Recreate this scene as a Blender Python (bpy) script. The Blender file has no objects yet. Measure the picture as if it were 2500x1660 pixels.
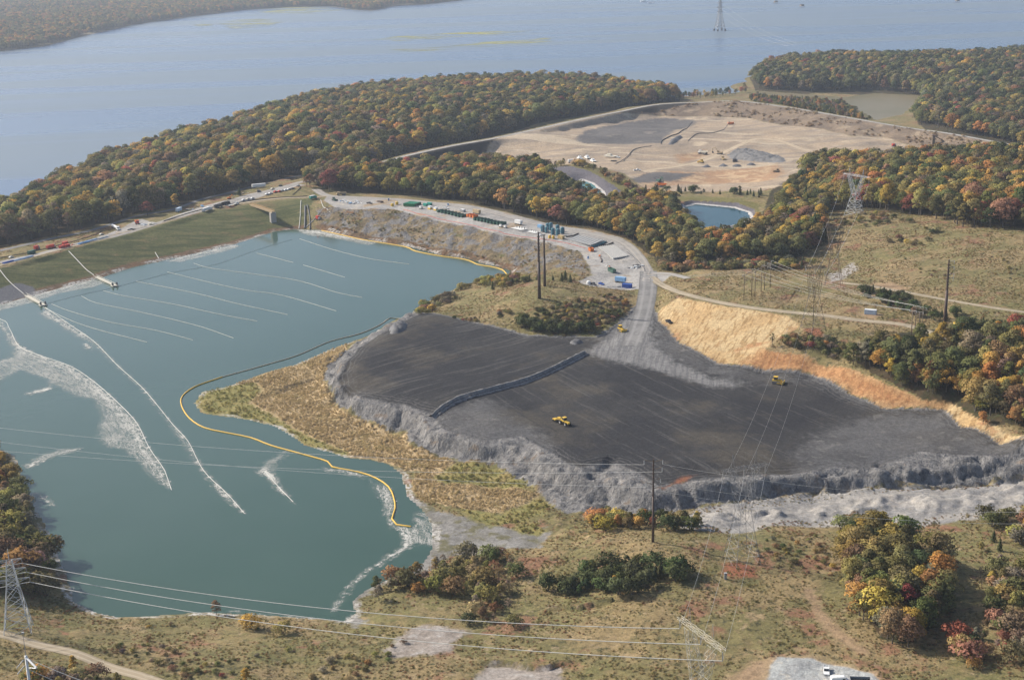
import bpy, math, random
import numpy as np
from mathutils import Vector, Matrix

random.seed(7)
rng = np.random.default_rng(7)
scene = bpy.context.scene

# ------------------------------------------------------------------ camera
F_PX, CX, CY, CAM_H = 3400.0, 1250.0, 830.0, 245.0
PITCH, ROLL = math.atan(1003.0 / F_PX), -0.023
_r0 = np.array([1.0, 0, 0])
FWD = np.array([0, math.cos(PITCH), -math.sin(PITCH)])
_u0 = np.array([0, math.sin(PITCH), math.cos(PITCH)])
RGT = math.cos(ROLL) * _r0 + math.sin(ROLL) * _u0
UPV = -math.sin(ROLL) * _r0 + math.cos(ROLL) * _u0
CAM = np.array([0, 0, CAM_H])
cam_data = bpy.data.cameras.new('camera')
cam_data.sensor_width = 36.0
cam_data.lens = 36.0 * F_PX / 2500.0
cam_data.clip_start, cam_data.clip_end = 1.0, 120000.0
cam = bpy.data.objects.new('camera', cam_data)
scene.collection.objects.link(cam)
cam.matrix_world = Matrix(((RGT[0], UPV[0], -FWD[0], CAM[0]), (RGT[1], UPV[1], -FWD[1], CAM[1]),
                           (RGT[2], UPV[2], -FWD[2], CAM[2]), (0, 0, 0, 1)))
scene.camera = cam

# ------------------------------------------------------------------ sky, sun, exposure
SUN_EL = math.radians(35.0)
_sh = np.array([-0.91, 0.41]); _sh /= np.linalg.norm(_sh)
SUN_DIR = Vector((_sh[0] * math.cos(SUN_EL), _sh[1] * math.cos(SUN_EL), math.sin(SUN_EL)))
world = bpy.data.worlds.new('World'); scene.world = world; world.use_nodes = True
wn = world.node_tree.nodes; wl = world.node_tree.links; wn.clear()
sky = wn.new('ShaderNodeTexSky'); sky.sky_type = 'NISHITA'; sky.sun_disc = False
sky.sun_elevation = SUN_EL; sky.sun_rotation = math.atan2(_sh[0], _sh[1])
sky.altitude = 250; sky.air_density = 0.9; sky.dust_density = 2.6; sky.ozone_density = 1.0
bg = wn.new('ShaderNodeBackground'); bg.inputs['Strength'].default_value = 0.105
wo = wn.new('ShaderNodeOutputWorld')
wl.new(sky.outputs[0], bg.inputs[0]); wl.new(bg.outputs[0], wo.inputs[0])
sun_data = bpy.data.lights.new('sun', 'SUN'); sun_data.energy = 4.2; sun_data.angle = math.radians(0.53)
sun_data.color = (1.0, 0.93, 0.82)
sun = bpy.data.objects.new('sun', sun_data); scene.collection.objects.link(sun)
sun.rotation_euler = (-SUN_DIR).to_track_quat('-Z', 'Y').to_euler(); sun.location = (0, 0, 600)
scene.view_settings.view_transform = 'Standard'; scene.view_settings.look = 'None'
scene.view_settings.gamma = 1.0; scene.view_settings.exposure = 0.62
scene.render.engine = 'CYCLES'
scene.cycles.use_denoising = True
scene.cycles.max_bounces = 6; scene.cycles.diffuse_bounces = 2; scene.cycles.glossy_bounces = 2
scene.cycles.transparent_max_bounces = 8; scene.cycles.transmission_bounces = 2; scene.cycles.volume_bounces = 0
scene.cycles.use_adaptive_sampling = True; scene.cycles.adaptive_threshold = 0.02
scene.cycles.volume_step_rate = 1.0; scene.cycles.caustics_reflective = False; scene.cycles.caustics_refractive = False

# ------------------------------------------------------------------ picture <-> place
def ray(px, py):
    u = (px - CX) / F_PX; v = -(py - CY) / F_PX
    return FWD + u * RGT + v * UPV
def P(px, py, z):
    d = ray(px, py); t = (z - CAM_H) / d[2]
    return CAM + t * d
def proj(p):
    q = np.asarray(p, float) - CAM
    w = q @ FWD
    return CX + F_PX * (q @ RGT) / w, CY - F_PX * (q @ UPV) / w, w

# ------------------------------------------------------------------ noise
def _hash(ix, iy, seed):
    h = (ix.astype(np.int64) * 374761393 + iy.astype(np.int64) * 668265263 + seed * 974634777) & 0xffffffff
    h = ((h ^ (h >> 13)) * 1274126177) & 0xffffffff
    h = h ^ (h >> 16)
    return (h & 0xffff) / 65535.0
def vnoise(x, y, seed=0):
    ix = np.floor(x); iy = np.floor(y); fx = x - ix; fy = y - iy
    fx = fx * fx * fx * (fx * (fx * 6 - 15) + 10); fy = fy * fy * fy * (fy * (fy * 6 - 15) + 10)
    a = _hash(ix, iy, seed); b = _hash(ix + 1, iy, seed); c = _hash(ix, iy + 1, seed); d = _hash(ix + 1, iy + 1, seed)
    return (a + (b - a) * fx) * (1 - fy) + (c + (d - c) * fx) * fy
def fbm(x, y, scale, octv=4, seed=0):
    s = 0; amp = 1; tot = 0
    for o in range(octv):
        f = (2.03 ** o) / scale
        s = s + amp * (vnoise(x * f + 17.3 * o, y * f - 9.1 * o, seed + o) - 0.5); tot += amp; amp *= 0.5
    return s / tot * 2

# ------------------------------------------------------------------ outlines read off the photograph (pixels), with heights
POND = [(-330,800),(-150,775),(0,744),(57,727),(153,700),(230,681),(325,651),(432,628),(520,607),(574,595),(628,578),(673,564),(727,559),(784,561),
        (800,564),(884,582),(926,589),(991,599),(1053,616),(1144,631),(1202,647),(1257,661),(1240,672),(1215,680),(1175,684),(1125,700),
        (1091,716),(1050,735),(1014,756),(1005,768),(968,781),(915,815),(877,829),(811,853),(800,857),(727,889),(651,910),(555,945),(497,957),
        (478,985),(497,1008),(574,1018),(612,1024),(681,1043),(746,1085),(842,1115),(911,1121),(953,1133),(985,1160),(1000,1213),(1040,1250),
        (1062,1290),(1060,1340),(1030,1385),(960,1412),(900,1440),(868,1465),(872,1498),(842,1519),(727,1510),(566,1500),(497,1496),
        (383,1504),(283,1508),(230,1496),(172,1469),(161,1424),(145,1378),(126,1336),(107,1290),(77,1244),(54,1186),(42,1144),(34,1117),
        (0,1098),(-150,1065),(-420,1000)]
CREST = [(-420,760),(-200,705),(0,654),(172,608),(383,552),(497,517),(612,497),(689,488),(750,486),(800,484)]
DIKE = [(880,408),(922,400),(999,379),(1106,356),(1213,337),(1336,310),(1412,293),(1508,274),(1604,256),(1715,250),(1810,248),(1944,266),
        (2078,289),(2212,312),(2308,325),(2403,342),(2500,360),(2700,398)]
DIKETOE = [(900,424),(1045,401),(1183,370),(1259,345),(1355,326),(1431,309),(1527,292),(1604,284),(1715,284),(1830,289),(1906,306),(2002,320),
           (2078,337),(2155,337),(2250,358),(2327,371),(2480,378),(2680,415)]
RIVER_SHORE = [(-400,590),(-200,555),(0,520),(46,508),(100,494),(150,462),(250,412),(380,372),(480,340),(560,318),(650,285),(760,250),(850,235),
               (1000,217),(1200,205),(1400,200),(1540,220),(1650,236),(1760,222),(1820,200),(1850,172),(1900,150),(2050,142),(2300,142),(2500,128),(2800,112)]
PADBACK = [(800,474),(900,478),(991,484),(1144,501),(1230,520),(1317,543),(1374,555),(1451,565),(1518,582),(1556,607),(1579,638),(1594,659),(1650,672)]
PADFRONT = [(820,505),(900,511),(957,507),(982,515),(1043,531),(1101,544),(1149,552),(1206,569),(1283,582),(1340,594),(1365,601),(1416,613),
            (1436,649),(1445,672)]
ASHRIM = [(1005,772),(960,795),(915,821),(870,850),(843,880),(819,916),(823,943),(877,970),(930,984),(984,993),(1030,1008),(1053,1018),(1062,1034),
          (1075,1050),(1125,1066),(1183,1081),(1271,1070),(1336,1104),(1374,1133),(1420,1145),(1489,1130),(1540,1150),(1600,1190),(1715,1176),(1868,1165),(1983,1158),
          (2040,1144),(2100,1152),(2155,1142),(2250,1106),(2327,1117),(2480,1117),(2560,1100),(2700,1090)]
ASHTOE = [(990,778),(940,803),(895,828),(850,858),(800,888),(790,925),(811,962),(831,1001),(890,1032),(945,1050),(995,1056),(999,1085),(1068,1115),
          (1118,1128),(1202,1138),(1259,1165),(1305,1190),(1343,1225),(1380,1250),(1450,1246),(1540,1262),(1640,1258),(1734,1240),(1906,1221),(1983,1209),
          (2059,1213),(2174,1202),(2308,1194),(2480,1180),(2600,1165)]
STRAWBOT = [(1608,783,11.5),(1657,836,10.5),(1753,886,10),(1868,907,10),(1983,916,10),(2078,962,10),(2155,993,10),(2250,997,10),(2308,1001,10.5),
            (2346,1043,10.5),(2442,1085,10.5),(2560,1110,10.5)]
STRAWTOP = [(1610,752,15),(1657,727,20),(1753,748,22),(1860,763,23.5),(1925,773,24.5),(1955,795,24),(1898,825,19.5),(1868,855,17.5),(1964,867,18),
            (2078,897,17.5),(2155,928,16.5),(2250,976,13),(2327,984,13),(2404,1024,16),(2500,1062,17)]
def Z(l, z): return [(a[0], a[1], z) for a in l]
HILL = [(1317,730,20),(1330,699,20),(1250,720,16),(1390,715,20),(1450,720,19),(1540,715,16),(1150,742,9),(1200,760,11),(1300,785,13),(1400,780,15),
        (1450,790,13),(1500,745,16),(1060,755,4),(1100,730,4)]
HILLBASE = [(1030,767,7),(1068,766,9),(1125,778,9),(1221,800,9),(1282,817,9),(1374,823,9),(1450,823,9),(1475,812,9.5),(1520,780,11),(1546,752,12.5),(1556,712,14)]
ROADUP = [(1608,691,16.5),(1657,714,19.5),(1753,737,22.5),(1868,756,24),(2002,769,25.5),(2097,781,26.5),(2212,794,27),(2308,825,27),(2365,840,27)]
SPOTS = [ # loose heights
 (1200,900,9),(1000,900,9),(1350,860,9),(1300,1000,9),(1500,900,9.5),(1600,1000,9),(1800,1000,9.5),(1900,1080,9.5),(2100,1080,10),(2300,1060,10.5),(1500,1080,9),(1560,850,10),
 (1600,720,14.5),(1575,700,14.8),(1590,800,11.5),
 (1500,640,15),(1460,700,14.5),(1540,690,14.7),(1100,510,15),(1300,570,15),(1450,600,15),(900,495,14.5),
 (700,460,12),(600,475,12.5),(400,535,12.5),(200,580,12.5),(0,632,12.5),(780,440,11),
 (700,330,0),(1000,290,0),(1200,260,-4),(1400,250,-8),(500,400,1),(350,450,-2),(200,510,-3),(60,560,2),(-150,640,3),(820,400,2),(900,350,0),(1300,300,-6),
 (1500,240,-18),(1640,245,-20),
 (1000,440,7),(1100,450,6),(1300,490,6),(1500,540,8),(1650,600,11),(1750,620,14),(1850,560,15),(1200,420,5),
 (1500,400,-2),(1300,375,-1),(1500,350,-1.5),(1700,350,-1),(1700,420,-2),(1850,380,-1),(2000,380,0),(2200,400,1),(2000,340,-1),(1650,440,-2),(1700,310,-1),(1800,450,-1),(2300,390,4),
 (1560,472,0),(1700,474,1),(1850,470,4),(1480,430,3),(1400,402,2),
 (1400,405,4.5),(1450,420,4.5),(1500,445,4.5),(1545,470,4.5),(1640,485,4.5),(1740,486,4.5),(1850,505,4.5),(1850,530,5),(1800,560,7),
 (2100,470,18),(2400,450,22),(1950,450,10),(2300,420,14),(2093,530,26),(2025,530,20),
 (1700,660,19),(1850,680,21),(2000,620,19),(2040,660,18),(2200,560,30),(2450,520,36),(2400,620,35),(2300,720,31),(2100,700,27),(2480,700,33),(2200,640,30),(2480,780,30),
 (1950,700,23),(2040,800,25),(2150,850,24),(2100,860,22),(2300,880,24),(2300,940,19),(2480,900,28),(2480,1000,21),(1900,830,20),(1990,850,21),
 (2150,400,2),
 (1400,1420,4),(1350,1340,4.5),(1595,1324,12.5),(1450,1310,7),(1700,1340,12),(1900,1330,8),(2100,1320,6),(2400,1330,8),(2480,1230,7),(1800,1290,3.5),(1650,1280,5),(2000,1275,3.5),(2200,1270,4),(2400,1240,5),
 (1900,1255,5),(2100,1240,5),(2300,1225,6),(1750,1262,4.5),
 (1000,1600,5),(1300,1600,8),(1500,1550,8),(1700,1600,11),(1900,1550,11.5),(2010,1640,12),(2300,1600,13),(2450,1500,12),(1200,1450,3),(1000,1530,2.5),(600,1600,8),(300,1600,10),
 (100,1560,11),(30,1545,11),(0,1250,9),(60,1400,9),(-100,1300,14),(400,1560,5),(700,1560,4.5),(1100,1420,1.4),(1150,1330,0.9),(1250,1310,1.5),(1100,1300,0.6),(1150,1250,0.7),(1000,1440,1.2),(900,1520,1.3),
 (1650,1450,11),(1850,1430,9),(2100,1450,9),(2300,1420,9),
 (700,970,0.6),(600,980,0.5),(750,900,0.7),(800,1040,0.8),(900,1090,0.8),(1050,1160,0.8),(1150,1180,0.9),(1220,1230,0.9),(1300,1270,1.6),(1300,1330,2),
 (500,1850,14),(1200,1850,13),(1500,1800,14),(2300,1800,16),(2900,1500,14),(2900,1200,12),(2900,1000,26),(2900,800,34),(2900,600,38),(2900,450,18),(-300,1500,16),(-500,1250,16),(-200,1750,14),
 (1990,215,-24),(2100,180,-14),(2300,185,-12),(2500,180,-10),(1900,190,-22),(2350,270,-18),(2450,300,-14),(2500,240,-12),(2150,315,-14),(2250,300,-22),(2700,250,-8),(2000,262,-24),
 (1950,255,-22),(1820,238,-26),(1700,240,-24),(2050,275,-22),
]
INLET = [(1845,221),(1983,231),(2060,238),(2136,228),(2250,233),(2232,256),(2205,280),(2136,296),(2098,272),(2059,249),(1960,240),(1860,233)]
LINER1 = [(1330,408),(1395,410),(1440,424),(1500,452),(1530,473),(1500,490),(1478,486),(1440,484),(1420,470),(1400,440),(1370,425),(1330,420)]
LPOND1 = [(1420,440),(1445,449),(1470,470),(1474,480),(1440,490),(1415,470)]
LPOND2 = [(1672,506),(1700,499),(1790,508),(1825,519),(1832,530),(1810,545),(1765,556),(1715,566),(1680,545)]
LINER2 = [(1655,500),(1690,488),(1800,496),(1840,508),(1850,528),(1825,550),(1770,572),(1710,580),(1660,550)]
LP1Z, LP2Z = 1.5, 1.2

# ------------------------------------------------------------------ terrain surface through those lines
ctrl = []
def breakline(l, step=24.0):
    for (a, b) in zip(l[:-1], l[1:]):
        A = P(*a); B = P(*b); n = max(1, int(np.linalg.norm(A - B) / step))
        for i in range(n): ctrl.append(A + (B - A) * i / n)
    ctrl.append(P(*l[-1]))
breakline(Z(POND, 0.12), 26); breakline(Z(CREST, 14), 40)
breakline(Z(DIKE, 9), 28)
breakline([(a, b, 9) for a, b in [(x + 4, y - 2.2) for x, y in DIKE]], 40)
breakline(Z(DIKETOE, -1), 28)
breakline(Z(INLET + INLET[:1], -29.0), 60)
dk = [P(a, b, 9) for a, b in DIKE]
for i in range(1, len(dk) - 1):   # outer toe of the dike, 32 m behind its crest
    t = dk[i + 1] - dk[i - 1]; t /= np.linalg.norm(t); n = np.array([-t[1], t[0], 0])
    q = dk[i] + n * 40; q[2] = -10; ctrl.append(q)
breakline(Z(RIVER_SHORE, -29.9), 80)
breakline(Z(PADBACK, 15), 26); breakline(Z(PADFRONT, 15), 26)
for (a, b) in [(x + 30, y - 14) for x, y in PADBACK[1:8]]: ctrl.append(P(a, b, 9))
breakline(Z(ASHRIM, 9), 14); breakline([(a, b, 1.0 if i < 20 else (2.0 if i < 25 else 3.2)) for i, (a, b) in enumerate(ASHTOE)], 14)
breakline(STRAWBOT, 24); breakline(STRAWTOP, 24); breakline(HILLBASE, 16); breakline(ROADUP, 30)
for s in HILL + SPOTS: ctrl.append(P(*s))
for x in (-1100, -700, 500, 1500):                       # the bed of the river
    for y in (1900, 2600, 3600): 
        if x < 0: ctrl.append(np.array([x * y / 2600, y, -34.0]))
ctrl = np.array(ctrl)
key = np.round(ctrl[:, :2] / 5).astype(int); _, ui = np.unique(key, axis=0, return_index=True); ctrl = ctrl[ui]
SC = 1000.0
def rbf_fit(c):
    n = len(c); X = c[:, :2] / SC
    K = np.linalg.norm(X[:, None] - X[None], axis=2) ; K = -K
    K[np.arange(n), np.arange(n)] += -1e-4
    A = np.zeros((n + 1, n + 1)); A[:n, :n] = K; A[:n, n] = 1; A[n, :n] = 1
    return np.linalg.solve(A, np.r_[c[:, 2], 0])
W_RBF = rbf_fit(ctrl)
def rbf(x, y):
    out = np.empty(len(x)); C = ctrl[:, :2] / SC
    for s in range(0, len(x), 40000):
        xx = x[s:s + 40000, None] / SC; yy = y[s:s + 40000, None] / SC
        out[s:s + 40000] = -np.sqrt((xx - C[:, 0]) ** 2 + (yy - C[:, 1]) ** 2) @ W_RBF[:-1] + W_RBF[-1]
    return out
Y0, Y1, TK, TMAX = 340.0, 4300.0, 1 / 430.0, 0.50
NR = int(math.log(Y1 / Y0) / TK) + 1; NC = int(2 * TMAX / TK) + 1
gy = Y0 * np.exp(np.arange(NR) * TK); gt = -TMAX + np.arange(NC) * TK
GX = (gy[:, None] * gt[None, :]).ravel(); GY = np.repeat(gy, NC)

def seg_dist(x, y, line, closed=False):
    l = np.asarray(line, float)[:, :2]
    nxt = np.roll(l, -1, 0) if closed else l[1:]
    best = np.full(len(x), 1e18)
    for a, b in zip(l if closed else l[:-1], nxt):
        d = b - a; L = d @ d + 1e-12
        t = np.clip(((x - a[0]) * d[0] + (y - a[1]) * d[1]) / L, 0, 1)
        best = np.minimum(best, (x - a[0] - t * d[0]) ** 2 + (y - a[1] - t * d[1]) ** 2)
    return np.sqrt(best)
def inside(x, y, poly):
    l = np.asarray(poly, float)[:, :2]; r = np.zeros(len(x), bool)
    for a, b in zip(l, np.roll(l, -1, 0)):
        if a[1] == b[1]: continue
        c = ((a[1] > y) != (b[1] > y)) & (x < (b[0] - a[0]) * (y - a[1]) / (b[1] - a[1]) + a[0]); r ^= c
    return r
def sdf(x, y, poly, far=30.0):
    """signed distance in metres, positive inside, clipped to +-far"""
    l = np.asarray(poly, float)[:, :2]
    out = np.full(len(x), -far)
    m = (x > l[:, 0].min() - far) & (x < l[:, 0].max() + far) & (y > l[:, 1].min() - far) & (y < l[:, 1].max() + far)
    if m.any():
        d = seg_dist(x[m], y[m], l, True); out[m] = np.clip(np.where(inside(x[m], y[m], l), d, -d), -far, far)
    return out
def ldist(x, y, line, far=30.0):
    l = np.asarray(line, float)[:, :2]; out = np.full(len(x), far)
    m = (x > l[:, 0].min() - far) & (x < l[:, 0].max() + far) & (y > l[:, 1].min() - far) & (y < l[:, 1].max() + far)
    if m.any(): out[m] = np.minimum(seg_dist(x[m], y[m], l), far)
    return out
def PW(l, z=None): return np.array([P(a[0], a[1], a[2] if z is None else z) for a in l])

GZ = rbf(GX, GY)
g2 = GZ.reshape(NR, NC)
dzy = np.gradient(g2, axis=0) / np.gradient(gy)[:, None]; dzx = np.gradient(g2, axis=1) / (gy[:, None] * TK)
SLOPE = np.hypot(dzx, dzy).ravel()
S_POND = sdf(GX, GY, PW(POND, 0), 40)
ASHPOLY = np.vstack([PW(ASHRIM, 9), PW([(2700, 1060), (2600, 1110)] + [s[:2] for s in STRAWBOT[::-1]], 10), PW([(1600,760),(1575,745),(1546,752)], 12), PW([h for h in HILLBASE[::-1] if h[1] > 755])])
S_ASHTOP = sdf(GX, GY, ASHPOLY, 40)
ASHALL = np.vstack([PW(ASHTOE, 1), PW([(2700, 1060), (2600, 1110)] + [s[:2] for s in STRAWBOT[::-1]], 10), PW([(1600,760),(1575,745),(1546,752)], 12), PW([h for h in HILLBASE[::-1] if h[1] > 755])])
S_ASHALL = sdf(GX, GY, ASHALL, 40)
PADSLOPE = np.vstack([PW(PADFRONT, 15), PW([(1422,688)], 14), PW([(1380,690),(1300,690),(1245,672),(1257,661),(1202,647),(1144,631),(1053,616),(991,599),(926,589),(884,582),(820,567),(780,555),(770,535)], 1)])
S_PADSLOPE = sdf(GX, GY, PADSLOPE, 40)
DAMPOLY = np.vstack([PW(CREST[:-1], 14), PW([(790,487),(770,520),(760,540),(740,557),(727,559),(673,564),(628,578),(574,595),(520,607),(432,628),(325,651),(230,681),(153,700),(57,727),(0,744),(-150,775),(-330,800)], 0)])
S_DAM = sdf(GX, GY, DAMPOLY, 40)
STRAW = np.vstack([PW(STRAWBOT), PW(STRAWTOP[::-1])])
S_STRAW = sdf(GX, GY, STRAW, 30)
# the ash breaks off in a steep face between its rim and its foot
_w = np.clip(np.minimum(S_ASHALL + 2, -S_ASHTOP + 3) / 2.0, 0, 1); _t = np.clip((GZ - 2.2) / 6.6, 0, 1); _k = np.clip((_t - 0.28) / 0.44, 0, 1)
GZ = np.where((_w > 0) & (_t > 0) & (_t < 1), GZ * (1 - _w * 0.85) + (2.2 + 6.6 * _k * _k * (3 - 2 * _k)) * _w * 0.85, GZ)
# relief: cut banks get gullies, woods and meadow roll, built surfaces stay smooth
cut = np.clip(np.maximum(np.minimum(S_ASHALL + 3, -S_ASHTOP + 1.5), S_PADSLOPE + 1) / 3.0, 0, 1) * np.clip((SLOPE - 0.10) / 0.15, 0, 1)
rid = np.abs(fbm(GX, GY, 17, 4, 5)) * 2.2; rid2 = np.abs(fbm(GX + 40, GY, 7.5, 3, 6)) * 2.2
GZ = GZ + cut * ((np.minimum(rid, 0.8) - 0.45) * 2.6 + (np.minimum(rid2, 0.7) - 0.35) * 1.5 + fbm(GX, GY, 3.2, 2, 9) * 0.7)
smooth = np.clip(np.maximum.reduce([S_ASHTOP + 2, S_DAM + 4, S_STRAW + 2, S_POND + 12]) / 6, 0, 1)
rough = (1 - smooth) * (1 - cut) * np.clip((1900 - GY) / 300, 0.0, 1)
GZ = GZ + rough * (fbm(GX, GY, 45, 3, 21) * 1.6 + fbm(GX, GY, 11, 3, 31) * 0.55)
GZ = GZ + (1 - smooth) * (1 - cut) * np.clip((GY - 1150) / 200, 0, 1) * np.where((GZ > -24) & (np.abs(GZ - 9) > 1.5), fbm(GX, GY, 120, 3, 22) * 5.0, 0)
flat_ash = np.clip(S_ASHTOP / 4, 0, 1)
GZ = GZ + flat_ash * (fbm(GX, GY, 60, 3, 41) * 0.7 + fbm(GX, GY, 7, 2, 43) * 0.10)
# slumped, hummocky ash below the edge
HUM = PW([(1300,1160),(1400,1160),(1480,1180),(1560,1225),(1540,1270),(1480,1310),(1420,1340),(1330,1340),(1330,1270),(1345,1225)], 3)
hum = np.clip(sdf(GX, GY, HUM, 20) / 5, 0, 1)
GZ += hum * (fbm(GX, GY, 6, 3, 51) * 1.5)
BENCH = PW([(1740,1245),(1906,1226),(1983,1214),(2174,1206),(2308,1198),(2500,1180),(2560,1230),(2400,1262),(2200,1275),(2000,1265),(1860,1272),(1790,1300),(1700,1300),(1720,1262)], 4)
S_BENCH = sdf(GX, GY, BENCH, 30)
bn = np.clip(S_BENCH / 4, 0, 1)
GZ += bn * (np.maximum(0, 1 - np.abs(fbm(GX, GY, 15, 3, 61)) * 3) * 2.0 - 0.5 + fbm(GX, GY, 4, 2, 62) * 0.6)
# split ledges along the cut face at the right
LEDGE = PW([(2040,1185),(2130,1178),(2230,1182),(2330,1172),(2500,1160)], 6)
d = ldist(GX, GY, LEDGE, 20); GZ -= np.clip(1 - d / 3.2, 0, 1) * 2.6
LEDGE2 = PW([(2150,1145),(2215,1160),(2300,1150),(2400,1140),(2500,1122)], 8)
d = ldist(GX, GY, LEDGE2, 20); GZ -= np.clip(1 - d / 2.6, 0, 1) * 2.2
# ditch and bank across the fill, trenches in the slump
BANK = PW([(1427,862),(1350,899),(1280,930),(1200,958),(1120,985),(1053,1018)], 9.5)
d = ldist(GX, GY, BANK, 20); GZ += np.clip(1 - d / 2.2, 0, 1) * 0.9
d = ldist(GX, GY, BANK + np.array([2.2, -3.0, 0]), 20); GZ -= np.clip(1 - d / 2.0, 0, 1) * 0.4
for tr in ([(1440,1178),(1470,1158),(1496,1137)], [(1470,1240),(1484,1215),(1482,1190)], [(1428,1232),(1450,1218),(1472,1212)]):
    d = ldist(GX, GY, PW(tr, 6), 20); GZ -= np.clip(1 - d / 3.0, 0, 1) * 1.5
# small scarps in the foreground meadow
for tr in ([(1200,1617),(1240,1618),(1290,1632),(1330,1637),(1370,1622)], [(1370,1472),(1412,1480),(1445,1474),(1500,1470),(1560,1478)]):
    l = PW(tr, 7); d = ldist(GX, GY, l, 20); yl = np.interp(GX, l[:, 0], l[:, 1])
    GZ += np.clip(1 - d / 7, 0, 1) * np.where(GY > yl, 0.9, -0.9)
# water beds
GZ = np.where(S_POND > 0, np.minimum(GZ, -0.05 - 0.12 * S_POND), np.maximum(GZ, np.where(S_POND > -30, np.clip(-S_POND * 0.05, 0.02, 0.3), GZ)))
S_INLET = sdf(GX, GY, PW(INLET, -29.2), 40)
GZ = np.where(S_INLET > 0, -29.4 - 0.05 * S_INLET, GZ)
S_LIN1 = sdf(GX, GY, PW(LINER1, 4), 30); S_LIN2 = sdf(GX, GY, PW(LINER2, 4), 30)
S_LP1 = sdf(GX, GY, PW(LPOND1, LP1Z), 30); S_LP2 = sdf(GX, GY, PW(LPOND2, LP2Z), 30)
for S_, zz, big in ((S_LP1, LP1Z, S_LIN1), (S_LP2, LP2Z, S_LIN2)):
    bowl = zz - 0.3 * S_
    GZ = np.where(big > 0, np.clip(bowl, zz - 3, np.maximum(GZ, zz + 0.5)), GZ)

def tz(x, y):
    """height of the ground at a place"""
    x = np.atleast_1d(np.asarray(x, float)); y = np.atleast_1d(np.asarray(y, float))
    r = np.clip(np.log(np.maximum(y, Y0) / Y0) / TK, 0, NR - 1.001); c = np.clip((x / np.maximum(y, 1) + TMAX) / TK, 0, NC - 1.001)
    i = r.astype(int); j = c.astype(int); fr = r - i; fc = c - j
    g = GZ.reshape(NR, NC)
    return (g[i, j] * (1 - fc) + g[i, j + 1] * fc) * (1 - fr) + (g[i + 1, j] * (1 - fc) + g[i + 1, j + 1] * fc) * fr
def G(px, py):
    """where the line of sight through a pixel first meets the ground"""
    d = ray(px, py); t = np.arange(350, 4300, 1.5)
    z = CAM_H + t * d[2]; h = tz(t * d[0], t * d[1])
    k = np.nonzero(z < h)[0]
    if len(k) == 0: return P(px, py, -29.5)
    k = max(k[0], 1); a = (z[k - 1] - h[k - 1]); b = (h[k] - z[k]); tt = t[k - 1] + 1.5 * a / (a + b + 1e-9)
    q = CAM + tt * d; q[2] = tz(q[0], q[1])[0]; return q
def GL(l): return np.array([G(a[0], a[1]) for a in l])
def smooth_line(pts, step=6.0, closed=False):
    """Catmull-Rom through 2-D/3-D points, resampled"""
    p = np.asarray(pts, float); n = len(p); out = []
    for i in range(n if closed else n - 1):
        a = p[(i - 1) % n] if closed or i > 0 else 2 * p[0] - p[1]; b = p[i]; c = p[(i + 1) % n]
        e = p[(i + 2) % n] if closed or i + 2 < n else 2 * p[-1] - p[-2]
        m = max(1, int(np.linalg.norm((c - b)[:2]) / step))
        for k in range(m):
            t = k / m; out.append(0.5 * (2 * b + (c - a) * t + (2 * a - 5 * b + 4 * c - e) * t * t + (3 * b - a - 3 * c + e) * t ** 3))
    if not closed: out.append(p[-1])
    return np.array(out)

# ------------------------------------------------------------------ roads and tracks (lines over the ground, then the ground is graded under them)
ROADS = {  # name: (pixels, half width m, colour key)
 'crest_road': ([(-420,752),(-200,697),(0,647),(172,602),(383,547),(497,513),(612,493),(689,484),(750,482),(800,479)], 2.6, 'tan'),
 'service_road': ([(-300,715),(0,641),(90,622),(180,598),(300,570),(420,535),(520,505),(600,480),(680,460),(740,444),(800,436)], 4.0, 'gravel'),
 'back_track': ([(-200,660),(0,612),(120,585),(230,560),(335,528),(420,512),(490,488),(560,470),(620,455),(700,436),(760,424)], 2.8, 'asphalt'),
 'plant_road': ([(770,462),(800,478),(880,483),(991,489),(1144,507),(1230,526),(1317,549),(1374,561),(1451,572),(1515,589),(1548,613),(1570,642),(1580,665),(1578,690)], 4.2, 'gravel'),
 'hill_road': ([(1585,672),(1612,692),(1660,714),(1753,737),(1868,756),(2002,769),(2097,781),(2212,794),(2308,825),(2368,842)], 3.2, 'tan'),
 'haul_road': ([(1583,664),(1583,690),(1580,720),(1572,760),(1558,805),(1540,845)], 6.0, 'ashgrey'),
 'hill_spur': ([(1590,668),(1630,671),(1680,676)], 3.0, 'gravel'),
 'meadow_track': ([(2050,692),(2120,698),(2180,707),(2300,730),(2420,750),(2540,768)], 2.2, 'tan'),
 'dike_road': (DIKE, 3.4, 'pale'),
 'field_lane': ([(-120,1525),(0,1549),(90,1572),(180,1597),(270,1627),(340,1650),(420,1675)], 2.2, 'tan'),
 'pit_haul_road': ([(1580,416),(1660,406),(1720,392),(1770,372),(1815,350),(1850,340),(1905,345),(1960,365),(2030,385),(2090,402),(2150,412)], 4.0, 'sand'),
}
road_lines = {}
road_dist = np.full(len(GX), 30.0)
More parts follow.
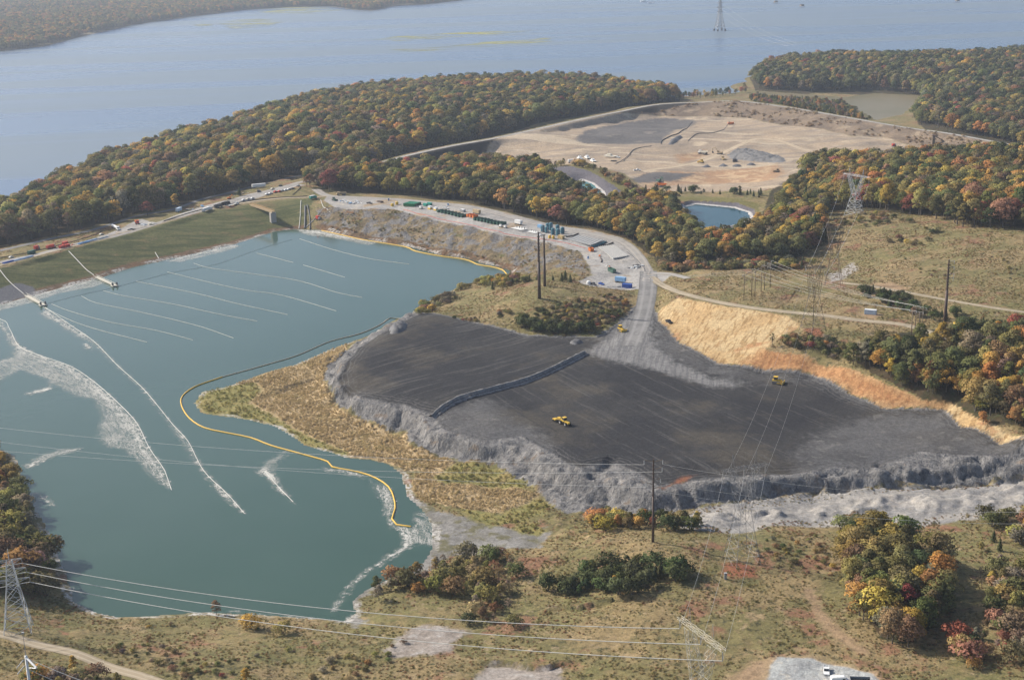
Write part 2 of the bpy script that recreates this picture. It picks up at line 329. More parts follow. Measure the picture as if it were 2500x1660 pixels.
for nm, (l, hw, ck) in ROADS.items():
    w3 = PW(l, 9.0) if nm == 'dike_road' else GL(l)
    if nm == 'crest_road': w3 = PW(l, 13.9)
    ln = smooth_line(w3, 5.0); 
    k = np.ones(9) / 9; zp = np.pad(ln[:, 2], 4, mode='edge'); ln[:, 2] = np.convolve(zp, k, 'valid')
    road_lines[nm] = ln
    m = (GX > ln[:, 0].min() - 20) & (GX < ln[:, 0].max() + 20) & (GY > ln[:, 1].min() - 20) & (GY < ln[:, 1].max() + 20)
    ix = np.nonzero(m)[0]; bd = np.full(len(ix), 1e9); bz = np.zeros(len(ix))
    for a, b in zip(ln[:-1], ln[1:]):
        dd = (b - a)[:2]; L = dd @ dd + 1e-9
        t = np.clip(((GX[ix] - a[0]) * dd[0] + (GY[ix] - a[1]) * dd[1]) / L, 0, 1)
        q = np.hypot(GX[ix] - a[0] - t * dd[0], GY[ix] - a[1] - t * dd[1]); u = q < bd
        bd[u] = q[u]; bz[u] = (a[2] + t * (b[2] - a[2]))[u]
    cell = GY[ix] * TK
    w = np.clip(1 - (bd - hw - 1.2 * cell) / (3.0 + cell), 0, 1)
    GZ[ix] = GZ[ix] * (1 - w) + bz * w
    road_dist[ix] = np.minimum(road_dist[ix], bd - hw)

# ------------------------------------------------------------------ zones of ground cover (outlines laid on the ground)
def zone(l, far=30.0): return sdf(GX, GY, GL(l), far)
Zn = {}
Zn['ashtop'] = S_ASHTOP; Zn['ashall'] = S_ASHALL; Zn['dam'] = S_DAM; Zn['straw'] = S_STRAW
Zn['bank'] = S_PADSLOPE
Zn['shore'] = S_POND
Zn['pad'] = sdf(GX, GY, np.vstack([PW(PADBACK[:-1], 15), GL([(1600,668),(1640,672),(1612,694),(1590,712),(1556,706),(1480,704),(1422,694),(1410,686),(1445,672),(1440,652),(1418,616)]), PW(PADFRONT[::-1][4:], 15), PW([(790,487)], 14.5)]))
Zn['pad'] = np.maximum.reduce([Zn['pad'], zone([(235,580),(300,556),(345,534),(385,546),(330,566),(270,582)]), zone([(400,538),(480,508),(560,488),(640,468),(720,448),(745,452),(640,480),(540,506),(430,534)])])
Zn['lightroad'] = zone([(1556,702),(1600,700),(1592,760),(1589,800),(1596,845),(1650,885),(1740,925),(1820,934),(1790,945),(1735,944),(1640,915),(1590,900),(1490,880),(1455,870),(1430,858),(1455,846),(1505,790),(1545,750)])
Zn['ashgray'] = np.maximum.reduce([
    zone([(1930,1118),(2000,1060),(2100,1020),(2200,1008),(2300,1012),(2340,1050),(2420,1092),(2560,1110),(2560,1125),(2330,1120),(2250,1112),(2160,1146),(2040,1150),(1960,1160)]),
    zone([(1062,1024),(1110,1000),(1180,975),(1230,985),(1240,1015),(1330,1060),(1350,1110),(1270,1075),(1183,1084),(1125,1070),(1075,1055)]),
    zone([(1605,795),(1590,850),(1640,880),(1740,915),(1870,935),(1990,925),(2080,970),(2160,1005),(2260,1010),(2170,998),(2078,972),(1983,926),(1868,917),(1753,895),(1657,845)])])
Zn['reed'] = np.maximum.reduce([
    zone([(497,957),(555,945),(651,910),(727,889),(800,857),(811,853),(850,835),(840,862),(800,890),(792,925),(812,962),(832,1003),(890,1035),(945,1052),(998,1058),(1000,1088),(1068,1117),(1118,1128),(1090,1150),(1000,1150),(953,1133),(911,1121),(842,1115),(746,1085),(681,1043),(612,1024),(574,1018),(497,1008),(478,985)]),
    zone([(1010,1160),(1080,1130),(1130,1170),(1250,1185),(1310,1205),(1325,1235),(1270,1255),(1200,1250),(1120,1240),(1040,1225),(1005,1200)])])
Zn['reedgreen'] = np.maximum.reduce([
    zone([(495,955),(560,943),(620,935),(640,950),(610,985),(660,1010),(720,1050),(790,1080),(850,1105),(842,1117),(746,1087),(681,1045),(612,1026),(574,1020),(497,1010),(476,985)]),
    zone([(1060,1168),(1110,1130),(1180,1130),(1260,1158),(1305,1185),(1250,1190),(1130,1180),(1080,1180)]),
    zone([(1230,1250),(1310,1215),(1345,1225),(1330,1255),(1290,1265),(1335,1295),(1320,1308),(1270,1300),(1240,1270)]),
    zone([(1120,1240),(1230,1258),(1260,1275),(1200,1285),(1150,1270)])])
Zn['mud'] = np.maximum.reduce([
    zone([(1000,1213),(1040,1230),(1100,1255),(1200,1280),(1300,1305),(1330,1280),(1345,1300),(1320,1335),(1200,1345),(1100,1355),(1060,1390),(960,1415),(870,1470),(860,1500),(800,1500),(900,1300)]),
    zone([(850,1520),(800,1512),(860,1490),(890,1515),(870,1535)])])
Zn['bare'] = np.maximum.reduce([
    zone([(935,1590),(965,1560),(1010,1530),(1060,1525),(1150,1540),(1100,1570),(1110,1590),(1020,1600),(960,1605)]),
    zone([(1150,1660),(1190,1622),(1240,1622),(1290,1636),(1370,1630),(1375,1690),(1150,1690)]),
    zone([(1130,1335),(1200,1338),(1170,1355),(1120,1352)])])
Zn['gravelpad'] = zone([(1880,1622),(1905,1603),(1980,1606),(2070,1628),(2130,1645),(2180,1690),(1860,1720)])
Zn['redpatch'] = np.maximum.reduce([
    zone([(1768,1375),(1800,1371),(1850,1385),(1845,1410),(1790,1412),(1766,1400)]),
    zone([(1960,803),(2005,800),(2012,822),(1965,824)]),
    zone([(1660,1165),(1700,1160),(1660,1180),(1610,1192)])])
Zn['sandtrack'] = np.maximum.reduce([
    zone([(1960,1430),(1985,1440),(2010,1490),(2060,1540),(2120,1590),(2100,1600),(2040,1560),(1990,1510)]),
    zone([(1800,1640),(1850,1610),(1890,1605),(1880,1640),(1860,1680),(1760,1680)]),
    zone([(2130,690),(2180,690),(2220,706),(2160,712)]),
    zone([(2098,770),(2120,760),(2160,768),(2130,780)])])
PITP = np.vstack([PW(DIKETOE, -1), GL([(2560,430),(2450,400),(2330,395),(2150,400),(2110,415),(2020,412),(1950,425),(1905,455),(1850,468),(1700,468),(1600,470),(1570,462),(1545,440),(1525,425),(1470,412),(1420,400),(1330,402),(1250,400),(1150,402),(1050,410),(950,424)])])
Zn['pit'] = sdf(GX, GY, PITP)
Zn['pitdark'] = np.maximum(zone([(1405,340),(1430,320),(1530,298),(1620,288),(1690,293),(1700,298),(1625,335),(1615,350),(1500,352),(1420,350)]),
                           zone([(1490,455),(1560,430),(1570,425),(1600,420),(1700,425),(1660,440),(1600,445)]))
Zn['pitorange'] = np.maximum.reduce([zone([(1560,425),(1640,418),(1900,402),(1915,425),(1890,440),(1700,450),(1580,460),(1560,445)]),
                   zone([(1650,380),(1720,365),(1715,385),(1660,400)]), zone([(1960,395),(2060,388),(2140,405),(2110,415),(2030,412)])])
Zn['dikeslope'] = sdf(GX, GY, np.vstack([PW(DIKE, 9), PW(DIKETOE[::-1], -1)]))
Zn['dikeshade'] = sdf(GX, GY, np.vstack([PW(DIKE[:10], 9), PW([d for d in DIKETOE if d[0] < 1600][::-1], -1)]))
Zn['liner'] = np.maximum(S_LIN1, S_LIN2)
Zn['berm'] = np.maximum(zone([(1395,402),(1440,414),(1500,440),(1545,468),(1640,480),(1740,481),(1850,497),(1862,530),(1830,560),(1850,528),(1840,508),(1800,497),(1690,488),(1600,492),(1530,476),(1500,455),(1440,428),(1395,413)]), -30)
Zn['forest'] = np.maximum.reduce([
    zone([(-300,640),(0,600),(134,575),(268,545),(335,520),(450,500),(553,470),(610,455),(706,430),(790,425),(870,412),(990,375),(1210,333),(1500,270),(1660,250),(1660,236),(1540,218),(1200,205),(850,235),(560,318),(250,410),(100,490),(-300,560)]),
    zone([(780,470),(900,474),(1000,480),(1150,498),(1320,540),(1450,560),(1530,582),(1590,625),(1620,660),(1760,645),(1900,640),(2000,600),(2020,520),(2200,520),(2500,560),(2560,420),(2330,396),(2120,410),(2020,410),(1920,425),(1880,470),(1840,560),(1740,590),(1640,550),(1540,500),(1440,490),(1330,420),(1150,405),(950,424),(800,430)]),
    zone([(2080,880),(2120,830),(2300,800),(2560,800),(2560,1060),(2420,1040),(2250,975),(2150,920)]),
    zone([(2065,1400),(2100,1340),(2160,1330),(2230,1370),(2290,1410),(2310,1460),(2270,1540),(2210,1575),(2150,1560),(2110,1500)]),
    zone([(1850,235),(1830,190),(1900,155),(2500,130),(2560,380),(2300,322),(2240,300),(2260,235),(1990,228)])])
Zn['riprap'] = zone([(-120,735),(0,705),(40,690),(80,700),(88,722),(50,728),(0,744),(-100,765)])
Zn['liliac'] = zone([(2080,640),(2100,655),(2060,680),(2030,690),(2020,670)])

# ------------------------------------------------------------------ materials
MATS = {}
class NB:
    """short-hand for building node materials"""
    def __init__(self, name):
        self.m = bpy.data.materials.new(name); self.m.use_nodes = True
        self.t = self.m.node_tree; self.t.nodes.clear(); self.out = self.t.nodes.new('ShaderNodeOutputMaterial')
        self._pos = None
    def n(self, typ, **kw):
        x = self.t.nodes.new(typ)
        for k, v in kw.items(): setattr(x, k, v)
        return x
    def link(self, a, b): self.t.links.new(a, b)
    def setin(self, sock, v):
        if isinstance(v, bpy.types.NodeSocket): self.link(v, sock)
        elif isinstance(v, (tuple, list)) and sock.type == 'RGBA': sock.default_value = tuple(v) + (1,) if len(v) == 3 else v
        else: sock.default_value = v
    def pos(self):
        if self._pos is None: self._pos = self.n('ShaderNodeNewGeometry').outputs['Position']
        return self._pos
    def map(self, scale=(1, 1, 1), rot=0.0, vec=None):
        x = self.n('ShaderNodeMapping'); self.link(vec or self.pos(), x.inputs[0])
        x.inputs['Rotation'].default_value = (0, 0, rot)
        y = self.n('ShaderNodeMapping'); self.link(x.outputs[0], y.inputs[0]); y.inputs['Scale'].default_value = scale
        return y.outputs[0]
    def noise(self, scale, detail=4, rough=0.55, vec=None, dist=0.0):
        x = self.n('ShaderNodeTexNoise'); self.link(vec or self.pos(), x.inputs['Vector'])
        x.inputs['Scale'].default_value = scale; x.inputs['Detail'].default_value = detail
        x.inputs['Roughness'].default_value = rough; x.inputs['Distortion'].default_value = dist
        return x.outputs['Fac']
    def math(self, op, a, b=0.0, c=None):
        x = self.n('ShaderNodeMath', operation=op); self.setin(x.inputs[0], a); self.setin(x.inputs[1], b)
        if c is not None: self.setin(x.inputs[2], c)
        return x.outputs[0]
    def ss(self, v, lo, hi):
        x = self.n('ShaderNodeMapRange', interpolation_type='SMOOTHSTEP'); self.setin(x.inputs[0], v)
        x.inputs[1].default_value = lo; x.inputs[2].default_value = hi; return x.outputs[0]
    def mix(self, f, a, b, mode='MIX'):
        x = self.n('ShaderNodeMix', data_type='RGBA', blend_type=mode); self.setin(x.inputs[0], f)
        self.setin(x.inputs[6], a); self.setin(x.inputs[7], b); return x.outputs[2]
    def attr(self, name, typ='GEOMETRY'):
        return self.n('ShaderNodeAttribute', attribute_name=name, attribute_type=typ)
    def bump(self, h, strength=0.5, dist=1.0):
        x = self.n('ShaderNodeBump'); x.inputs['Strength'].default_value = strength; x.inputs['Distance'].default_value = dist
        self.link(h, x.inputs['Height']); return x.outputs[0]
    def bsdf(self, color, rough=0.9, normal=None, metal=0.0, spec=0.3):
        x = self.n('ShaderNodeBsdfPrincipled'); self.setin(x.inputs['Base Color'], color); self.setin(x.inputs['Roughness'], rough)
        x.inputs['Metallic'].default_value = metal; x.inputs['Specular IOR Level'].default_value = spec
        if normal is not None: self.link(normal, x.inputs['Normal'])
        self.link(x.outputs[0], self.out.inputs[0]); return x

def three(b, c1, c2, c3, s1, s2, lo=0.42, hi=0.6, lo2=0.55, hi2=0.68, vec=None):
    a = b.mix(b.ss(b.noise(s1, 5, 0.6, vec), lo, hi), c1, c2)
    return b.mix(b.ss(b.noise(s2, 4, 0.6, vec), lo2, hi2), a, c3)

def terrain_material():
    b = NB('ground_cover')
    n_edge = b.math('SUBTRACT', b.noise(0.22, 5, 0.65), 0.5)
    n_fine = b.noise(1.3, 4, 0.7)
    n_mid = b.noise(0.09, 5, 0.6)
    def mask(attr, amp=3.0, w=0.6, off=0.0):
        v = b.math('ADD', b.attr('z_' + attr).outputs['Fac'], b.math('MULTIPLY', n_edge, amp * 2))
        return b.ss(v, off - w, off + w)
    # rough meadow
    col = three(b, (0.235, 0.175, 0.088), (0.165, 0.142, 0.062), (0.285, 0.21, 0.115), 0.028, 0.13, lo=0.44, hi=0.56)
    col = b.mix(b.ss(b.noise(0.014, 5, 0.65, b.map((1, 1, 1), 1.3)), 0.46, 0.60), col, three(b, (0.155, 0.142, 0.058), (0.21, 0.165, 0.078), (0.115, 0.115, 0.048), 0.11, 0.3))
    col = b.mix(b.ss(b.noise(0.045, 5, 0.65, b.map((1, 1, 1), 0.4)), 0.56, 0.64), col, (0.215, 0.118, 0.07))
    col = b.mix(b.ss(b.noise(0.33, 5, 0.75), 0.52, 0.64), col, (0.078, 0.072, 0.036))
    col = b.mix(b.ss(b.noise(0.21, 5, 0.75, b.map((1, 1, 1), 2.2)), 0.58, 0.68), col, (0.27, 0.205, 0.125))
    # woodland floor
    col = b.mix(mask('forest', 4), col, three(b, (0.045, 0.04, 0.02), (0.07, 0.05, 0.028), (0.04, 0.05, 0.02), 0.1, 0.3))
    # grassed dam face, with mowing lines along the slope
    mow = b.noise(0.16, 4, 0.6, b.map((0.12, 1.0, 1.0), -math.radians(26)))
    dg = three(b, (0.095, 0.10, 0.038), (0.125, 0.12, 0.05), (0.16, 0.125, 0.06), 0.03, 0.05)
    dg = b.mix(b.ss(mow, 0.45, 0.62), dg, (0.066, 0.075, 0.028))
    col = b.mix(mask('dam', 2.0), col, dg)
    # eroded bank below the plant yard
    er = three(b, (0.235, 0.18, 0.11), (0.18, 0.14, 0.08), (0.125, 0.12, 0.055), 0.08, 0.12)
    er = b.mix(b.ss(b.noise(0.10, 5, 0.65, b.map((1, 1, 0.2), 1.0)), 0.47, 0.55), er, (0.19, 0.18, 0.172))
    er = b.mix(b.ss(b.noise(0.24, 5, 0.7, b.map((1, 1, 0.2), 0.5)), 0.56, 0.64), er, (0.085, 0.082, 0.08))
    er = b.mix(b.ss(b.noise(0.07, 4, 0.6), 0.62, 0.70), er, (0.185, 0.105, 0.05))
    col = b.mix(mask('bank', 2.0), col, er)
    # reed, rush, mud
    col = b.mix(mask('mud', 6, 1.5), col, three(b, (0.175, 0.165, 0.145), (0.225, 0.215, 0.20), (0.135, 0.125, 0.075), 0.06, 0.09, lo2=0.5, hi2=0.6))
    col = b.mix(mask('reed', 3), col, three(b, (0.40, 0.30, 0.17), (0.33, 0.24, 0.13), (0.26, 0.21, 0.09), 0.3, 0.07))
    col = b.mix(mask('reedgreen', 5, 2), col, three(b, (0.24, 0.205, 0.075), (0.18, 0.17, 0.06), (0.29, 0.225, 0.095), 0.2, 0.07))
    # wet edge of the pond
    shore_n = b.math('ADD', b.attr('z_shore').outputs['Fac'], b.math('MULTIPLY', n_edge, 5.0))
    wet = b.ss(shore_n, -6.0, -3.5)
    col = b.mix(b.math('MULTIPLY', wet, b.math('MAXIMUM', mask('dam', 1, 1, -3), mask('bank', 1, 1, -3))), col, three(b, (0.17, 0.10, 0.055), (0.12, 0.085, 0.05), (0.20, 0.14, 0.085), 0.2, 0.4))
    # ash: pale cut slopes, dark rolled top with wheel lines
    ang1 = ASH_ANG1; ang2 = ASH_ANG2
    ag = three(b, (0.225, 0.216, 0.208), (0.165, 0.160, 0.156), (0.285, 0.268, 0.248), 0.10, 0.35)
    ag = b.mix(b.ss(b.noise(0.30, 5, 0.7, b.map((1, 1, 0.15), 0.0)), 0.53, 0.62), ag, (0.10, 0.10, 0.105))
    ag = b.mix(b.ss(b.noise(0.13, 4, 0.6), 0.60, 0.70), ag, (0.20, 0.165, 0.135))
    col = b.mix(mask('ashall', 2.2), col, ag)
    col = b.mix(b.math('MULTIPLY', mask('bench', 3, 1.5, -7.0), b.ss(n_mid, 0.1, 0.4)), col, three(b, (0.30, 0.28, 0.255), (0.24, 0.23, 0.22), (0.33, 0.30, 0.26), 0.08, 0.3))
    st1 = b.noise(0.5, 3, 0.6, b.map((0.035, 1.0, 1.0), ang1)); st2 = b.noise(0.42, 3, 0.6, b.map((0.04, 1.0, 1.0), ang2))
    ad = three(b, (0.027, 0.027, 0.030), (0.038, 0.037, 0.038), (0.066, 0.058, 0.048), 0.02, 0.024, lo2=0.48, hi2=0.66)
    ad = b.mix(b.math('MULTIPLY', b.ss(b.noise(1.5, 3, 0.8), 0.60, 0.72), 0.5), ad, (0.09, 0.088, 0.085))
    up = b.ss(b.attr('z_fieldside').outputs['Fac'], -1.5, 1.5)
    stw = b.mix(up, b.ss(st2, 0.57, 0.66), b.ss(st1, 0.55, 0.64))
    ad = b.mix(b.math('MULTIPLY', stw, 0.5), ad, (0.10, 0.096, 0.092))
    std = b.mix(up, b.ss(st2, 0.40, 0.30), b.ss(st1, 0.42, 0.33))
    ad = b.mix(b.math('MULTIPLY', std, 0.6), ad, (0.022, 0.022, 0.025))
    # rolling lines that follow the edge
    rim = b.attr('z_ashtop').outputs['Fac']
    rl = b.math('SINE', b.math('ADD', b.math('MULTIPLY', rim, 2.6), b.math('MULTIPLY', n_mid, 9.0)))
    rimband = b.math('MULTIPLY', b.ss(rim, 12.0, 4.0), b.ss(rl, 0.35, 0.95))
    ad = b.mix(b.math('MULTIPLY', rimband, 0.6), ad, (0.115, 0.112, 0.11))
    ad = b.mix(b.math('MULTIPLY', mask('ashgray', 16, 7), 0.7), ad, three(b, (0.125, 0.122, 0.122), (0.085, 0.083, 0.084), (0.165, 0.158, 0.15), 0.04, 0.16))
    ad = b.mix(b.math('MULTIPLY', b.ss(rim, 3.2, 0.6), 0.7), ad, (0.125, 0.122, 0.122))
    lr = b.mix(b.ss(b.noise(0.6, 3, 0.6, b.map((1.0, 0.05, 1.0), ASH_ANG3)), 0.40, 0.62), (0.20, 0.195, 0.19), (0.135, 0.132, 0.132))
    ad = b.mix(mask('lightroad', 9, 5), ad, lr)
    col = b.mix(mask('ashtop', 1.0, 0.8, 1.0), col, ad)
    # straw mulch with crimp lines down the slope
    crimp = b.noise(0.55, 2, 0.5, b.map((0.07, 1.0, 1.0), STRAW_ANG))
    sw = three(b, (0.45, 0.335, 0.185), (0.41, 0.28, 0.14), (0.37, 0.205, 0.10), 0.04, 0.035, lo2=0.57, hi2=0.66)
    sw = b.mix(b.math('MULTIPLY', b.ss(crimp, 0.5, 0.62), 0.8), sw, (0.27, 0.17, 0.075))
    sw = b.mix(b.ss(b.attr('z_straworange').outputs['Fac'], -8, 8), sw, b.mix(b.math('MULTIPLY', b.ss(crimp, 0.45, 0.65), 0.55), (0.36, 0.19, 0.085), (0.23, 0.10, 0.045)))
    col = b.mix(mask('straw', 1.5, 0.8), col, sw)
    # the excavated basin
    pf = three(b, (0.37, 0.285, 0.20), (0.29, 0.23, 0.17), (0.45, 0.36, 0.255), 0.012, 0.03)
    pf = b.mix(b.math('MULTIPLY', b.ss(b.noise(0.06, 4, 0.6, b.map((0.12, 1, 1), -0.25)), 0.5, 0.6), 0.6), pf, (0.225, 0.19, 0.155))
    pf = b.mix(b.math('MULTIPLY', b.ss(b.noise(0.05, 4, 0.6, b.map((0.1, 1, 1), 0.35)), 0.56, 0.63), 0.8), pf, (0.46, 0.375, 0.27))
    pf = b.mix(mask('pitorange', 14, 5), pf, three(b, (0.35, 0.22, 0.13), (0.26, 0.175, 0.115), (0.44, 0.31, 0.19), 0.025, 0.05, lo2=0.48, hi2=0.58))
    pf = b.mix(mask('pitdark', 12, 4), pf, three(b, (0.135, 0.125, 0.118), (0.105, 0.10, 0.098), (0.185, 0.165, 0.145), 0.025, 0.05))
    col = b.mix(mask('pit', 8, 3), col, pf)
    ds = three(b, (0.22, 0.165, 0.115), (0.15, 0.115, 0.085), (0.30, 0.235, 0.165), 0.03, 0.05)
    col = b.mix(mask('dikeslope', 3, 2), col, ds)
    col = b.mix(mask('dikeshade', 3, 2), col, three(b, (0.034, 0.029, 0.025), (0.045, 0.037, 0.03), (0.03, 0.026, 0.022), 0.03, 0.05))  # inner dike face: dark soil, with its shade also painted into the colour
    # lined basins and their grassed berm
    col = b.mix(mask('berm', 2, 1.5), col, (0.15, 0.135, 0.05))
    seam = b.ss(b.math('ABSOLUTE', b.math('SINE', b.math('MULTIPLY', b.n_x, 0.32))), 0.05, 0.0)
    col = b.mix(mask('liner', 0.6, 0.8), col, b.mix(seam, (0.125, 0.115, 0.125), (0.2, 0.19, 0.2)))
    col = b.mix(b.ss(b.math('ABSOLUTE', b.math('ADD', b.attr('z_lp').outputs['Fac'], 1.0)), 1.6, 0.8), col, (0.42, 0.40, 0.38))
    # gravel yards and bare ground
    gv = three(b, (0.33, 0.315, 0.295), (0.27, 0.255, 0.24), (0.37, 0.335, 0.285), 0.05, 0.12)
    gv = b.mix(b.ss(b.noise(0.035, 3, 0.5), 0.58, 0.66), gv, (0.31, 0.235, 0.155))
    col = b.mix(mask('pad', 2.2, 1.0), col, gv)
    col = b.mix(mask('bare', 4, 1.5), col, three(b, (0.30, 0.265, 0.235), (0.24, 0.205, 0.175), (0.36, 0.33, 0.30), 0.12, 0.2))
    col = b.mix(mask('redpatch', 3, 1.5), col, three(b, (0.27, 0.11, 0.06), (0.20, 0.085, 0.05), (0.19, 0.13, 0.06), 0.25, 0.3))
    col = b.mix(mask('sandtrack', 4, 2.5), col, (0.29, 0.20, 0.12))
    col = b.mix(mask('gravelpad', 3.0, 3.0, -1.5), col, (0.34, 0.25, 0.155))
    col = b.mix(mask('gravelpad', 1.5, 0.8), col, three(b, (0.35, 0.36, 0.35), (0.30, 0.305, 0.30), (0.39, 0.37, 0.33), 0.1, 0.3))
    col = b.mix(mask('riprap', 2, 1), col, three(b, (0.17, 0.165, 0.17), (0.11, 0.11, 0.12), (0.22, 0.21, 0.2), 0.5, 0.8))
    col = b.mix(mask('liliac', 3, 2), col, (0.30, 0.275, 0.25))
    # bleached scum line at the water's edge
    edge = b.math('MULTIPLY', b.ss(b.attr('z_shore').outputs['Fac'], -2.4, -1.0), b.math('MULTIPLY', b.ss(b.noise(0.045, 3, 0.5), 0.42, 0.56), b.ss(b.noise(0.5, 3, 0.6), 0.35, 0.6)))
    col = b.mix(edge, col, (0.40, 0.38, 0.35))
    # every surface: fine mottling
    col = b.mix(0.36, col, b.mix(b.ss(n_fine, 0.3, 0.72), (0.45, 0.45, 0.45), (1.5, 1.5, 1.5)), 'MULTIPLY')
    col = b.mix(0.5, col, b.mix(b.ss(b.noise(0.5, 3, 0.6), 0.3, 0.7), (0.62, 0.62, 0.62), (1.35, 1.35, 1.35)), 'MULTIPLY')
    h = b.math('ADD', b.math('MULTIPLY', b.noise(0.9, 5, 0.7), 0.6), b.math('MULTIPLY', n_mid, 1.0))
    face = b.math('MULTIPLY', b.math('MAXIMUM', b.math('SUBTRACT', mask('ashall', 2), mask('ashtop', 1, 1, 2)), mask('bank', 2)), b.math('ABSOLUTE', b.math('SUBTRACT', b.noise(0.28, 5, 0.68, b.map((1, 1, 0.12), 0.3)), 0.5)))
    h = b.math('ADD', h, b.math('MULTIPLY', face, 9.0))
    b.bsdf(col, 0.95, b.bump(h, 0.6, 1.0), spec=0.15)
    return b.m
def ang_px(a, b, z=9.0):
    A = P(a[0], a[1], z); B = P(b[0], b[1], z); return -math.atan2(B[1] - A[1], B[0] - A[0])
ASH_ANG1 = ang_px((900, 960), (1250, 860)); ASH_ANG2 = ang_px((1400, 960), (1750, 1150)); ASH_ANG3 = ang_px((1500, 720), (1640, 720))
ASH_ANG3 = ang_px((1580, 710), (1545, 850))
ASH_ANG3 = ASH_ANG3 + math.pi / 2
STRAW_ANG = ang_px((1700, 755), (1640, 800), 15)
Zn['lp'] = np.maximum(S_LP1, S_LP2)
Zn['bench'] = S_BENCH
Zn['straworange'] = zone([(1850,860),(1900,845),(1980,870),(2080,900),(2160,930),(2250,975),(2300,990),(2160,995),(2078,966),(1983,920),(1868,912),(1800,900)])
# which side of the diagonal bank
bl = np.vstack([BANK[0] + (BANK[0] - BANK[1]) * 3, BANK, BANK[-1] + (BANK[-1] - BANK[-2]) * 3])
_d = bl[-1] - bl[0]; _n = np.array([-_d[1], _d[0]]) / np.linalg.norm(_d[:2])
Zn['fieldside'] = np.clip(-((GX - bl[0][0]) * _n[0] + (GY - bl[0][1]) * _n[1]), -30, 30)
if np.interp(0, [0], [0]) == 0:
    q = P(1000, 900, 9); s_ = -((q[0] - bl[0][0]) * _n[0] + (q[1] - bl[0][1]) * _n[1])
    if s_ < 0: Zn['fieldside'] = -Zn['fieldside']
_nx_prop = None
class _NB(NB):
    @property
    def n_x(self):
        s = self.n('ShaderNodeSeparateXYZ'); self.link(self.pos(), s.inputs[0]); return s.outputs[0]
NB = _NB
M_GROUND = terrain_material()

# ------------------------------------------------------------------ objects: helpers
COL = scene.collection
def link(o, parent=None):
    COL.objects.link(o)
    if parent is not None: o.parent = parent
    return o
def tag(o, label=None, cat=None, group=None, kind=None):
    if label: o['label'] = label
    if cat: o['category'] = cat
    if group: o['group'] = group
    if kind: o['kind'] = kind
    return o
def mesh_np(name, verts, faces, mat=None, smooth=False):
    """mesh from arrays; faces is an (n,3) or (n,4) array"""
    me = bpy.data.meshes.new(name); verts = np.asarray(verts, np.float32); faces = np.asarray(faces, np.int32)
    me.vertices.add(len(verts)); me.vertices.foreach_set('co', verts.ravel())
    k = faces.shape[1]; me.loops.add(faces.size); me.loops.foreach_set('vertex_index', faces.ravel())
    me.polygons.add(len(faces)); me.polygons.foreach_set('loop_start', np.arange(0, faces.size, k, dtype=np.int32))
    if smooth: me.polygons.foreach_set('use_smooth', np.ones(len(faces), bool))
    me.update(calc_edges=True); me.validate()
    if mat: me.materials.append(mat)
    return me
def add_attr(me, name, vals):
    a = me.attributes.new(name, 'FLOAT', 'POINT'); a.data.foreach_set('value', np.asarray(vals, np.float32))

ii, jj = np.meshgrid(np.arange(NR - 1), np.arange(NC - 1), indexing='ij'); base = (ii * NC + jj).ravel()
QF = np.stack([base, base + 1, base + NC + 1, base + NC], 1)
def fmean(a): return a[QF].mean(1)
FX, FY, FZ = fmean(GX), fmean(GY), fmean(GZ)
S_RIV = GZ
owner = np.full(len(QF), 0)
names = ['meadow', 'woodland_floor', 'ash_fill', 'straw_covered_slope', 'dam_embankment', 'eroded_bank', 'gravel_yard', 'excavated_basin', 'dike', 'reed_bed_ground', 'mudflat', 'basin_liner', 'pond_bed']
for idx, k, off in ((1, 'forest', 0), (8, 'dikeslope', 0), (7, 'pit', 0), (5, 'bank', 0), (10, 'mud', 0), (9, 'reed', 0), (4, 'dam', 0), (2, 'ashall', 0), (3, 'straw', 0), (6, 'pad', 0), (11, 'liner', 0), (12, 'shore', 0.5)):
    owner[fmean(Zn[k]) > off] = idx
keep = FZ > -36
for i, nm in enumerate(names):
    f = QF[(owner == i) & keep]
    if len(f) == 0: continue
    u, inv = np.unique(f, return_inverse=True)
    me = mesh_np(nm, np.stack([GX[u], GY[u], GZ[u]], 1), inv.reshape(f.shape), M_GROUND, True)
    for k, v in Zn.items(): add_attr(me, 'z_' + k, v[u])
    tag(link(bpy.data.objects.new(nm, me)), kind='structure')
# the wide land under and around everything, below all water
far = 60000.0
me = mesh_np('land_base', [(-far, -3000, -60), (far, -3000, -60), (far, 2 * far, -60), (-far, 2 * far, -60)], [(0, 1, 2, 3)])
mb = NB('soil'); mb.bsdf((0.09, 0.08, 0.05), 0.95); me.materials.append(mb.m)
tag(link(bpy.data.objects.new('ground', me)), kind='structure')
# skirts beyond the sides of the mapped land
def skirt(name, rows):
    v = np.array([p for r in rows for p in r]); n = len(rows[0]); f = [(i * n + j, i * n + j + 1, (i + 1) * n + j + 1, (i + 1) * n + j) for i in range(len(rows) - 1) for j in range(n - 1)]
    me = mesh_np(name, v, f, M_GROUND, True)
    tag(link(bpy.data.objects.new(name, me)), kind='structure')
for nm, c, sg in (('hillside', NC - 1, 1), ('hillside', 0, -1)):
    r = np.arange(0, NR, 12); k = r * NC + c
    k = k[GZ[k] > -33]
    rows = [[(GX[q] + sg * e * GY[q] / 900.0, GY[q], max(GZ[q], -29) if e < 500 else GZ[q] * 0.4 + 4) for q in k] for e in (0, 60, 200, 700)]
    if sg < 0: rows = rows[::-1]
    skirt(nm, rows)

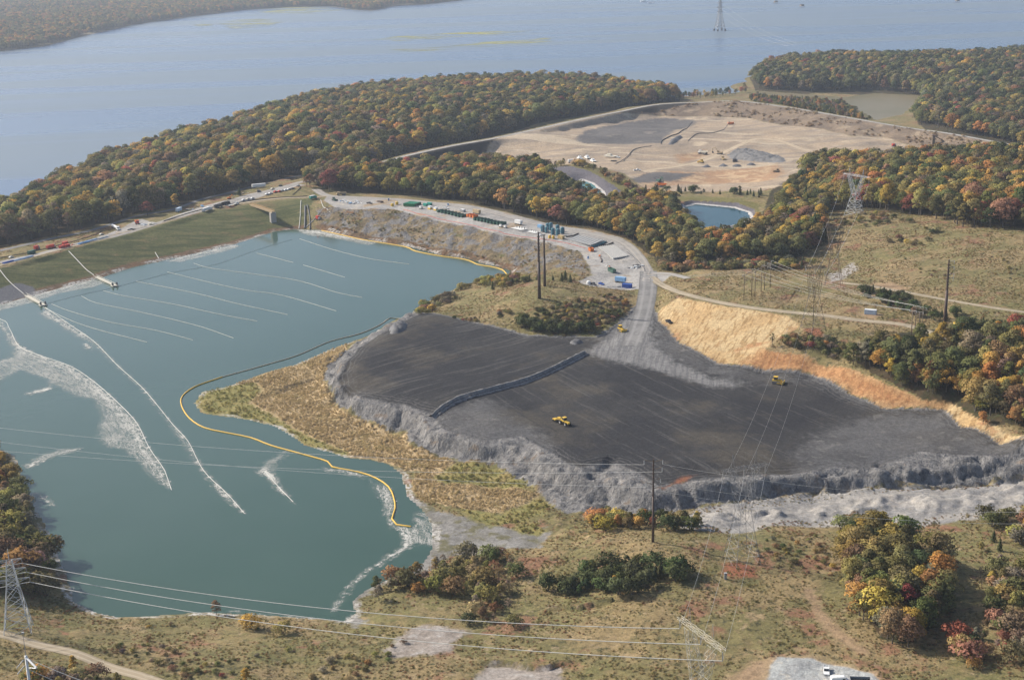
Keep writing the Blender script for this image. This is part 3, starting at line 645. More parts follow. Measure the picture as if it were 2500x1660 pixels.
# ------------------------------------------------------------------ roads
ROADCOL = {'tan': ((0.33, 0.27, 0.19), (0.26, 0.215, 0.15), (0.37, 0.32, 0.24)), 'gravel': ((0.30, 0.285, 0.265), (0.245, 0.23, 0.215), (0.345, 0.31, 0.265)),
           'asphalt': ((0.19, 0.185, 0.185), (0.145, 0.143, 0.145), (0.23, 0.22, 0.21)), 'ashgrey': ((0.215, 0.208, 0.20), (0.165, 0.16, 0.155), (0.25, 0.24, 0.23)), 'pale': ((0.32, 0.30, 0.27), (0.25, 0.23, 0.205), (0.36, 0.345, 0.315)),
           'sand': ((0.42, 0.335, 0.235), (0.36, 0.285, 0.20), (0.46, 0.375, 0.27))}
RM = {}
for k, (a, b2, c) in ROADCOL.items():
    b = NB('road_' + k); col = three(b, a, b2, c, 0.08, 0.3)
    acr = b.attr('across').outputs['Fac']                       # -1..1 over the width: two worn wheel lines, ragged verge
    w = b.ss(b.math('ABSOLUTE', b.math('SUBTRACT', b.math('ABSOLUTE', acr), 0.45)), 0.22, 0.05)
    col = b.mix(b.math('MULTIPLY', w, 0.45), col, tuple(min(1, x * 1.25) for x in c))
    col = b.mix(b.ss(b.math('ADD', b.math('ABSOLUTE', acr), b.math('MULTIPLY', b.math('SUBTRACT', b.noise(0.35, 4, 0.65), 0.5), 0.5)), 0.82, 0.98), col, tuple(x * 0.62 for x in a))
    b.bsdf(col, 0.95, b.bump(b.noise(1.2, 4, 0.7), 0.3, 0.4), spec=0.15); RM[k] = b.m
def ribbon(name, ln, hw, mat, lift=0.14, nac=5):
    t = np.gradient(ln[:, :2], axis=0); t /= np.linalg.norm(t, axis=1)[:, None] + 1e-9; n = np.stack([-t[:, 1], t[:, 0]], 1)
    ww = hw * (1 + 0.12 * (vnoise(np.arange(len(ln)) * 0.31, np.zeros(len(ln)), 3) - 0.5))
    V = []; A = []
    for s in np.linspace(-1, 1, nac):
        xy = ln[:, :2] + n * (s * ww)[:, None]
        z = np.maximum(tz(xy[:, 0], xy[:, 1]), ln[:, 2] - 0.4) + lift - (0.1 if abs(s) == 1 else 0)
        V.append(np.c_[xy, z]); A.append(np.full(len(ln), s))
    V = np.concatenate(V); A = np.concatenate(A); m = len(ln)
    f = [(j * m + i, (j + 1) * m + i, (j + 1) * m + i + 1, j * m + i + 1) for j in range(nac - 1) for i in range(m - 1)]
    f = np.array(f)[:, ::-1]
    me = mesh_np(name, V, f, mat, True); add_attr(me, 'across', A)
    return tag(link(bpy.data.objects.new(name, me)), kind='structure')
for nm, (l, hw, ck) in ROADS.items(): ribbon(nm, road_lines[nm], hw, RM[ck])

# ------------------------------------------------------------------ water
def water_mat(name, c1, c2, s1, rough, bstr, bscale, stretch=(1, 1, 1), rot=0.0, band=None, spec=0.5, bdist=0.05):
    b = NB(name)
    col = b.mix(b.ss(b.noise(s1, 4, 0.55, b.map(stretch, rot)), 0.4, 0.62), c1, c2)
    r = rough
    if band:
        bn = b.ss(b.noise(band[0], 3, 0.55, b.map(band[1], rot), 0.6), 0.44, 0.58)
        r = b.math('ADD', band[2], b.math('MULTIPLY', bn, band[3] - band[2]))
        col = b.mix(bn, col, band[4])
    h = b.math('ADD', b.noise(bscale, 3, 0.6, b.map((1, 1.6, 1), rot)), b.math('MULTIPLY', b.noise(bscale * 0.18, 2, 0.5), 2.0))
    x = b.bsdf(col, r, b.bump(h, bstr, bdist), spec=spec); x.inputs['IOR'].default_value = 1.33
    return b.m
M_POND = water_mat('pond_water', (0.040, 0.077, 0.056), (0.050, 0.088, 0.067), 0.004, 0.12, 0.30, 0.5, (1, 1, 1), 0.2, None, 0.5)
fm = fmean(S_POND) > -14
f = QF[fm]; u, inv = np.unique(f, return_inverse=True)
me = mesh_np('pond', np.c_[GX[u], GY[u], np.zeros(len(u))], inv.reshape(f.shape), M_POND, True)
tag(link(bpy.data.objects.new('pond', me)), kind='structure')
M_RIVER = water_mat('river_water', (0.068, 0.115, 0.200), (0.086, 0.133, 0.210), 0.0009, 0.3, 0.35, 0.03, (0.25, 1, 1), -0.14,
                    (0.0036, (0.10, 1.0, 1.0), 0.26, 0.34, (0.135, 0.17, 0.205)), spec=0.36, bdist=0.15)
me = mesh_np('river', [(-far, 700, -29.5), (far, 700, -29.5), (far, 1.5 * far, -29.5), (-far, 1.5 * far, -29.5)], [(0, 1, 2, 3)], M_RIVER)
tag(link(bpy.data.objects.new('river', me)), kind='structure')
def flat_water(name, px, z, mat, grow=4):
    w = PW(px, z); c = w.mean(0); w = c + (w - c) * (1 + grow / np.linalg.norm(w - c, axis=1)[:, None]); w[:, 2] = z
    me = bpy.data.meshes.new(name); me.from_pydata(w.tolist(), [], [list(range(len(w)))]); me.update(); me.materials.append(mat)
    if me.polygons[0].normal.z < 0: me.flip_normals()
    return tag(link(bpy.data.objects.new(name, me)), kind='structure')
M_INLET = water_mat('inlet_water', (0.155, 0.135, 0.072), (0.185, 0.155, 0.095), 0.01, 0.35, 0.1, 0.3, spec=0.12)
flat_water('marsh_inlet', INLET, -29.2, M_INLET, 10)
M_BASIN = water_mat('basin_water', (0.018, 0.060, 0.080), (0.022, 0.066, 0.086), 0.02, 0.1, 0.15, 0.6, spec=0.2)
M_BASIN2 = water_mat('basin_water_teal', (0.04, 0.16, 0.15), (0.05, 0.17, 0.16), 0.02, 0.1, 0.15, 0.6, spec=0.2)
flat_water('lined_basin_water', LPOND1, LP1Z, M_BASIN2, 3); flat_water('lined_basin_water', LPOND2, LP2Z, M_BASIN, 3)

# ------------------------------------------------------------------ the far bank
FARSHORE = [(-900,185),(-300,150),(0,127),(115,113),(191,92),(344,59),(497,38),(593,26),(700,19),(800,17),(868,26),(915,27),(960,16),(1040,12),(1110,4),(1180,-6),(1230,-14)]
fs = PW(FARSHORE, -29.5)
FARPOLY = np.vstack([fs, [(fs[-1][0] - 200, 9000, 0), (fs[-1][0] - 500, 20000, 0), (-9000, 20000, 0), (-9000, fs[0][1], 0)]])
xs = np.arange(-5200, 2200, 36.0); ys = np.concatenate([np.arange(3200, 6000, 36.0), np.arange(6000, 20000, 250.0)])
fx, fy = [a.ravel() for a in np.meshgrid(xs, ys)]
sd = sdf(fx, fy, FARPOLY, 400)
fz = np.where(sd > 0, -29.2 + np.minimum(sd, 250) * 0.05 + fbm(fx, fy, 260, 3, 77) * 4 * np.clip(sd / 80, 0, 1), -31 + np.maximum(sd, -60) * 0.05)
n = len(xs); q = (np.arange(len(ys) - 1)[:, None] * n + np.arange(n - 1)[None]).ravel(); f = np.stack([q, q + 1, q + n + 1, q + n], 1)
f = f[sd[f].max(1) > -45]
b = NB('far_bank_ground'); b.bsdf(three(b, (0.06, 0.055, 0.03), (0.15, 0.115, 0.065), (0.09, 0.085, 0.045), 0.006, 0.01), 0.95)
u, inv = np.unique(f, return_inverse=True)
me = mesh_np('far_bank', np.c_[fx, fy, fz][u], inv.reshape(f.shape), b.m, True)
tag(link(bpy.data.objects.new('far_bank', me)), kind='structure')

# ------------------------------------------------------------------ trees
def leaf_mat(name, transl=0.35, vary=0.35):
    b = NB(name)
    t = b.attr('tint', 'INSTANCER').outputs['Color']
    v = b.attr('v').outputs['Fac']
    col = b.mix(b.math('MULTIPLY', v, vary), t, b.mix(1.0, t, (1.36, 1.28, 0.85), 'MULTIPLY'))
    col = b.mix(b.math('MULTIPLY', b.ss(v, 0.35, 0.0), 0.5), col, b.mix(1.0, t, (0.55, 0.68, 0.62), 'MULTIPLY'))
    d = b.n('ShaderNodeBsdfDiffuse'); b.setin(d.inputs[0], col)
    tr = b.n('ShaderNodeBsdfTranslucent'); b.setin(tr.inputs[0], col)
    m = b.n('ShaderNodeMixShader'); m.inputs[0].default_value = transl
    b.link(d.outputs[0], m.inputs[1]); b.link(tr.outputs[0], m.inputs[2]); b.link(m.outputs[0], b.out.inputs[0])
    return b.m
M_LEAF = leaf_mat('leaves')
b = NB('bark'); b.bsdf(b.mix(b.noise(3, 3), (0.075, 0.062, 0.05), (0.14, 0.12, 0.10)), 0.95); M_BARK = b.m

def frames(nrm, r):
    a = r.normal(size=nrm.shape); t = np.cross(nrm, a); t /= np.linalg.norm(t, axis=1)[:, None] + 1e-9
    return t, np.cross(nrm, t)
def leaf_quads(P0, N0, size, r, jit=0.55):
    N = N0 + r.normal(size=N0.shape) * jit; N /= np.linalg.norm(N, axis=1)[:, None] + 1e-9
    T, B = frames(N, r); s = (size * r.uniform(0.6, 1.3, len(P0)))[:, None]; s2 = s * r.uniform(0.5, 0.9, (len(P0), 1))
    bend = N * s * 0.25
    V = np.stack([P0 - T * s - bend, P0 - B * s2, P0 + T * s - bend, P0 + B * s2], 1).reshape(-1, 3)
    return V, np.arange(len(V)).reshape(-1, 4)
def tube_np(pts, rad, seg=5):
    pts = np.asarray(pts, float); V = []; Fc = []
    for i, p in enumerate(pts):
        d = pts[min(i + 1, len(pts) - 1)] - pts[max(i - 1, 0)]; d /= np.linalg.norm(d) + 1e-9
        a = np.cross(d, [0.3, 0.9, 0.1]); a /= np.linalg.norm(a) + 1e-9; c = np.cross(d, a)
        for k in range(seg):
            th = 2 * math.pi * k / seg; V.append(p + rad[i] * (math.cos(th) * a + math.sin(th) * c))
    for i in range(len(pts) - 1):
        for k in range(seg): Fc.append((i * seg + k, i * seg + (k + 1) % seg, (i + 1) * seg + (k + 1) % seg, (i + 1) * seg + k))
    return np.array(V), np.array(Fc)
def join_np(parts):
    V = []; Fc = []; o = 0
    for v, f in parts: V.append(v); Fc.append(np.asarray(f) + o); o += len(v)
    return np.concatenate(V), np.concatenate(Fc)

def make_tree(seed, kind):
    """returns (trunk V,F), (crown V,F), per-face tone; a tree of unit height"""
    r = np.random.default_rng(seed)
    if kind == 'broad':
        base = r.uniform(0.07, 0.15); wid = r.uniform(0.31, 0.41); nl = 13; nq = 1500; sz = 0.027
    elif kind == 'oval':
        base = r.uniform(0.06, 0.14); wid = r.uniform(0.22, 0.29); nl = 12; nq = 1250; sz = 0.026
    elif kind == 'sparse':
        base = 0.25; wid = r.uniform(0.26, 0.33); nl = 16; nq = 420; sz = 0.022
    elif kind == 'shrub':
        base = 0.08; wid = r.uniform(0.5, 0.7); nl = 11; nq = 620; sz = 0.062
    elif kind == 'brush':
        base = 0.05; wid = r.uniform(0.55, 0.8); nl = 9; nq = 260; sz = 0.075
    elif kind == 'cedar':
        base = 0.06; wid = r.uniform(0.20, 0.26); nl = 0; nq = 1000; sz = 0.03
    cen = []; rad = []
    if nl:
        for i in range(nl):
            h = base + (1 - base) * (0.22 + 0.60 * (i + 0.5) / nl) + r.uniform(-0.05, 0.05)
            th = i * 2.4 + r.uniform(-0.5, 0.5); prof = math.sin(math.pi * min(0.98, max(0.1, (h - base) / (1 - base) * 0.86 + 0.12)))
            d = wid * prof * r.uniform(0.35, 0.80)
            rr = wid * r.uniform(0.34, 0.58) * (0.75 if kind == 'sparse' else 1)
            cen.append((d * math.cos(th), d * math.sin(th), min(h, 1 - rr * 0.85))); rad.append(rr)
        cen.append((0, 0, 1 - wid * 0.5)); rad.append(wid * 0.5)
        cen = np.array(cen); rad = np.array(rad)
        pick = r.choice(len(cen), nq, p=rad ** 2 / (rad ** 2).sum())
        dirs = r.normal(size=(nq, 3)); dirs /= np.linalg.norm(dirs, axis=1)[:, None]
        dirs[:, 2] = np.where((dirs[:, 2] < -0.35), -dirs[:, 2] * 0.6, dirs[:, 2])
        rr = rad[pick] * (r.uniform(0.55, 1.0, nq) ** 0.4 if kind != 'sparse' else r.uniform(0.2, 1.0, nq))
        pts = cen[pick] + dirs * rr[:, None] * np.array([1, 1, 0.82])
        pts[:, 2] = np.clip(pts[:, 2], base * 0.6, 1)
        nr = dirs
    else:
        h = 1 - r.uniform(0, 1, nq) ** 0.62; h = base + (1 - base) * h; th = r.uniform(0, 2 * math.pi, nq)
        rr = wid * (1.03 - (h - base) / (1 - base)) ** 0.75 * (0.72 + 0.28 * np.sin(th * 5 + h * 20)) * r.uniform(0.75, 1.05, nq)
        pts = np.stack([rr * np.cos(th), rr * np.sin(th), h], 1); nr = np.stack([np.cos(th), np.sin(th), np.full(nq, 0.45)], 1)
    V, Fq = leaf_quads(pts, nr, sz, r)
    out = pts - np.array([0, 0, 0.5 * (base + 1)]); out /= np.linalg.norm(out, axis=1)[:, None] + 1e-9
    sn = nr * 0.75 + out * 0.45 + np.array([0, 0, 0.15]) + r.normal(size=pts.shape) * 0.22; sn /= np.linalg.norm(sn, axis=1)[:, None] + 1e-9
    SN = np.repeat(sn, 4, 0)
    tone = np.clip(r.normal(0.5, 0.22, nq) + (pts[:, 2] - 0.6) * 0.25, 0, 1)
    tubes = []
    if kind in ('shrub', 'brush'):
        for i in range(4):
            th = i * 1.6 + r.uniform(0, 1); tubes.append(tube_np([(0, 0, -0.1), (0.15 * math.cos(th), 0.15 * math.sin(th), 0.3), (0.35 * math.cos(th), 0.35 * math.sin(th), 0.65)], [0.03, 0.02, 0.008], 4))
    else:
        top = 0.8 if kind != 'cedar' else 0.95; t0 = 0.017 if kind != 'cedar' else 0.014
        tubes.append(tube_np([(0, 0, -0.05), (r.normal() * 0.008, r.normal() * 0.008, base), (r.normal() * 0.02, r.normal() * 0.02, 0.5), (0, 0, top)], [t0 * 1.25, t0, t0 * 0.7, 0.003], 6))
        if kind != 'cedar':
            for i in range(9 if kind == 'sparse' else 6):
                k = r.integers(len(cen)); h0 = r.uniform(base, 0.55); c = cen[k]
                tubes.append(tube_np([(0, 0, h0), (c[0] * 0.45, c[1] * 0.45, h0 + (c[2] - h0) * 0.55), tuple(c)], [t0 * 0.55, t0 * 0.35, 0.002], 4))
    return join_np(tubes), (V, Fq), tone, SN

KINDS = {'broad': 5, 'oval': 4, 'sparse': 3, 'cedar': 3, 'shrub': 4, 'brush': 3}
PROTO = []; PINDEX = {}
pcol = bpy.data.collections.new('foliage_prototypes')
sd_ = 100
for kd, cnt in KINDS.items():
    PINDEX[kd] = []
    for i in range(cnt):
        sd_ += 1; (tv, tf), (cv, cf), tone, SN = make_tree(sd_, kd)
        tm = mesh_np('trunk_' + kd, tv, tf, M_BARK, True); cm = mesh_np('crown_' + kd, cv, cf, M_LEAF, True); cm.normals_split_custom_set_from_vertices(SN.tolist())
        add_attr(cm, 'v', np.repeat(tone, 4))
        jv, jf = join_np([(tv, tf), (cv, cf)]); jm = mesh_np('plant_' + kd, jv, jf, None, True); jm.materials.append(M_BARK); jm.materials.append(M_LEAF)
        jm.polygons.foreach_set('material_index', np.r_[np.zeros(len(tf)), np.ones(len(cf))].astype(np.int32))
        jm.normals_split_custom_set_from_vertices(np.r_[tv * np.array([1, 1, 0]) / (np.linalg.norm(tv[:, :2], axis=1)[:, None] + 1e-6), SN].tolist())
        add_attr(jm, 'v', np.r_[np.full(len(tv), 0.5), np.repeat(tone, 4)])
        po = bpy.data.objects.new('%03d_%s' % (len(PROTO), kd), jm); pcol.objects.link(po)
        PINDEX[kd].append(len(PROTO)); PROTO.append((tm, cm))

# instancing of uncounted vegetation
def gn_instancer():
    ng = bpy.data.node_groups.new('scatter_plants', 'GeometryNodeTree')
    ng.interface.new_socket('Geometry', in_out='INPUT', socket_type='NodeSocketGeometry')
    ng.interface.new_socket('Geometry', in_out='OUTPUT', socket_type='NodeSocketGeometry')
    N = ng.nodes; L = ng.links
    gi = N.new('NodeGroupInput'); go = N.new('NodeGroupOutput')
    ci = N.new('GeometryNodeCollectionInfo'); ci.inputs['Collection'].default_value = pcol
    ci.inputs['Separate Children'].default_value = True; ci.inputs['Reset Children'].default_value = True
    ip = N.new('GeometryNodeInstanceOnPoints'); ip.inputs['Pick Instance'].default_value = True
    def na(name, typ):
        x = N.new('GeometryNodeInputNamedAttribute'); x.data_type = typ; x.inputs['Name'].default_value = name; return x.outputs['Attribute']
    cx = N.new('ShaderNodeCombineXYZ'); L.new(na('rot', 'FLOAT'), cx.inputs['Z'])
    L.new(gi.outputs[0], ip.inputs['Points']); L.new(ci.outputs[0], ip.inputs['Instance']); L.new(na('idx', 'INT'), ip.inputs['Instance Index'])
    L.new(cx.outputs[0], ip.inputs['Rotation']); L.new(na('scl', 'FLOAT_VECTOR'), ip.inputs['Scale'])
    L.new(ip.outputs[0], go.inputs[0]); return ng
NG_SCATTER = gn_instancer()
def scatter(name, label, pts, scl, idx, tint, rot=None):
    me = bpy.data.meshes.new(name); me.vertices.add(len(pts)); me.vertices.foreach_set('co', np.asarray(pts, np.float32).ravel())
    a = me.attributes.new('scl', 'FLOAT_VECTOR', 'POINT'); a.data.foreach_set('vector', np.asarray(scl, np.float32).ravel())
    a = me.attributes.new('idx', 'INT', 'POINT'); a.data.foreach_set('value', np.asarray(idx, np.int32))
    a = me.attributes.new('rot', 'FLOAT', 'POINT'); a.data.foreach_set('value', np.asarray(rng.uniform(0, 6.28, len(pts)) if rot is None else rot, np.float32))
    a = me.attributes.new('tint', 'FLOAT_COLOR', 'POINT'); a.data.foreach_set('color', np.c_[np.asarray(tint, np.float32), np.ones(len(pts), np.float32)].astype(np.float32).ravel())
    o = link(bpy.data.objects.new(name, me)); md = o.modifiers.new('scatter', 'NODES'); md.node_group = NG_SCATTER
    return tag(o, label, None, None, 'stuff')

TINT = {'dark green': (0.098, 0.113, 0.057), 'olive green': (0.184, 0.175, 0.083), 'yellow-green': (0.293, 0.247, 0.098), 'golden yellow': (0.506, 0.333, 0.098),
        'orange': (0.437, 0.230, 0.098), 'russet brown': (0.282, 0.178, 0.115), 'red': (0.322, 0.121, 0.098), 'grey-brown': (0.253, 0.207, 0.161), 'tan': (0.414, 0.310, 0.178)}
PAL = {'mixed': dict(zip(TINT, (0.24, 0.30, 0.20, 0.10, 0.03, 0.07, 0.01, 0.05, 0.0))), 'brown': dict(zip(TINT, (0.20, 0.27, 0.09, 0.07, 0.08, 0.17, 0.03, 0.09, 0.0))),
       'green': dict(zip(TINT, (0.36, 0.38, 0.11, 0.03, 0.03, 0.05, 0.01, 0.03, 0.0))), 'gold': dict(zip(TINT, (0.15, 0.33, 0.27, 0.13, 0.04, 0.05, 0.01, 0.02, 0.0))),
       'bright': dict(zip(TINT, (0.17, 0.30, 0.22, 0.13, 0.07, 0.06, 0.03, 0.02, 0.0))), 'scrub': dict(zip(TINT, (0.10, 0.26, 0.17, 0.02, 0.03, 0.14, 0.02, 0.16, 0.10))),
       'evergreen': {'dark green': 1.0}, 'far': dict(zip(TINT, (0.20, 0.32, 0.14, 0.05, 0.14, 0.12, 0.0, 0.03, 0.0))), 'willow': dict(zip(TINT, (0.0, 0.25, 0.45, 0.08, 0.0, 0.07, 0.0, 0.15, 0.0)))}
def in_poly_points(poly, spacing, seed, cluster=0.0):
    """jittered points within a world outline"""
    l = np.asarray(poly)[:, :2]; r = np.random.default_rng(seed); x0, y0 = l.min(0); x1, y1 = l.max(0)
    x, y = [a.ravel() for a in np.meshgrid(np.arange(x0, x1, spacing), np.arange(y0, y1, spacing))]
    x = x + r.uniform(-.46, .46, len(x)) * spacing; y = y + r.uniform(-.46, .46, len(y)) * spacing
    m = inside(x, y, l)
    if cluster: m &= fbm(x, y, 26, 2, seed) > (cluster - 0.5) * 0.9
    return x[m], y[m]
plants = []   # wood, x, y, z, height, kind, colour name, tint
def wood(key, poly, spacing, hr, pal, kinds, seed, cluster=0.0, z=None, clear=True):
    w = GL(poly) if z is None else PW(poly, z)
    x, y = in_poly_points(w, spacing, seed, cluster)
    if clear and len(x):
        r_ = np.clip(np.log(np.maximum(y, Y0) / Y0) / TK, 0, NR - 1).astype(int); c_ = np.clip((x / y + TMAX) / TK, 0, NC - 1).astype(int); k = r_ * NC + c_
        ok = (road_dist[k] > 2.0) & (Zn['pad'][k] < -1) & (S_POND[k] < -0.5) & (Zn['liner'][k] < 0) & (Zn['straw'][k] < -1) & (Zn['dikeslope'][k] < 1)
        x, y = x[ok], y[ok]
    if not len(x): return
    h = tz(x, y); ok = h > -29.4; x, y, h = x[ok], y[ok], h[ok]
    r = np.random.default_rng(seed + 1); cn = list(PAL[pal]); cp = np.array([PAL[pal][c] for c in cn]); cp = cp / cp.sum()
    # colours gather in drifts
    base_u = vnoise(x / 22, y / 22, seed) * 0.55 + r.uniform(0, 1, len(x)) * 0.45
    order = np.argsort(np.argsort(base_u)) / max(1, len(x)); cum = np.cumsum(cp); perm = r.permutation(len(cn))
    cn = [cn[i] for i in perm]; cum = np.cumsum(cp[perm]); ci = np.minimum(np.searchsorted(cum, order), len(cn) - 1)
    kn = list(kinds); kp = np.array([kinds[k] for k in kn]); kk = r.choice(len(kn), len(x), p=kp / kp.sum())
    for i in range(len(x)):
        c = cn[ci[i]]; kd = kn[kk[i]]
        if kd == 'cedar': c = 'dark green'
        if kd == 'sparse' and c in ('dark green', 'olive green'): c = 'grey-brown'
        t = np.array(TINT[c]) * r.uniform(0.68, 1.35) * (1 + r.normal(0, 0.07, 3))
        plants.append((key, x[i], y[i], h[i], r.uniform(*hr), kd, c, np.clip(t, 0.01, 0.6)))
TREE = {'broad': 0.62, 'oval': 0.33, 'sparse': 0.05}
W1 = [(-300,640),(0,603),(134,578),(268,548),(335,524),(450,503),(553,472),(610,457),(706,430),(790,425),(870,410),(990,372),(1210,331),(1500,269),(1650,247),(1648,238),(1540,222),(1400,202),(1200,207),(1000,219),(850,237),(760,252),(650,288),(560,320),(480,342),(380,374),(250,414),(150,464),(110,488),(60,510),(0,530),(-300,580)]
wood('w1', W1[:14] + W1[14:], 11.6, (17, 28), 'mixed', TREE, 11)
wood('w1', [(980,372),(1210,329),(1500,268),(1640,246),(1540,232),(1300,262),(1100,310)], 9.5, (14, 19), 'brown', {'broad': .4, 'oval': .4, 'sparse': .2}, 12)
wood('w2', [(745,460),(790,466),(900,470),(1000,477),(1150,495),(1320,537),(1450,557),(1520,575),(1585,615),(1600,600),(1500,525),(1420,490),(1330,440),(1300,415),(1150,410),(960,428),(850,425),(760,432)], 8.8, (13, 21), 'mixed', TREE, 21)
wood('w2', [(1400,500),(1500,520),(1620,560),(1700,600),(1790,585),(1870,560),(1900,500),(1960,440),(2020,420),(2050,470),(2015,520),(2010,600),(1940,630),(1880,640),(1760,640),(1640,655),(1600,640),(1540,590),(1440,555)], 7.6, (10, 18), 'gold', {'broad': .55, 'oval': .35, 'cedar': .05, 'sparse': .05}, 22)
wood('w2', [(1480,500),(1560,490),(1640,500),(1668,530),(1690,575),(1715,590),(1690,605),(1600,580),(1520,540)], 7.6, (11, 17), 'gold', TREE, 24)
wood('w2', [(1600,640),(1650,655),(1760,640),(1950,640),(1990,650),(1900,662),(1760,660),(1640,668)], 4.5, (2.5, 6), 'scrub', {'shrub': .8, 'cedar': .2}, 23)
wood('w6', [(1960,425),(2020,410),(2120,408),(2250,402),(2330,396),(2500,392),(2700,420),(2700,580),(2500,565),(2330,555),(2250,530),(2180,520),(2120,512),(2050,512),(2040,470)], 9.4, (15, 23), 'bright', TREE, 31)
wood('w3', [(2088,885),(2120,862),(2180,862),(2300,848),(2400,845),(2560,830),(2640,900),(2640,1080),(2500,1055),(2404,1016),(2370,996),(2330,975),(2250,966),(2155,918),(2078,887)], 6.2, (11, 18), 'bright', TREE, 41)
wood('w3', [(2078,884),(2155,915),(2250,962),(2330,972),(2404,1013),(2500,1052),(2500,1015),(2404,980),(2330,940),(2250,925),(2155,888),(2090,872)], 4.6, (7, 14), 'bright', {'broad': .5, 'oval': .5}, 42)
wood('w4', [(2048,1372),(2085,1318),(2160,1312),(2230,1350),(2290,1390),(2320,1450),(2290,1540),(2220,1585),(2150,1580),(2120,1540),(2085,1480),(2060,1430)], 5.6, (10, 17), 'gold', {'broad': .7, 'oval': .3}, 51)
wood('w5', [(1855,222),(1836,195),(1865,172),(1905,155),(2050,148),(2300,148),(2500,136),(2700,125),(2700,360),(2560,365),(2400,335),(2320,318),(2240,305),(2235,280),(2262,240),(2200,226),(2140,220),(2000,226)], 12.5, (17, 26), 'green', TREE, 61)
wood('w5', [(2240,300),(2270,262),(2400,275),(2560,270),(2700,300),(2700,390),(2500,352),(2330,322)], 10, (14, 20), 'bright', TREE, 62)
wood('w5', [(1830,238),(1960,246),(2058,252),(2092,275),(2130,298),(2050,284),(1930,263),(1830,246)], 8, (5, 10), 'brown', {'broad': .5, 'oval': .3, 'cedar': .2}, 63)
wood('w5', [(1655,238),(1740,228),(1820,214),(1826,226),(1740,240),(1655,248)], 13, (7, 14), 'brown', {'oval': .6, 'broad': .2, 'sparse': .2}, 64)
wood('w7', [(-300,1080),(-100,1082),(0,1108),(25,1135),(38,1180),(60,1240),(90,1300),(110,1350),(128,1400),(140,1455),(90,1470),(0,1440),(-300,1400)], 5.2, (4, 10), 'scrub', {'shrub': .55, 'oval': .25, 'broad': .15, 'sparse': .05}, 71)
wood('w8', [(900,1450),(950,1420),(1040,1400),(1100,1370),(1180,1350),(1240,1370),(1270,1420),(1230,1470),(1250,1510),(1150,1530),(1050,1510),(950,1500)], 5.0, (3.5, 7.5), 'scrub', {'shrub': .45, 'sparse': .35, 'oval': .2}, 81, 0.2)
wood('w9', [(1320,1440),(1420,1420),(1470,1385),(1560,1380),(1640,1395),(1700,1405),(1690,1425),(1600,1432),(1540,1462),(1480,1450),(1400,1455)], 4.2, (3.5, 8.0), 'evergreen', {'cedar': .12, 'shrub': .6, 'oval': .28}, 91)
wood('w10', [(1060,770),(1110,745),(1200,750),(1280,760),(1400,765),(1500,760),(1535,750),(1510,780),(1460,812),(1380,815),(1290,808),(1200,790)], 3.4, (1.2, 3.4), 'scrub', {'shrub': 1}, 101, 0.28)
wood('w10', [(1400,735),(1480,722),(1538,732),(1530,765),(1470,800),(1400,792),(1330,785),(1320,765)], 3.7, (1.0, 2.8), 'scrub', {'shrub': 1}, 104, 0.22)
wood('w10', [(1255,800),(1280,780),(1330,795),(1400,798),(1450,800),(1455,816),(1380,818),(1300,812)], 3.6, (3, 6.5), 'evergreen', {'shrub': .75, 'oval': .25}, 102)
wood('w10', [(1010,765),(1030,748),(1070,735),(1130,705),(1180,688),(1245,676),(1300,690),(1260,700),(1150,722),(1070,750),(1040,770)], 5, (2.5, 5.5), 'willow', {'shrub': .7, 'oval': .3}, 103, 0.3)
wood('w11', [(2095,720),(2120,702),(2180,720),(2230,735),(2300,760),(2420,790),(2520,800),(2520,820),(2400,810),(2300,790),(2230,768),(2160,750)], 5.0, (3, 6.5), 'evergreen', {'cedar': .5, 'shrub': .5}, 111, 0.2)
wood('w11', [(1905,835),(1960,822),(2060,845),(2080,880),(2000,868),(1930,852)], 3.6, (2, 4.5), 'scrub', {'shrub': 1}, 112)
wood('w11', [(1560,466),(1640,473),(1760,475),(1850,485),(1880,470),(1845,474),(1700,468),(1600,466)], 8, (4, 8), 'evergreen', {'cedar': .55, 'shrub': .3, 'oval': .15}, 113)
wood('w11', [(1400,400),(1480,425),(1540,452),(1570,470),(1545,468),(1480,438),(1400,408)], 7, (4, 8), 'scrub', {'shrub': .6, 'oval': .4}, 114)
wood('w11', [(1230,402),(1330,404),(1400,402),(1400,408),(1330,411),(1240,408)], 8, (4, 8), 'scrub', {'shrub': .5, 'oval': .5}, 115)
wood('w12', [(1440,1290),(1470,1262),(1540,1262),(1640,1268),(1720,1268),(1740,1292),(1690,1298),(1620,1295),(1540,1290),(1480,1300)], 5.0, (3.5, 7), 'bright', {'shrub': .6, 'oval': .4}, 121, 0.25)
wood('w12', [(2020,1290),(2080,1265),(2200,1275),(2330,1262),(2500,1250),(2600,1260),(2600,1340),(2400,1350),(2250,1345),(2150,1310)], 5.6, (3, 7), 'scrub', {'shrub': .55, 'oval': .2, 'sparse': .25}, 122, 0.35)
wood('w12', [(2380,1400),(2450,1390),(2600,1380),(2600,1700),(2420,1700),(2330,1620),(2330,1570),(2420,1500)], 5.4, (3, 8), 'scrub', {'shrub': .5, 'oval': .35, 'sparse': .15}, 123, 0.3)
wood('w13', [(90,1650),(130,1600),(200,1600),(260,1630),(350,1670),(200,1700),(60,1700)], 4.6, (3, 6.5), 'scrub', {'shrub': .6, 'oval': .4}, 131, 0.2)
wood('w13', [(560,1680),(620,1640),(720,1600),(800,1560),(900,1560),(960,1620),(900,1680)], 5.2, (1.5, 4.5), 'scrub', {'shrub': 1}, 132, 0.45)
wood('w6', [(1990,600),(2060,520),(2180,530),(2300,570),(2250,600),(2100,580),(2020,640)], 7, (1.5, 4.5), 'scrub', {'shrub': 1}, 32, 0.5)
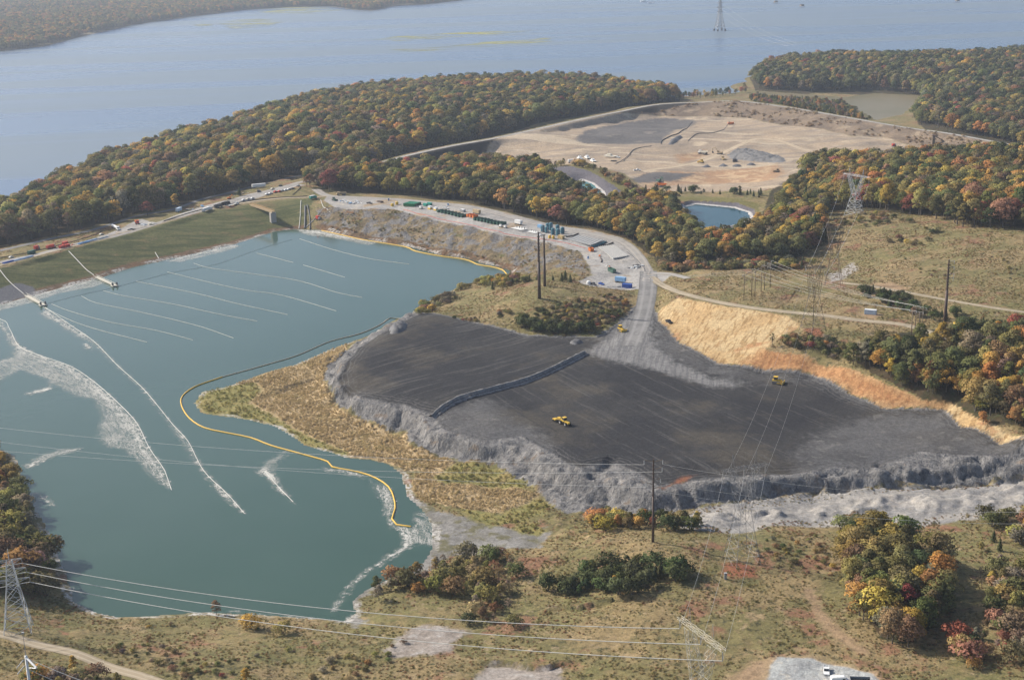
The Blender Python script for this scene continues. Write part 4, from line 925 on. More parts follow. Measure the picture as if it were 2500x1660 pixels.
wood('w13', [(150,1500),(250,1515),(400,1522),(800,1540),(1000,1570),(900,1660),(600,1670),(420,1650),(300,1610),(150,1570)], 5.2, (0.8, 2.2), 'scrub', {'shrub': 1}, 133, 0.5)
wood('w12', [(1700,1330),(1800,1310),(2000,1300),(2050,1400),(1950,1440),(1850,1480),(1700,1450)], 5.0, (0.8, 2.2), 'scrub', {'shrub': 1}, 124, 0.52)
wood('w6', [(2120,640),(2300,600),(2500,590),(2500,690),(2300,690)], 9, (0.8, 2.0), 'scrub', {'shrub': 1}, 33, 0.5)
def lone(key, px, py, h, kd, c, seed):
    r = np.random.default_rng(seed); q = G(px, py); plants.append((key, q[0], q[1], q[2], h, kd, c, np.array(TINT[c]) * r.uniform(0.9, 1.15)))
for i, (a, bb, h, kd, c) in enumerate([(1885,848,9,'sparse','olive green'),(1203,708,6.5,'cedar','dark green'),(1293,687,5,'cedar','dark green'),(1312,684,4.5,'cedar','dark green'),(1372,688,6.5,'cedar','dark green'),
        (1392,690,6,'cedar','dark green'),(1380,684,7,'cedar','dark green'),(1350,685,4.5,'cedar','dark green'),(1416,693,6,'sparse','tan'),(2230,775,7,'oval','russet brown'),(528,1500,6.5,'oval','russet brown'),
        (612,1535,5.5,'shrub','golden yellow'),(690,1545,4.5,'shrub','yellow-green'),(602,1668,6,'oval','golden yellow'),(180,1640,6.5,'oval','golden yellow'),(1500,1440,6.5,'oval','golden yellow'),(1541,1402,5,'oval','orange'),
        (1545,1278,4,'shrub','golden yellow'),(1700,1290,6.5,'broad','yellow-green'),(1275,800,7,'shrub','dark green'),(1310,795,4,'shrub','olive green'),(430,515,16,'oval','golden yellow'),(645,450,15,'sparse','grey-brown'),
        (2440,1345,6,'cedar','dark green'),(2425,1322,5,'cedar','dark green'),(2395,1345,4.5,'oval','yellow-green'),(2140,1425,7,'oval','red'),(2400,1035,7,'broad','orange'),(2480,1035,9,'broad','orange'),
        (1500,1285,4,'shrub','russet brown'),(1255,1530,4.5,'shrub','olive green'),(585,478,8,'cedar','dark green'),(360,528,14,'broad','red')]):
    lone('lone', a, bb, h, kd, c, 900 + i)
# far bank: pure woodland mass
x, y = in_poly_points(np.array([(-2600, fs[0][1] + 120), (-1700, fs[1][1])] + [(p[0] - 6, p[1] + 14) for p in fs[2:]] + [(fs[-1][0] - 100, 6400), (-2600, 6400)]), 11.5, 500)
keep_ = (fbm(x, y, 140, 2, 505) > -0.42) & (np.abs(x) < y * 0.50); x, y = x[keep_], y[keep_]
s_ = sdf(x, y, FARPOLY, 400); ok = s_ > 8; x, y, s_ = x[ok], y[ok], s_[ok]
z_ = -29.2 + np.minimum(s_, 250) * 0.05 + fbm(x, y, 260, 3, 77) * 4 * np.clip(s_ / 80, 0, 1)
PLACE = {'w1': 'in the riverside wood', 'w2': 'in the wood behind the plant yard', 'w3': 'above the straw-covered slope', 'w4': 'in the clump by the sandy track',
         'w5': 'in the wood by the marsh inlet', 'w6': 'in the wood behind the meadow tower', 'w7': 'on the steep pond bank', 'w8': 'in the thicket on the mudflat', 'w9': 'in the thicket on the knoll',
         'w10': 'on the hill with twin poles', 'w11': 'in the hedge by the hill road', 'w12': 'below the grey ash bank', 'w13': 'in the brush by the field lane', 'lone': 'standing alone in open ground'}
KN = {'broad': 'broadleaf tree', 'oval': 'slender broadleaf tree', 'sparse': 'half-bare tree', 'cedar': 'cone-shaped cedar', 'shrub': 'bushy shrub', 'brush': 'bush'}
NM = {'broad': 'broadleaf_tree', 'oval': 'broadleaf_tree', 'sparse': 'broadleaf_tree', 'cedar': 'cedar_tree', 'shrub': 'shrub', 'brush': 'shrub'}
# in the picture?  nearest 300 of each kind become things, the rest one mass
app = []; cls = []
for p in plants:
    sx, sy, w = proj((p[1], p[2], p[3])); vis = -30 < sx < 2530 and -20 < sy - 0 < 1700
    app.append(p[4] * 3400 / w if vis else -1); cls.append(NM[p[5]])
app = np.array(app); cls = np.array(cls); chosen = np.zeros(len(plants), bool)
for c, lim in (('broadleaf_tree', 300), ('cedar_tree', 120), ('shrub', 240)):
    k = np.nonzero((cls == c) & (app > 0))[0]; k = k[np.argsort(-app[k])][:lim]; chosen[k] = True
PXY = np.array([(p[1], p[2]) for p in plants])
def neighbour(p):
    """the closest plant of another colour or kind"""
    d = np.hypot(PXY[:, 0] - p[1], PXY[:, 1] - p[2])
    for k in np.argsort(d)[1:12]:
        n = plants[k]
        if d[k] < 14 and (n[6] != p[6] or NM[n[5]] != NM[p[5]]): return 'a %s %s' % (n[6], {'shrub': 'shrub', 'cedar': 'cedar', 'brush': 'shrub'}.get(n[5], 'tree'))
    return None
HQ = {kd: np.percentile([p[4] for p in plants if p[5] == kd] or [1], [33, 67]) for kd in KN}
def single_plant(p):
    key, x_, y_, z_1, h, kd, c, t = p
    size = 'tall ' if h > HQ[kd][1] else ('small ' if h < HQ[kd][0] else ''); nb = neighbour(p)
    near_ = ' beside ' + nb if nb and key != 'lone' else ''
    r = random.Random(int(x_ * 131 + y_ * 17)); tm, cm = PROTO[r.choice(PINDEX[kd])]
    e = link(bpy.data.objects.new(NM[kd], None)); e.location = (x_, y_, z_1); e.rotation_euler = (0, 0, r.uniform(0, 6.28)); s = h
    ws = r.uniform(0.95, 1.28); e.scale = (s * ws, s * ws, s); e.empty_display_size = 0.2
    lab = '%s%s %s%s %s' % (size, c, KN[kd], near_.replace(' a olive', ' an olive').replace(' a orange', ' an orange'), PLACE[key]); lab = lab if len(lab.split()) <= 16 else '%s %s%s %s' % (c, KN[kd], near_.replace(' a olive', ' an olive').replace(' a orange', ' an orange'), PLACE[key])
    if len(lab.split()) > 16: lab = '%s%s %s %s' % (size, c, KN[kd], PLACE[key])
    tag(e, lab, 'shrub' if kd in ('shrub', 'brush') else 'tree', lab)
    o = link(bpy.data.objects.new('trunk' if kd not in ('shrub', 'brush') else 'stems', tm), e)
    o = link(bpy.data.objects.new('crown' if kd not in ('shrub', 'brush') else 'foliage', cm), e); o['tint'] = [float(v) for v in t]
for i in np.nonzero(chosen)[0]: single_plant(plants[i])
rest = [plants[i] for i in np.nonzero(~chosen)[0]]
def bulk(name, label, ps):
    if not ps: return
    r = np.random.default_rng(5); s = np.array([p[4] for p in ps]); w_ = r.uniform(0.98, 1.32, len(ps)) * s
    scatter(name, label, [(p[1], p[2], p[3] - 0.2) for p in ps], np.c_[w_, w_, s], [r.choice(PINDEX[p[5]]) for p in ps], [p[7] for p in ps])
bulk('woodland', 'mass of autumn woodland between the dam, the basin and the river', [p for p in rest if NM[p[5]] != 'shrub'])
bulk('scrub', 'mass of low scrub on the meadows and banks', [p for p in rest if NM[p[5]] == 'shrub'])
r = np.random.default_rng(77); pf_ = PAL['far']; ck_ = r.choice(list(pf_), len(x), p=np.array(list(pf_.values())) / sum(pf_.values()))
h_ = r.uniform(15, 24, len(x))
scatter('far_woodland', 'hazy autumn woodland along the far bank of the river', np.c_[x, y, z_], np.c_[h_ * 1.15, h_ * 1.15, h_],
        r.choice(PINDEX['broad'] + PINDEX['oval'], len(x)), np.array([TINT[c] for c in ck_]) * r.uniform(0.8, 1.2, (len(x), 1)))
print('PLANTS', len(plants), 'single', chosen.sum(), 'far', len(x), {c: int((cls == c).sum()) for c in set(cls)})

# ------------------------------------------------------------------ low ground cover (nobody could count it)
def cover(name, label, zones, dens, hr, tints, kind, ymax=1250, seed=1, lim=None, thresh=-1.0, nsc=18, wide=1.0):
    """plants strewn over ground-cover zones, dens per square metre"""
    r = np.random.default_rng(seed)
    u_ = r.integers(0, len(QF), int(2.2e6 * dens)) if lim is None else None
    m = np.ones(len(QF), bool)
    for k, sgn, off in zones: m &= (sgn * fmean(Zn[k]) > off)
    m &= (FY < ymax) & (fmean(S_POND) < -0.6) & (fmean(road_dist) > 0.8) & (np.abs(FX / FY) < 0.42)
    idx = np.nonzero(m)[0]; area = (FY[idx] * TK) ** 2; cnt = r.poisson(area * dens); idx = np.repeat(idx, cnt)
    i, j = idx // (NC - 1), idx % (NC - 1); yy = gy[i] * np.exp(r.uniform(0, 1, len(idx)) * TK); xx = yy * (gt[j] + r.uniform(0, 1, len(idx)) * TK)
    k = fbm(xx, yy, nsc, 3, seed + 3) > thresh; xx, yy = xx[k], yy[k]
    zz = tz(xx, yy); h = r.uniform(hr[0], hr[1], len(xx)) * (0.7 + 0.6 * vnoise(xx / 9, yy / 9, seed)); tn = np.array(tints)
    drift = np.clip((vnoise(xx / nsc, yy / nsc, seed + 8) * 0.7 + r.uniform(0, 1, len(xx)) * 0.3) * len(tn), 0, len(tn) - 1).astype(int)
    print(name, len(xx))
    return scatter(name, label, np.c_[xx, yy, zz - 0.05], np.c_[h * wide, h * wide, h], r.choice(PINDEX[kind], len(xx)), tn[drift] * r.uniform(0.8, 1.2, (len(xx), 1)))
NOT_BUILT = [('ashall', -1, 0.5), ('dam', -1, 1), ('straw', -1, 1), ('pad', -1, 1), ('pit', -1, 2), ('liner', -1, 1), ('mud', -1, 0), ('bare', -1, 0), ('gravelpad', -1, 1), ('bench', -1, 0), ('sandtrack', -1, 0)]
cover('meadow_brush', 'tufted brown and olive brush over the meadows', NOT_BUILT + [('reed', -1, 0), ('forest', -1, 0), ('bank', -1, 0)], 0.42, (0.15, 0.6),
      [(0.33, 0.25, 0.13), (0.22, 0.195, 0.085), (0.40, 0.305, 0.17), (0.25, 0.215, 0.095), (0.29, 0.165, 0.10), (0.18, 0.165, 0.075), (0.36, 0.29, 0.17)], 'brush', 1150, 3, None, -0.25, 16, 1.5)
cover('reed_bed', 'tall tan reeds on the low island in the pond', [('reed', 1, 0), ('reedgreen', -1, 1)], 0.85, (0.55, 1.25),
      [(0.60, 0.47, 0.29), (0.66, 0.53, 0.34), (0.52, 0.40, 0.23), (0.62, 0.49, 0.30), (0.46, 0.37, 0.19)], 'brush', 1150, 5, None, -2, 9, 0.8)
cover('rush_bed', 'yellow-green rushes fringing the reed island', [('reedgreen', 1, 0.5)], 0.22, (0.6, 1.3),
      [(0.36, 0.31, 0.12), (0.29, 0.27, 0.105), (0.42, 0.35, 0.16)], 'brush', 1150, 6, None, -2, 12, 1.0)
cover('bank_brush', 'dry brush clinging to the eroded bank', [('bank', 1, 0)], 0.07, (0.5, 1.4),
      [(0.255, 0.195, 0.090), (0.150, 0.158, 0.060), (0.300, 0.195, 0.090), (0.195, 0.180, 0.075)], 'brush', 1400, 7, None, 0.02, 14, 1.2)
cover('dike_brush', 'dry tan brush on the dike slope', [('dikeslope', 1, 1), ('dikeshade', -1, 0)], 0.02, (1.0, 2.6),
      [(0.330, 0.240, 0.150), (0.255, 0.173, 0.112), (0.375, 0.285, 0.180), (0.225, 0.150, 0.090)], 'brush', 2400, 8, None, -0.12, 30, 1.5)

# ------------------------------------------------------------------ building things from parts
def flat_mat(name, c, rough=0.5, metal=0.0, dirt=0.35, spec=0.35):
    if name in MATS: return MATS[name]
    b = NB(name)
    oc = b.n('ShaderNodeTexCoord').outputs['Object']
    g = b.noise(1.6, 4, 0.65, oc); g2 = b.noise(7.0, 3, 0.6, oc)
    col = b.mix(b.math('MULTIPLY', b.ss(g, 0.45, 0.75), dirt), c, tuple(0.55 * x + 0.06 for x in c))
    col = b.mix(b.math('MULTIPLY', b.ss(g2, 0.5, 0.8), dirt * 0.6), col, (0.20, 0.17, 0.13))
    b.bsdf(col, rough, None, metal, spec); MATS[name] = b.m; return b.m
C = {'white': (0.72, 0.72, 0.70), 'cream': (0.62, 0.58, 0.48), 'yellow': (0.62, 0.40, 0.05), 'boomyellow': (0.68, 0.42, 0.06), 'orange': (0.62, 0.17, 0.03), 'red': (0.50, 0.05, 0.03), 'blue': (0.03, 0.09, 0.36), 'skyblue': (0.22, 0.40, 0.62),
     'teal': (0.02, 0.26, 0.20), 'green': (0.02, 0.17, 0.06), 'darkgreen': (0.032, 0.10, 0.072), 'vessel': (0.05, 0.155, 0.20), 'black': (0.02, 0.02, 0.022), 'tyre': (0.018, 0.018, 0.018), 'glass': (0.03, 0.035, 0.04),
     'grey': (0.30, 0.30, 0.30), 'darkgrey': (0.09, 0.09, 0.095), 'steel': (0.36, 0.36, 0.36), 'galv': (0.50, 0.51, 0.51), 'rust': (0.085, 0.055, 0.042), 'wood': (0.16, 0.12, 0.085), 'tanwood': (0.42, 0.27, 0.13), 'concrete': (0.38, 0.36, 0.33),
     'tan': (0.42, 0.32, 0.19), 'straw': (0.45, 0.33, 0.16), 'sand': (0.42, 0.33, 0.22), 'oldboom': (0.46, 0.38, 0.27), 'line': (0.58, 0.57, 0.53), 'rock': (0.17, 0.165, 0.16), 'paleblue': (0.45, 0.55, 0.66), 'slab': (0.34, 0.34, 0.33)}
def M(k):
    gl = {'glass': 0.1, 'white': 0.4, 'galv': 0.55}.get(k, 0.6)
    return flat_mat('paint_' + k, C[k], gl)
class MB:
    """collects boxes, cylinders, beams and prisms into one mesh"""
    def __init__(s): s.v = []; s.f = []
    def add(s, v, f):
        o = len(s.v); s.v += [tuple(map(float, p)) for p in v]; s.f += [tuple(i + o for i in q) for q in f]; return s
    def box(s, c, d, rz=0.0, taper=1.0):
        x, y, z = d[0] / 2, d[1] / 2, d[2] / 2; cs, sn = math.cos(rz), math.sin(rz); v = []
        for k, zz in ((1.0, -z), (taper, z)):
            for a, b_ in ((-x, -y), (x, -y), (x, y), (-x, y)): v.append((c[0] + (a * cs - b_ * sn) * k, c[1] + (a * sn + b_ * cs) * k, c[2] + zz))
        return s.add(v, [(3, 2, 1, 0), (4, 5, 6, 7), (0, 1, 5, 4), (1, 2, 6, 5), (2, 3, 7, 6), (3, 0, 4, 7)])
    def prism(s, prof, y0, y1, axis='y'):
        """side outline [(x,z)] pushed from y0 to y1"""
        n = len(prof); v = [(a, y0, b_) for a, b_ in prof] + [(a, y1, b_) for a, b_ in prof]
        if axis == 'x': v = [(q[1], q[0], q[2]) for q in v]
        f = [tuple(range(n)), tuple(range(2 * n - 1, n - 1, -1))] + [(i, n + i, n + (i + 1) % n, (i + 1) % n) for i in range(n)]
        return s.add(v, f)
    def cyl(s, a, b_, r0, r1=None, seg=12):
        r1 = r0 if r1 is None else r1; a = np.array(a, float); b_ = np.array(b_, float); d = b_ - a; d /= np.linalg.norm(d) + 1e-9
        t = np.cross(d, [0.0, 0, 1] if abs(d[2]) < 0.9 else [1.0, 0, 0]); t /= np.linalg.norm(t); w = np.cross(d, t)
        ring = [math.cos(2 * math.pi * k / seg) * t + math.sin(2 * math.pi * k / seg) * w for k in range(seg)]
        v = [a + r0 * q for q in ring] + [b_ + r1 * q for q in ring]
        return s.add(v, [tuple(range(seg))[::-1], tuple(range(seg, 2 * seg))] + [(k, (k + 1) % seg, seg + (k + 1) % seg, seg + k) for k in range(seg)])
    def dome(s, c, r, h, seg=12):
        v = []; f = []; rings = 3
        for i in range(rings):
            t = i / rings * math.pi / 2
            for k in range(seg): v.append((c[0] + r * math.cos(t) * math.cos(2 * math.pi * k / seg), c[1] + r * math.cos(t) * math.sin(2 * math.pi * k / seg), c[2] + h * math.sin(t)))
        v.append((c[0], c[1], c[2] + h))
        for i in range(rings - 1):
            for k in range(seg): f.append((i * seg + k, i * seg + (k + 1) % seg, (i + 1) * seg + (k + 1) % seg, (i + 1) * seg + k))
        for k in range(seg): f.append(((rings - 1) * seg + k, (rings - 1) * seg + (k + 1) % seg, len(v) - 1))
        return s.add(v, f)
    def beam(s, a, b_, w=0.2):
        return s.cyl(a, b_, w * 0.7, None, 4)
    def tube(s, pts, r, seg=6):
        V, Fc = tube_np(pts, [r] * len(pts) if np.isscalar(r) else r, seg); return s.add(V, [tuple(q) for q in Fc.tolist()])
    def mesh(s, name, mat, smooth=False):
        me = bpy.data.meshes.new(name); me.from_pydata(s.v, [], s.f); me.update()
        if smooth: me.polygons.foreach_set('use_smooth', [True] * len(me.polygons))
        if mat: me.materials.append(mat)
        return me
    def build(s, name, mat, parent=None, label=None, smooth=False, loc=None, rz=0.0):
        o = link(bpy.data.objects.new(name, s.mesh(name, mat, smooth)), parent)
        if label: o['label'] = label
        if loc is not None: o.location = loc
        if rz: o.rotation_euler = (0, 0, rz)
        return o
def thing(name, label, cat, loc=(0, 0, 0), rz=0.0, group=None, s=1.0, tilt=None):
    e = link(bpy.data.objects.new(name, None)); e.location = tuple(map(float, loc)); e.rotation_euler = (0, 0, rz); e.empty_display_size = 0.3
    if s != 1.0: e.scale = (s, s, s)
    return tag(e, label, cat, group)
def copy_tree(o, parent=None):
    c = o.copy(); link(c, parent)
    for ch in list(o.children): copy_tree(ch, c)
    return c
CACHE = {}
def cached(key, maker):
    """a thing's parts are modelled once; later ones share the meshes: key -> [(name, mesh, sub-parts)]"""
    if key not in CACHE: CACHE[key] = maker()
    return CACHE[key]
def attach(root, parts):
    for p in parts:
        o = link(bpy.data.objects.new(p[0], p[1]), root)
        if len(p) > 2 and p[2]:
            for q in p[2]: link(bpy.data.objects.new(q[0], q[1]), o)
    return root
def head(a, b_):
    A = G(*a); B = G(*b_); return math.atan2(B[1] - A[1], B[0] - A[0])
def put(name, label, cat, px, parts, to=None, rz=0.0, group=None, s=1.0, dz=0.0):
    """stand a thing on the ground seen at pixel px, its front towards pixel `to`"""
    q = G(*px); ang = head(px, to) if to is not None else rz
    e = thing(name, label, cat, (q[0], q[1], q[2] + dz), ang, group, s)
    return attach(e, parts)

# ------------------------------------------------------------------ on the pond
def hose(name, label, cat, pts, r, mat, group=None, seg=6):
    mb = MB(); mb.tube(pts, r, seg); o = mb.build(name, mat, None, None, True); return tag(o, label, cat, group)
BOOM_A = [(976,778),(953,776),(926,794),(877,815),(804,834),(727,867),(651,890),(543,920)]
BOOM_B = [(543,920),(478,943),(446,966),(443,989),(462,1020),(497,1043),(543,1054),(612,1068),(662,1087),(738,1108),(800,1126),(811,1139),(877,1152),(919,1167),(949,1188),(961,1213),(965,1240),(957,1266),(968,1280),(1003,1285)]
e = thing('floating_boom', 'long floating boom looping round the reed island in the pond', 'boom', P(543, 920, 0))
org = np.array(e.location)
for nm, l, mk, lab in (('boom_section', BOOM_A, 'oldboom', 'weathered tan boom section'), ('boom_section', BOOM_B, 'boomyellow', 'bright yellow boom section')):
    w = smooth_line(PW(l, 0.22), 5.0) - org; mb = MB(); mb.tube(w, 0.36 if mk == 'boomyellow' else 0.26, 7); mb.build(nm, M(mk), e, lab, True)
w = smooth_line(PW([(785,563),(830,573),(884,585),(926,592),(991,603),(1014,613),(1068,624),(1137,634),(1167,646),(1198,651),(1225,658),(1238,670)], 0.22), 5)
hose('floating_boom', 'yellow floating boom along the foot of the eroded bank', 'boom', w, 0.42, M('boomyellow'))
LINES = [[(731,583),(770,596),(804,607),(860,622),(915,634),(999,645)], [(626,618),(716,641)], [(740,647),(842,677)], [(473,643),(511,654),(612,668),(727,685),(823,714),(884,726)], [(408,664),(536,695),(612,710),(689,721),(821,759)],
         [(333,687),(478,716),(574,740),(702,768)], [(253,710),(306,723),(421,742),(536,767),(628,784)], [(199,723),(237,740),(344,762),(478,794),(570,825)], [(126,742),(172,760),(268,786),(383,807),(471,830)], [(103,748),(161,777),(230,802),(358,835)]]
for l in LINES:
    hose('floating_hose', 'thin white floating hose lying across the pond', 'hose', smooth_line(PW(l, 0.12), 6), 0.12, M('line'), 'thin white hoses lying across the pond', 5)
LONG = [(110,750),(170,792),(230,834),(285,890),(344,943),(385,990),(421,1035),(459,1077),(497,1148),(555,1205),(597,1253)]
EDGE = [(-120,700+60),(0,779),(23,802),(46,844),(96,867),(172,894),(230,932),(287,982),(333,1031),(364,1092),(390,1129),(402,1148),(419,1196)]
hose('floating_hose', 'long pale hose edged with thin foam streaks', 'hose', smooth_line(PW(LONG, 0.10), 6), 0.14, M('line'), None, 5)
hose('floating_hose', 'curved pale hose holding back the broad foam raft', 'hose', smooth_line(PW(EDGE, 0.10), 6), 0.16, M('line'), None, 5)
hose('floating_hose', 'short straight pale hose near the yellow boom', 'hose', smooth_line(PW([(647,1150),(680,1188),(716,1225)], 0.10), 6), 0.14, M('line'), None, 5)
hose('submerged_pipe', 'thin dark pipe on the water parallel to the dam', 'pipe', smooth_line(PW([(103,745),(180,724),(250,709),(333,688),(430,664),(530,645),(626,611),(716,584)], 0.06), 8), 0.09, M('grey'), None, 5)
# the low bank pushed up across the ash
b_ash = NB('pale_ash'); b_ash.bsdf(three(b_ash, (0.19, 0.185, 0.18), (0.13, 0.127, 0.125), (0.235, 0.225, 0.215), 0.3, 0.8), 0.95)
ln = smooth_line(BANK, 2.0); t_ = np.gradient(ln[:, :2], axis=0); t_ /= np.linalg.norm(t_, axis=1)[:, None]; nr_ = np.stack([-t_[:, 1], t_[:, 0]], 1); rr_ = np.random.default_rng(4)
if nr_[0][1] < 0: nr_ = -nr_
V = []; prof = ((-3.2, -0.3), (-1.9, 0.35), (-1.2, -0.1), (-0.5, 1.15), (0.3, 1.35), (1.2, 0.6), (2.2, -0.2))
for dx_, dz_ in prof:
    xy = ln[:, :2] + nr_ * (dx_ + rr_.uniform(-0.25, 0.25, len(ln)))[:, None]; V.append(np.c_[xy, tz(xy[:, 0], xy[:, 1]) + dz_ + rr_.uniform(-0.15, 0.15, len(ln)) * (dz_ > 0)])
m_ = len(ln); f = np.array([(j * m_ + i, j * m_ + i + 1, (j + 1) * m_ + i + 1, (j + 1) * m_ + i) for j in range(len(prof) - 1) for i in range(m_ - 1)])
tag(link(bpy.data.objects.new('ash_bank', mesh_np('ash_bank', np.concatenate(V), f, b_ash.m))), kind='structure')
# foam: scum with a streaked, broken edge
FOAM = {'foam': [
  ([(30,820),(46,842),(96,866),(172,893),(230,931),(287,981),(333,1030),(364,1091),(402,1147),(419,1194),(402,1186),(370,1165),(335,1128),(298,1096),(258,1092),(236,1062),(246,1020),(228,975),(182,968),(110,925),(50,905),(10,925),(-40,945),(-60,900),(30,870)], EDGE),
  ([(0,778),(46,842),(30,850),(0,800),(-60,780)], EDGE),
  ([(110,752),(230,833),(285,888),(344,941),(421,1033),(459,1075),(497,1147),(555,1204),(597,1252),(572,1240),(520,1190),(476,1128),(440,1075),(405,1022),(338,943),(280,890),(222,836),(190,825),(140,792),(95,768)], LONG),
  ([(625,1150),(650,1124),(705,1098),(700,1112),(664,1145),(690,1188),(720,1228),(690,1210),(650,1170)], [(647,1150),(716,1225)]),
  ([(975,1282),(1005,1286),(1010,1250),(1045,1250),(1050,1262),(1085,1290),(1088,1340),(1065,1380),(1062,1335),(1015,1328),(992,1345),(955,1362),(898,1400),(865,1430),(835,1470),(815,1496),(808,1490),(828,1462),(858,1420),(894,1390),(950,1352),(982,1332),(980,1308),(968,1290)], [(972,1286),(987,1313),(987,1335),(953,1355),(896,1393),(861,1423),(831,1466),(811,1492)]),
  ([(905,1175),(950,1188),(961,1213),(965,1240),(957,1266),(970,1285),(955,1292),(940,1262),(935,1235),(918,1205)], [(949,1188),(961,1213),(965,1240),(957,1266),(968,1282)]),
  ([(0,744),(57,727),(153,700),(230,681),(260,690),(235,700),(150,716),(60,745),(0,760),(-80,775)], [(0,744),(57,727),(153,700),(230,681)]),
  ([(400,640),(432,629),(520,608),(574,596),(590,602),(540,618),(440,640)], [(432,629),(574,596)]),
  ([(720,560),(784,562),(850,578),(926,592),(900,600),(800,580),(740,574)], [(727,560),(926,592)]),
  ([(161,1424),(172,1469),(230,1496),(215,1500),(240,1510),(185,1490),(150,1450),(190,1440)], [(161,1424),(172,1469),(230,1496)]),
  ([(60,1135),(100,1110),(150,1095),(200,1093),(190,1100),(130,1115),(70,1145)], [(70,1140),(195,1095)]),
  ([(85,1205),(110,1210),(135,1234),(110,1232)], [(90,1208),(132,1232)]),
  ([(60,960),(110,945),(140,910),(150,915),(120,955),(65,965)], [(62,962),(120,950)]), ([(200,838),(222,838),(228,855),(210,852)], [(205,840),(225,852)]),
  ([(790,1140),(830,1148),(880,1156),(900,1170),(850,1160),(800,1152)], [(800,1142),(890,1160)]),
  ([(560,1492),(640,1500),(727,1508),(842,1517),(870,1490),(878,1520),(842,1524),(727,1514),(600,1506)], [(566,1499),(842,1518)])]}
b = NB('foam_scum')
d_ = b.attr('edge').outputs['Fac']; in_ = b.attr('inn').outputs['Fac']
nz = b.noise(0.22, 6, 0.7, b.map((0.6, 1, 1), 0.9), 1.6); nz2 = b.noise(0.10, 5, 0.65, b.map((0.45, 1, 1), 0.9), 2.5)
rg = b.math('ABSOLUTE', b.math('SUBTRACT', nz, 0.5)); rg2 = b.math('ABSOLUTE', b.math('SUBTRACT', nz2, 0.5))
cv = b.n('ShaderNodeCombineXYZ'); b.link(b.math('MULTIPLY', b.attr('along').outputs['Fac'], 0.055), cv.inputs[0]); b.link(b.math('MULTIPLY', d_, 0.42), cv.inputs[1])
strand = b.math('ABSOLUTE', b.math('SUBTRACT', b.noise(1.0, 5, 0.62, cv.outputs[0], 0.9), 0.5))
fil = b.math('MAXIMUM', b.math('MULTIPLY', b.ss(rg, 0.05, 0.008), 0.6), b.math('MAXIMUM', b.math('MULTIPLY', b.ss(rg2, 0.04, 0.0), 0.8), b.ss(strand, 0.06, 0.008)))
near = b.ss(d_, 9.0, 0.0); core = b.math('MULTIPLY', b.ss(d_, 1.1, 0.2), b.ss(b.noise(0.12, 3, 0.6), 0.36, 0.55))
al = b.math('ADD', b.math('MULTIPLY', fil, b.math('ADD', 0.5, b.math('MULTIPLY', near, 0.5))), b.math('MULTIPLY', core, 0.5))
al = b.math('ADD', al, b.math('MULTIPLY', b.ss(b.noise(0.05, 4, 0.6), 0.42, 0.68), 0.16))
inn = b.ss(b.math('ADD', in_, b.math('MULTIPLY', b.math('SUBTRACT', b.noise(0.25, 4, 0.7), 0.5), 7.0)), -0.8, 2.2)
al = b.math('MINIMUM', b.math('MULTIPLY', al, inn), 0.92)
df = b.n('ShaderNodeBsdfDiffuse'); df.inputs[0].default_value = (0.52, 0.51, 0.47, 1); tp = b.n('ShaderNodeBsdfTransparent'); mx = b.n('ShaderNodeMixShader')
b.link(al, mx.inputs[0]); b.link(tp.outputs[0], mx.inputs[1]); b.link(df.outputs[0], mx.inputs[2]); b.link(mx.outputs[0], b.out.inputs[0]); M_FOAM = b.m
def arc_at(x, y, line):
    l = np.asarray(line)[:, :2]; best = np.full(len(x), 1e18); arc = np.zeros(len(x)); s0 = 0.0
    for a_, b2_ in zip(l[:-1], l[1:]):
        dd = b2_ - a_; L_ = np.linalg.norm(dd); t = np.clip(((x - a_[0]) * dd[0] + (y - a_[1]) * dd[1]) / (L_ * L_ + 1e-9), 0, 1)
        q = (x - a_[0] - t * dd[0]) ** 2 + (y - a_[1] - t * dd[1]) ** 2; u = q < best; best[u] = q[u]; arc[u] = (s0 + t * L_)[u]; s0 += L_
    return arc
Vs = []; Fs = []; Es = []; Is = []; As = []; off = 0
for poly, edge in FOAM['foam']:
    w = PW(poly, 0.04); ed = PW(edge, 0.04); x0, y0 = w[:, :2].min(0) - 3; x1, y1 = w[:, :2].max(0) + 3; st = 1.1
    xs_ = np.arange(x0, x1 + st, st); ys_ = np.arange(y0, y1 + st, st); a, c_ = [q.ravel() for q in np.meshgrid(xs_, ys_)]; nn = len(xs_)
    sdd = sdf(a, c_, w, 30); q = (np.arange(len(ys_) - 1)[:, None] * nn + np.arange(nn - 1)[None]).ravel(); ff = np.stack([q, q + 1, q + nn + 1, q + nn], 1)
    ff = ff[sdd[ff].max(1) > -2.5]; u, inv = np.unique(ff, return_inverse=True)
    Vs.append(np.c_[a[u], c_[u], np.full(len(u), 0.035 + 0.004 * len(Vs))]); Fs.append(inv.reshape(ff.shape) + off); off += len(u); Es.append(ldist(a[u], c_[u], ed, 30)); Is.append(sdd[u]); As.append(arc_at(a[u], c_[u], ed) + 37.0 * len(As))
me = mesh_np('foam', np.concatenate(Vs), np.concatenate(Fs), M_FOAM); add_attr(me, 'edge', np.concatenate(Es)); add_attr(me, 'inn', np.concatenate(Is)); add_attr(me, 'along', np.concatenate(As))
tag(link(bpy.data.objects.new('foam', me)), 'streaky white foam drifting on the pond', None, None, 'stuff')
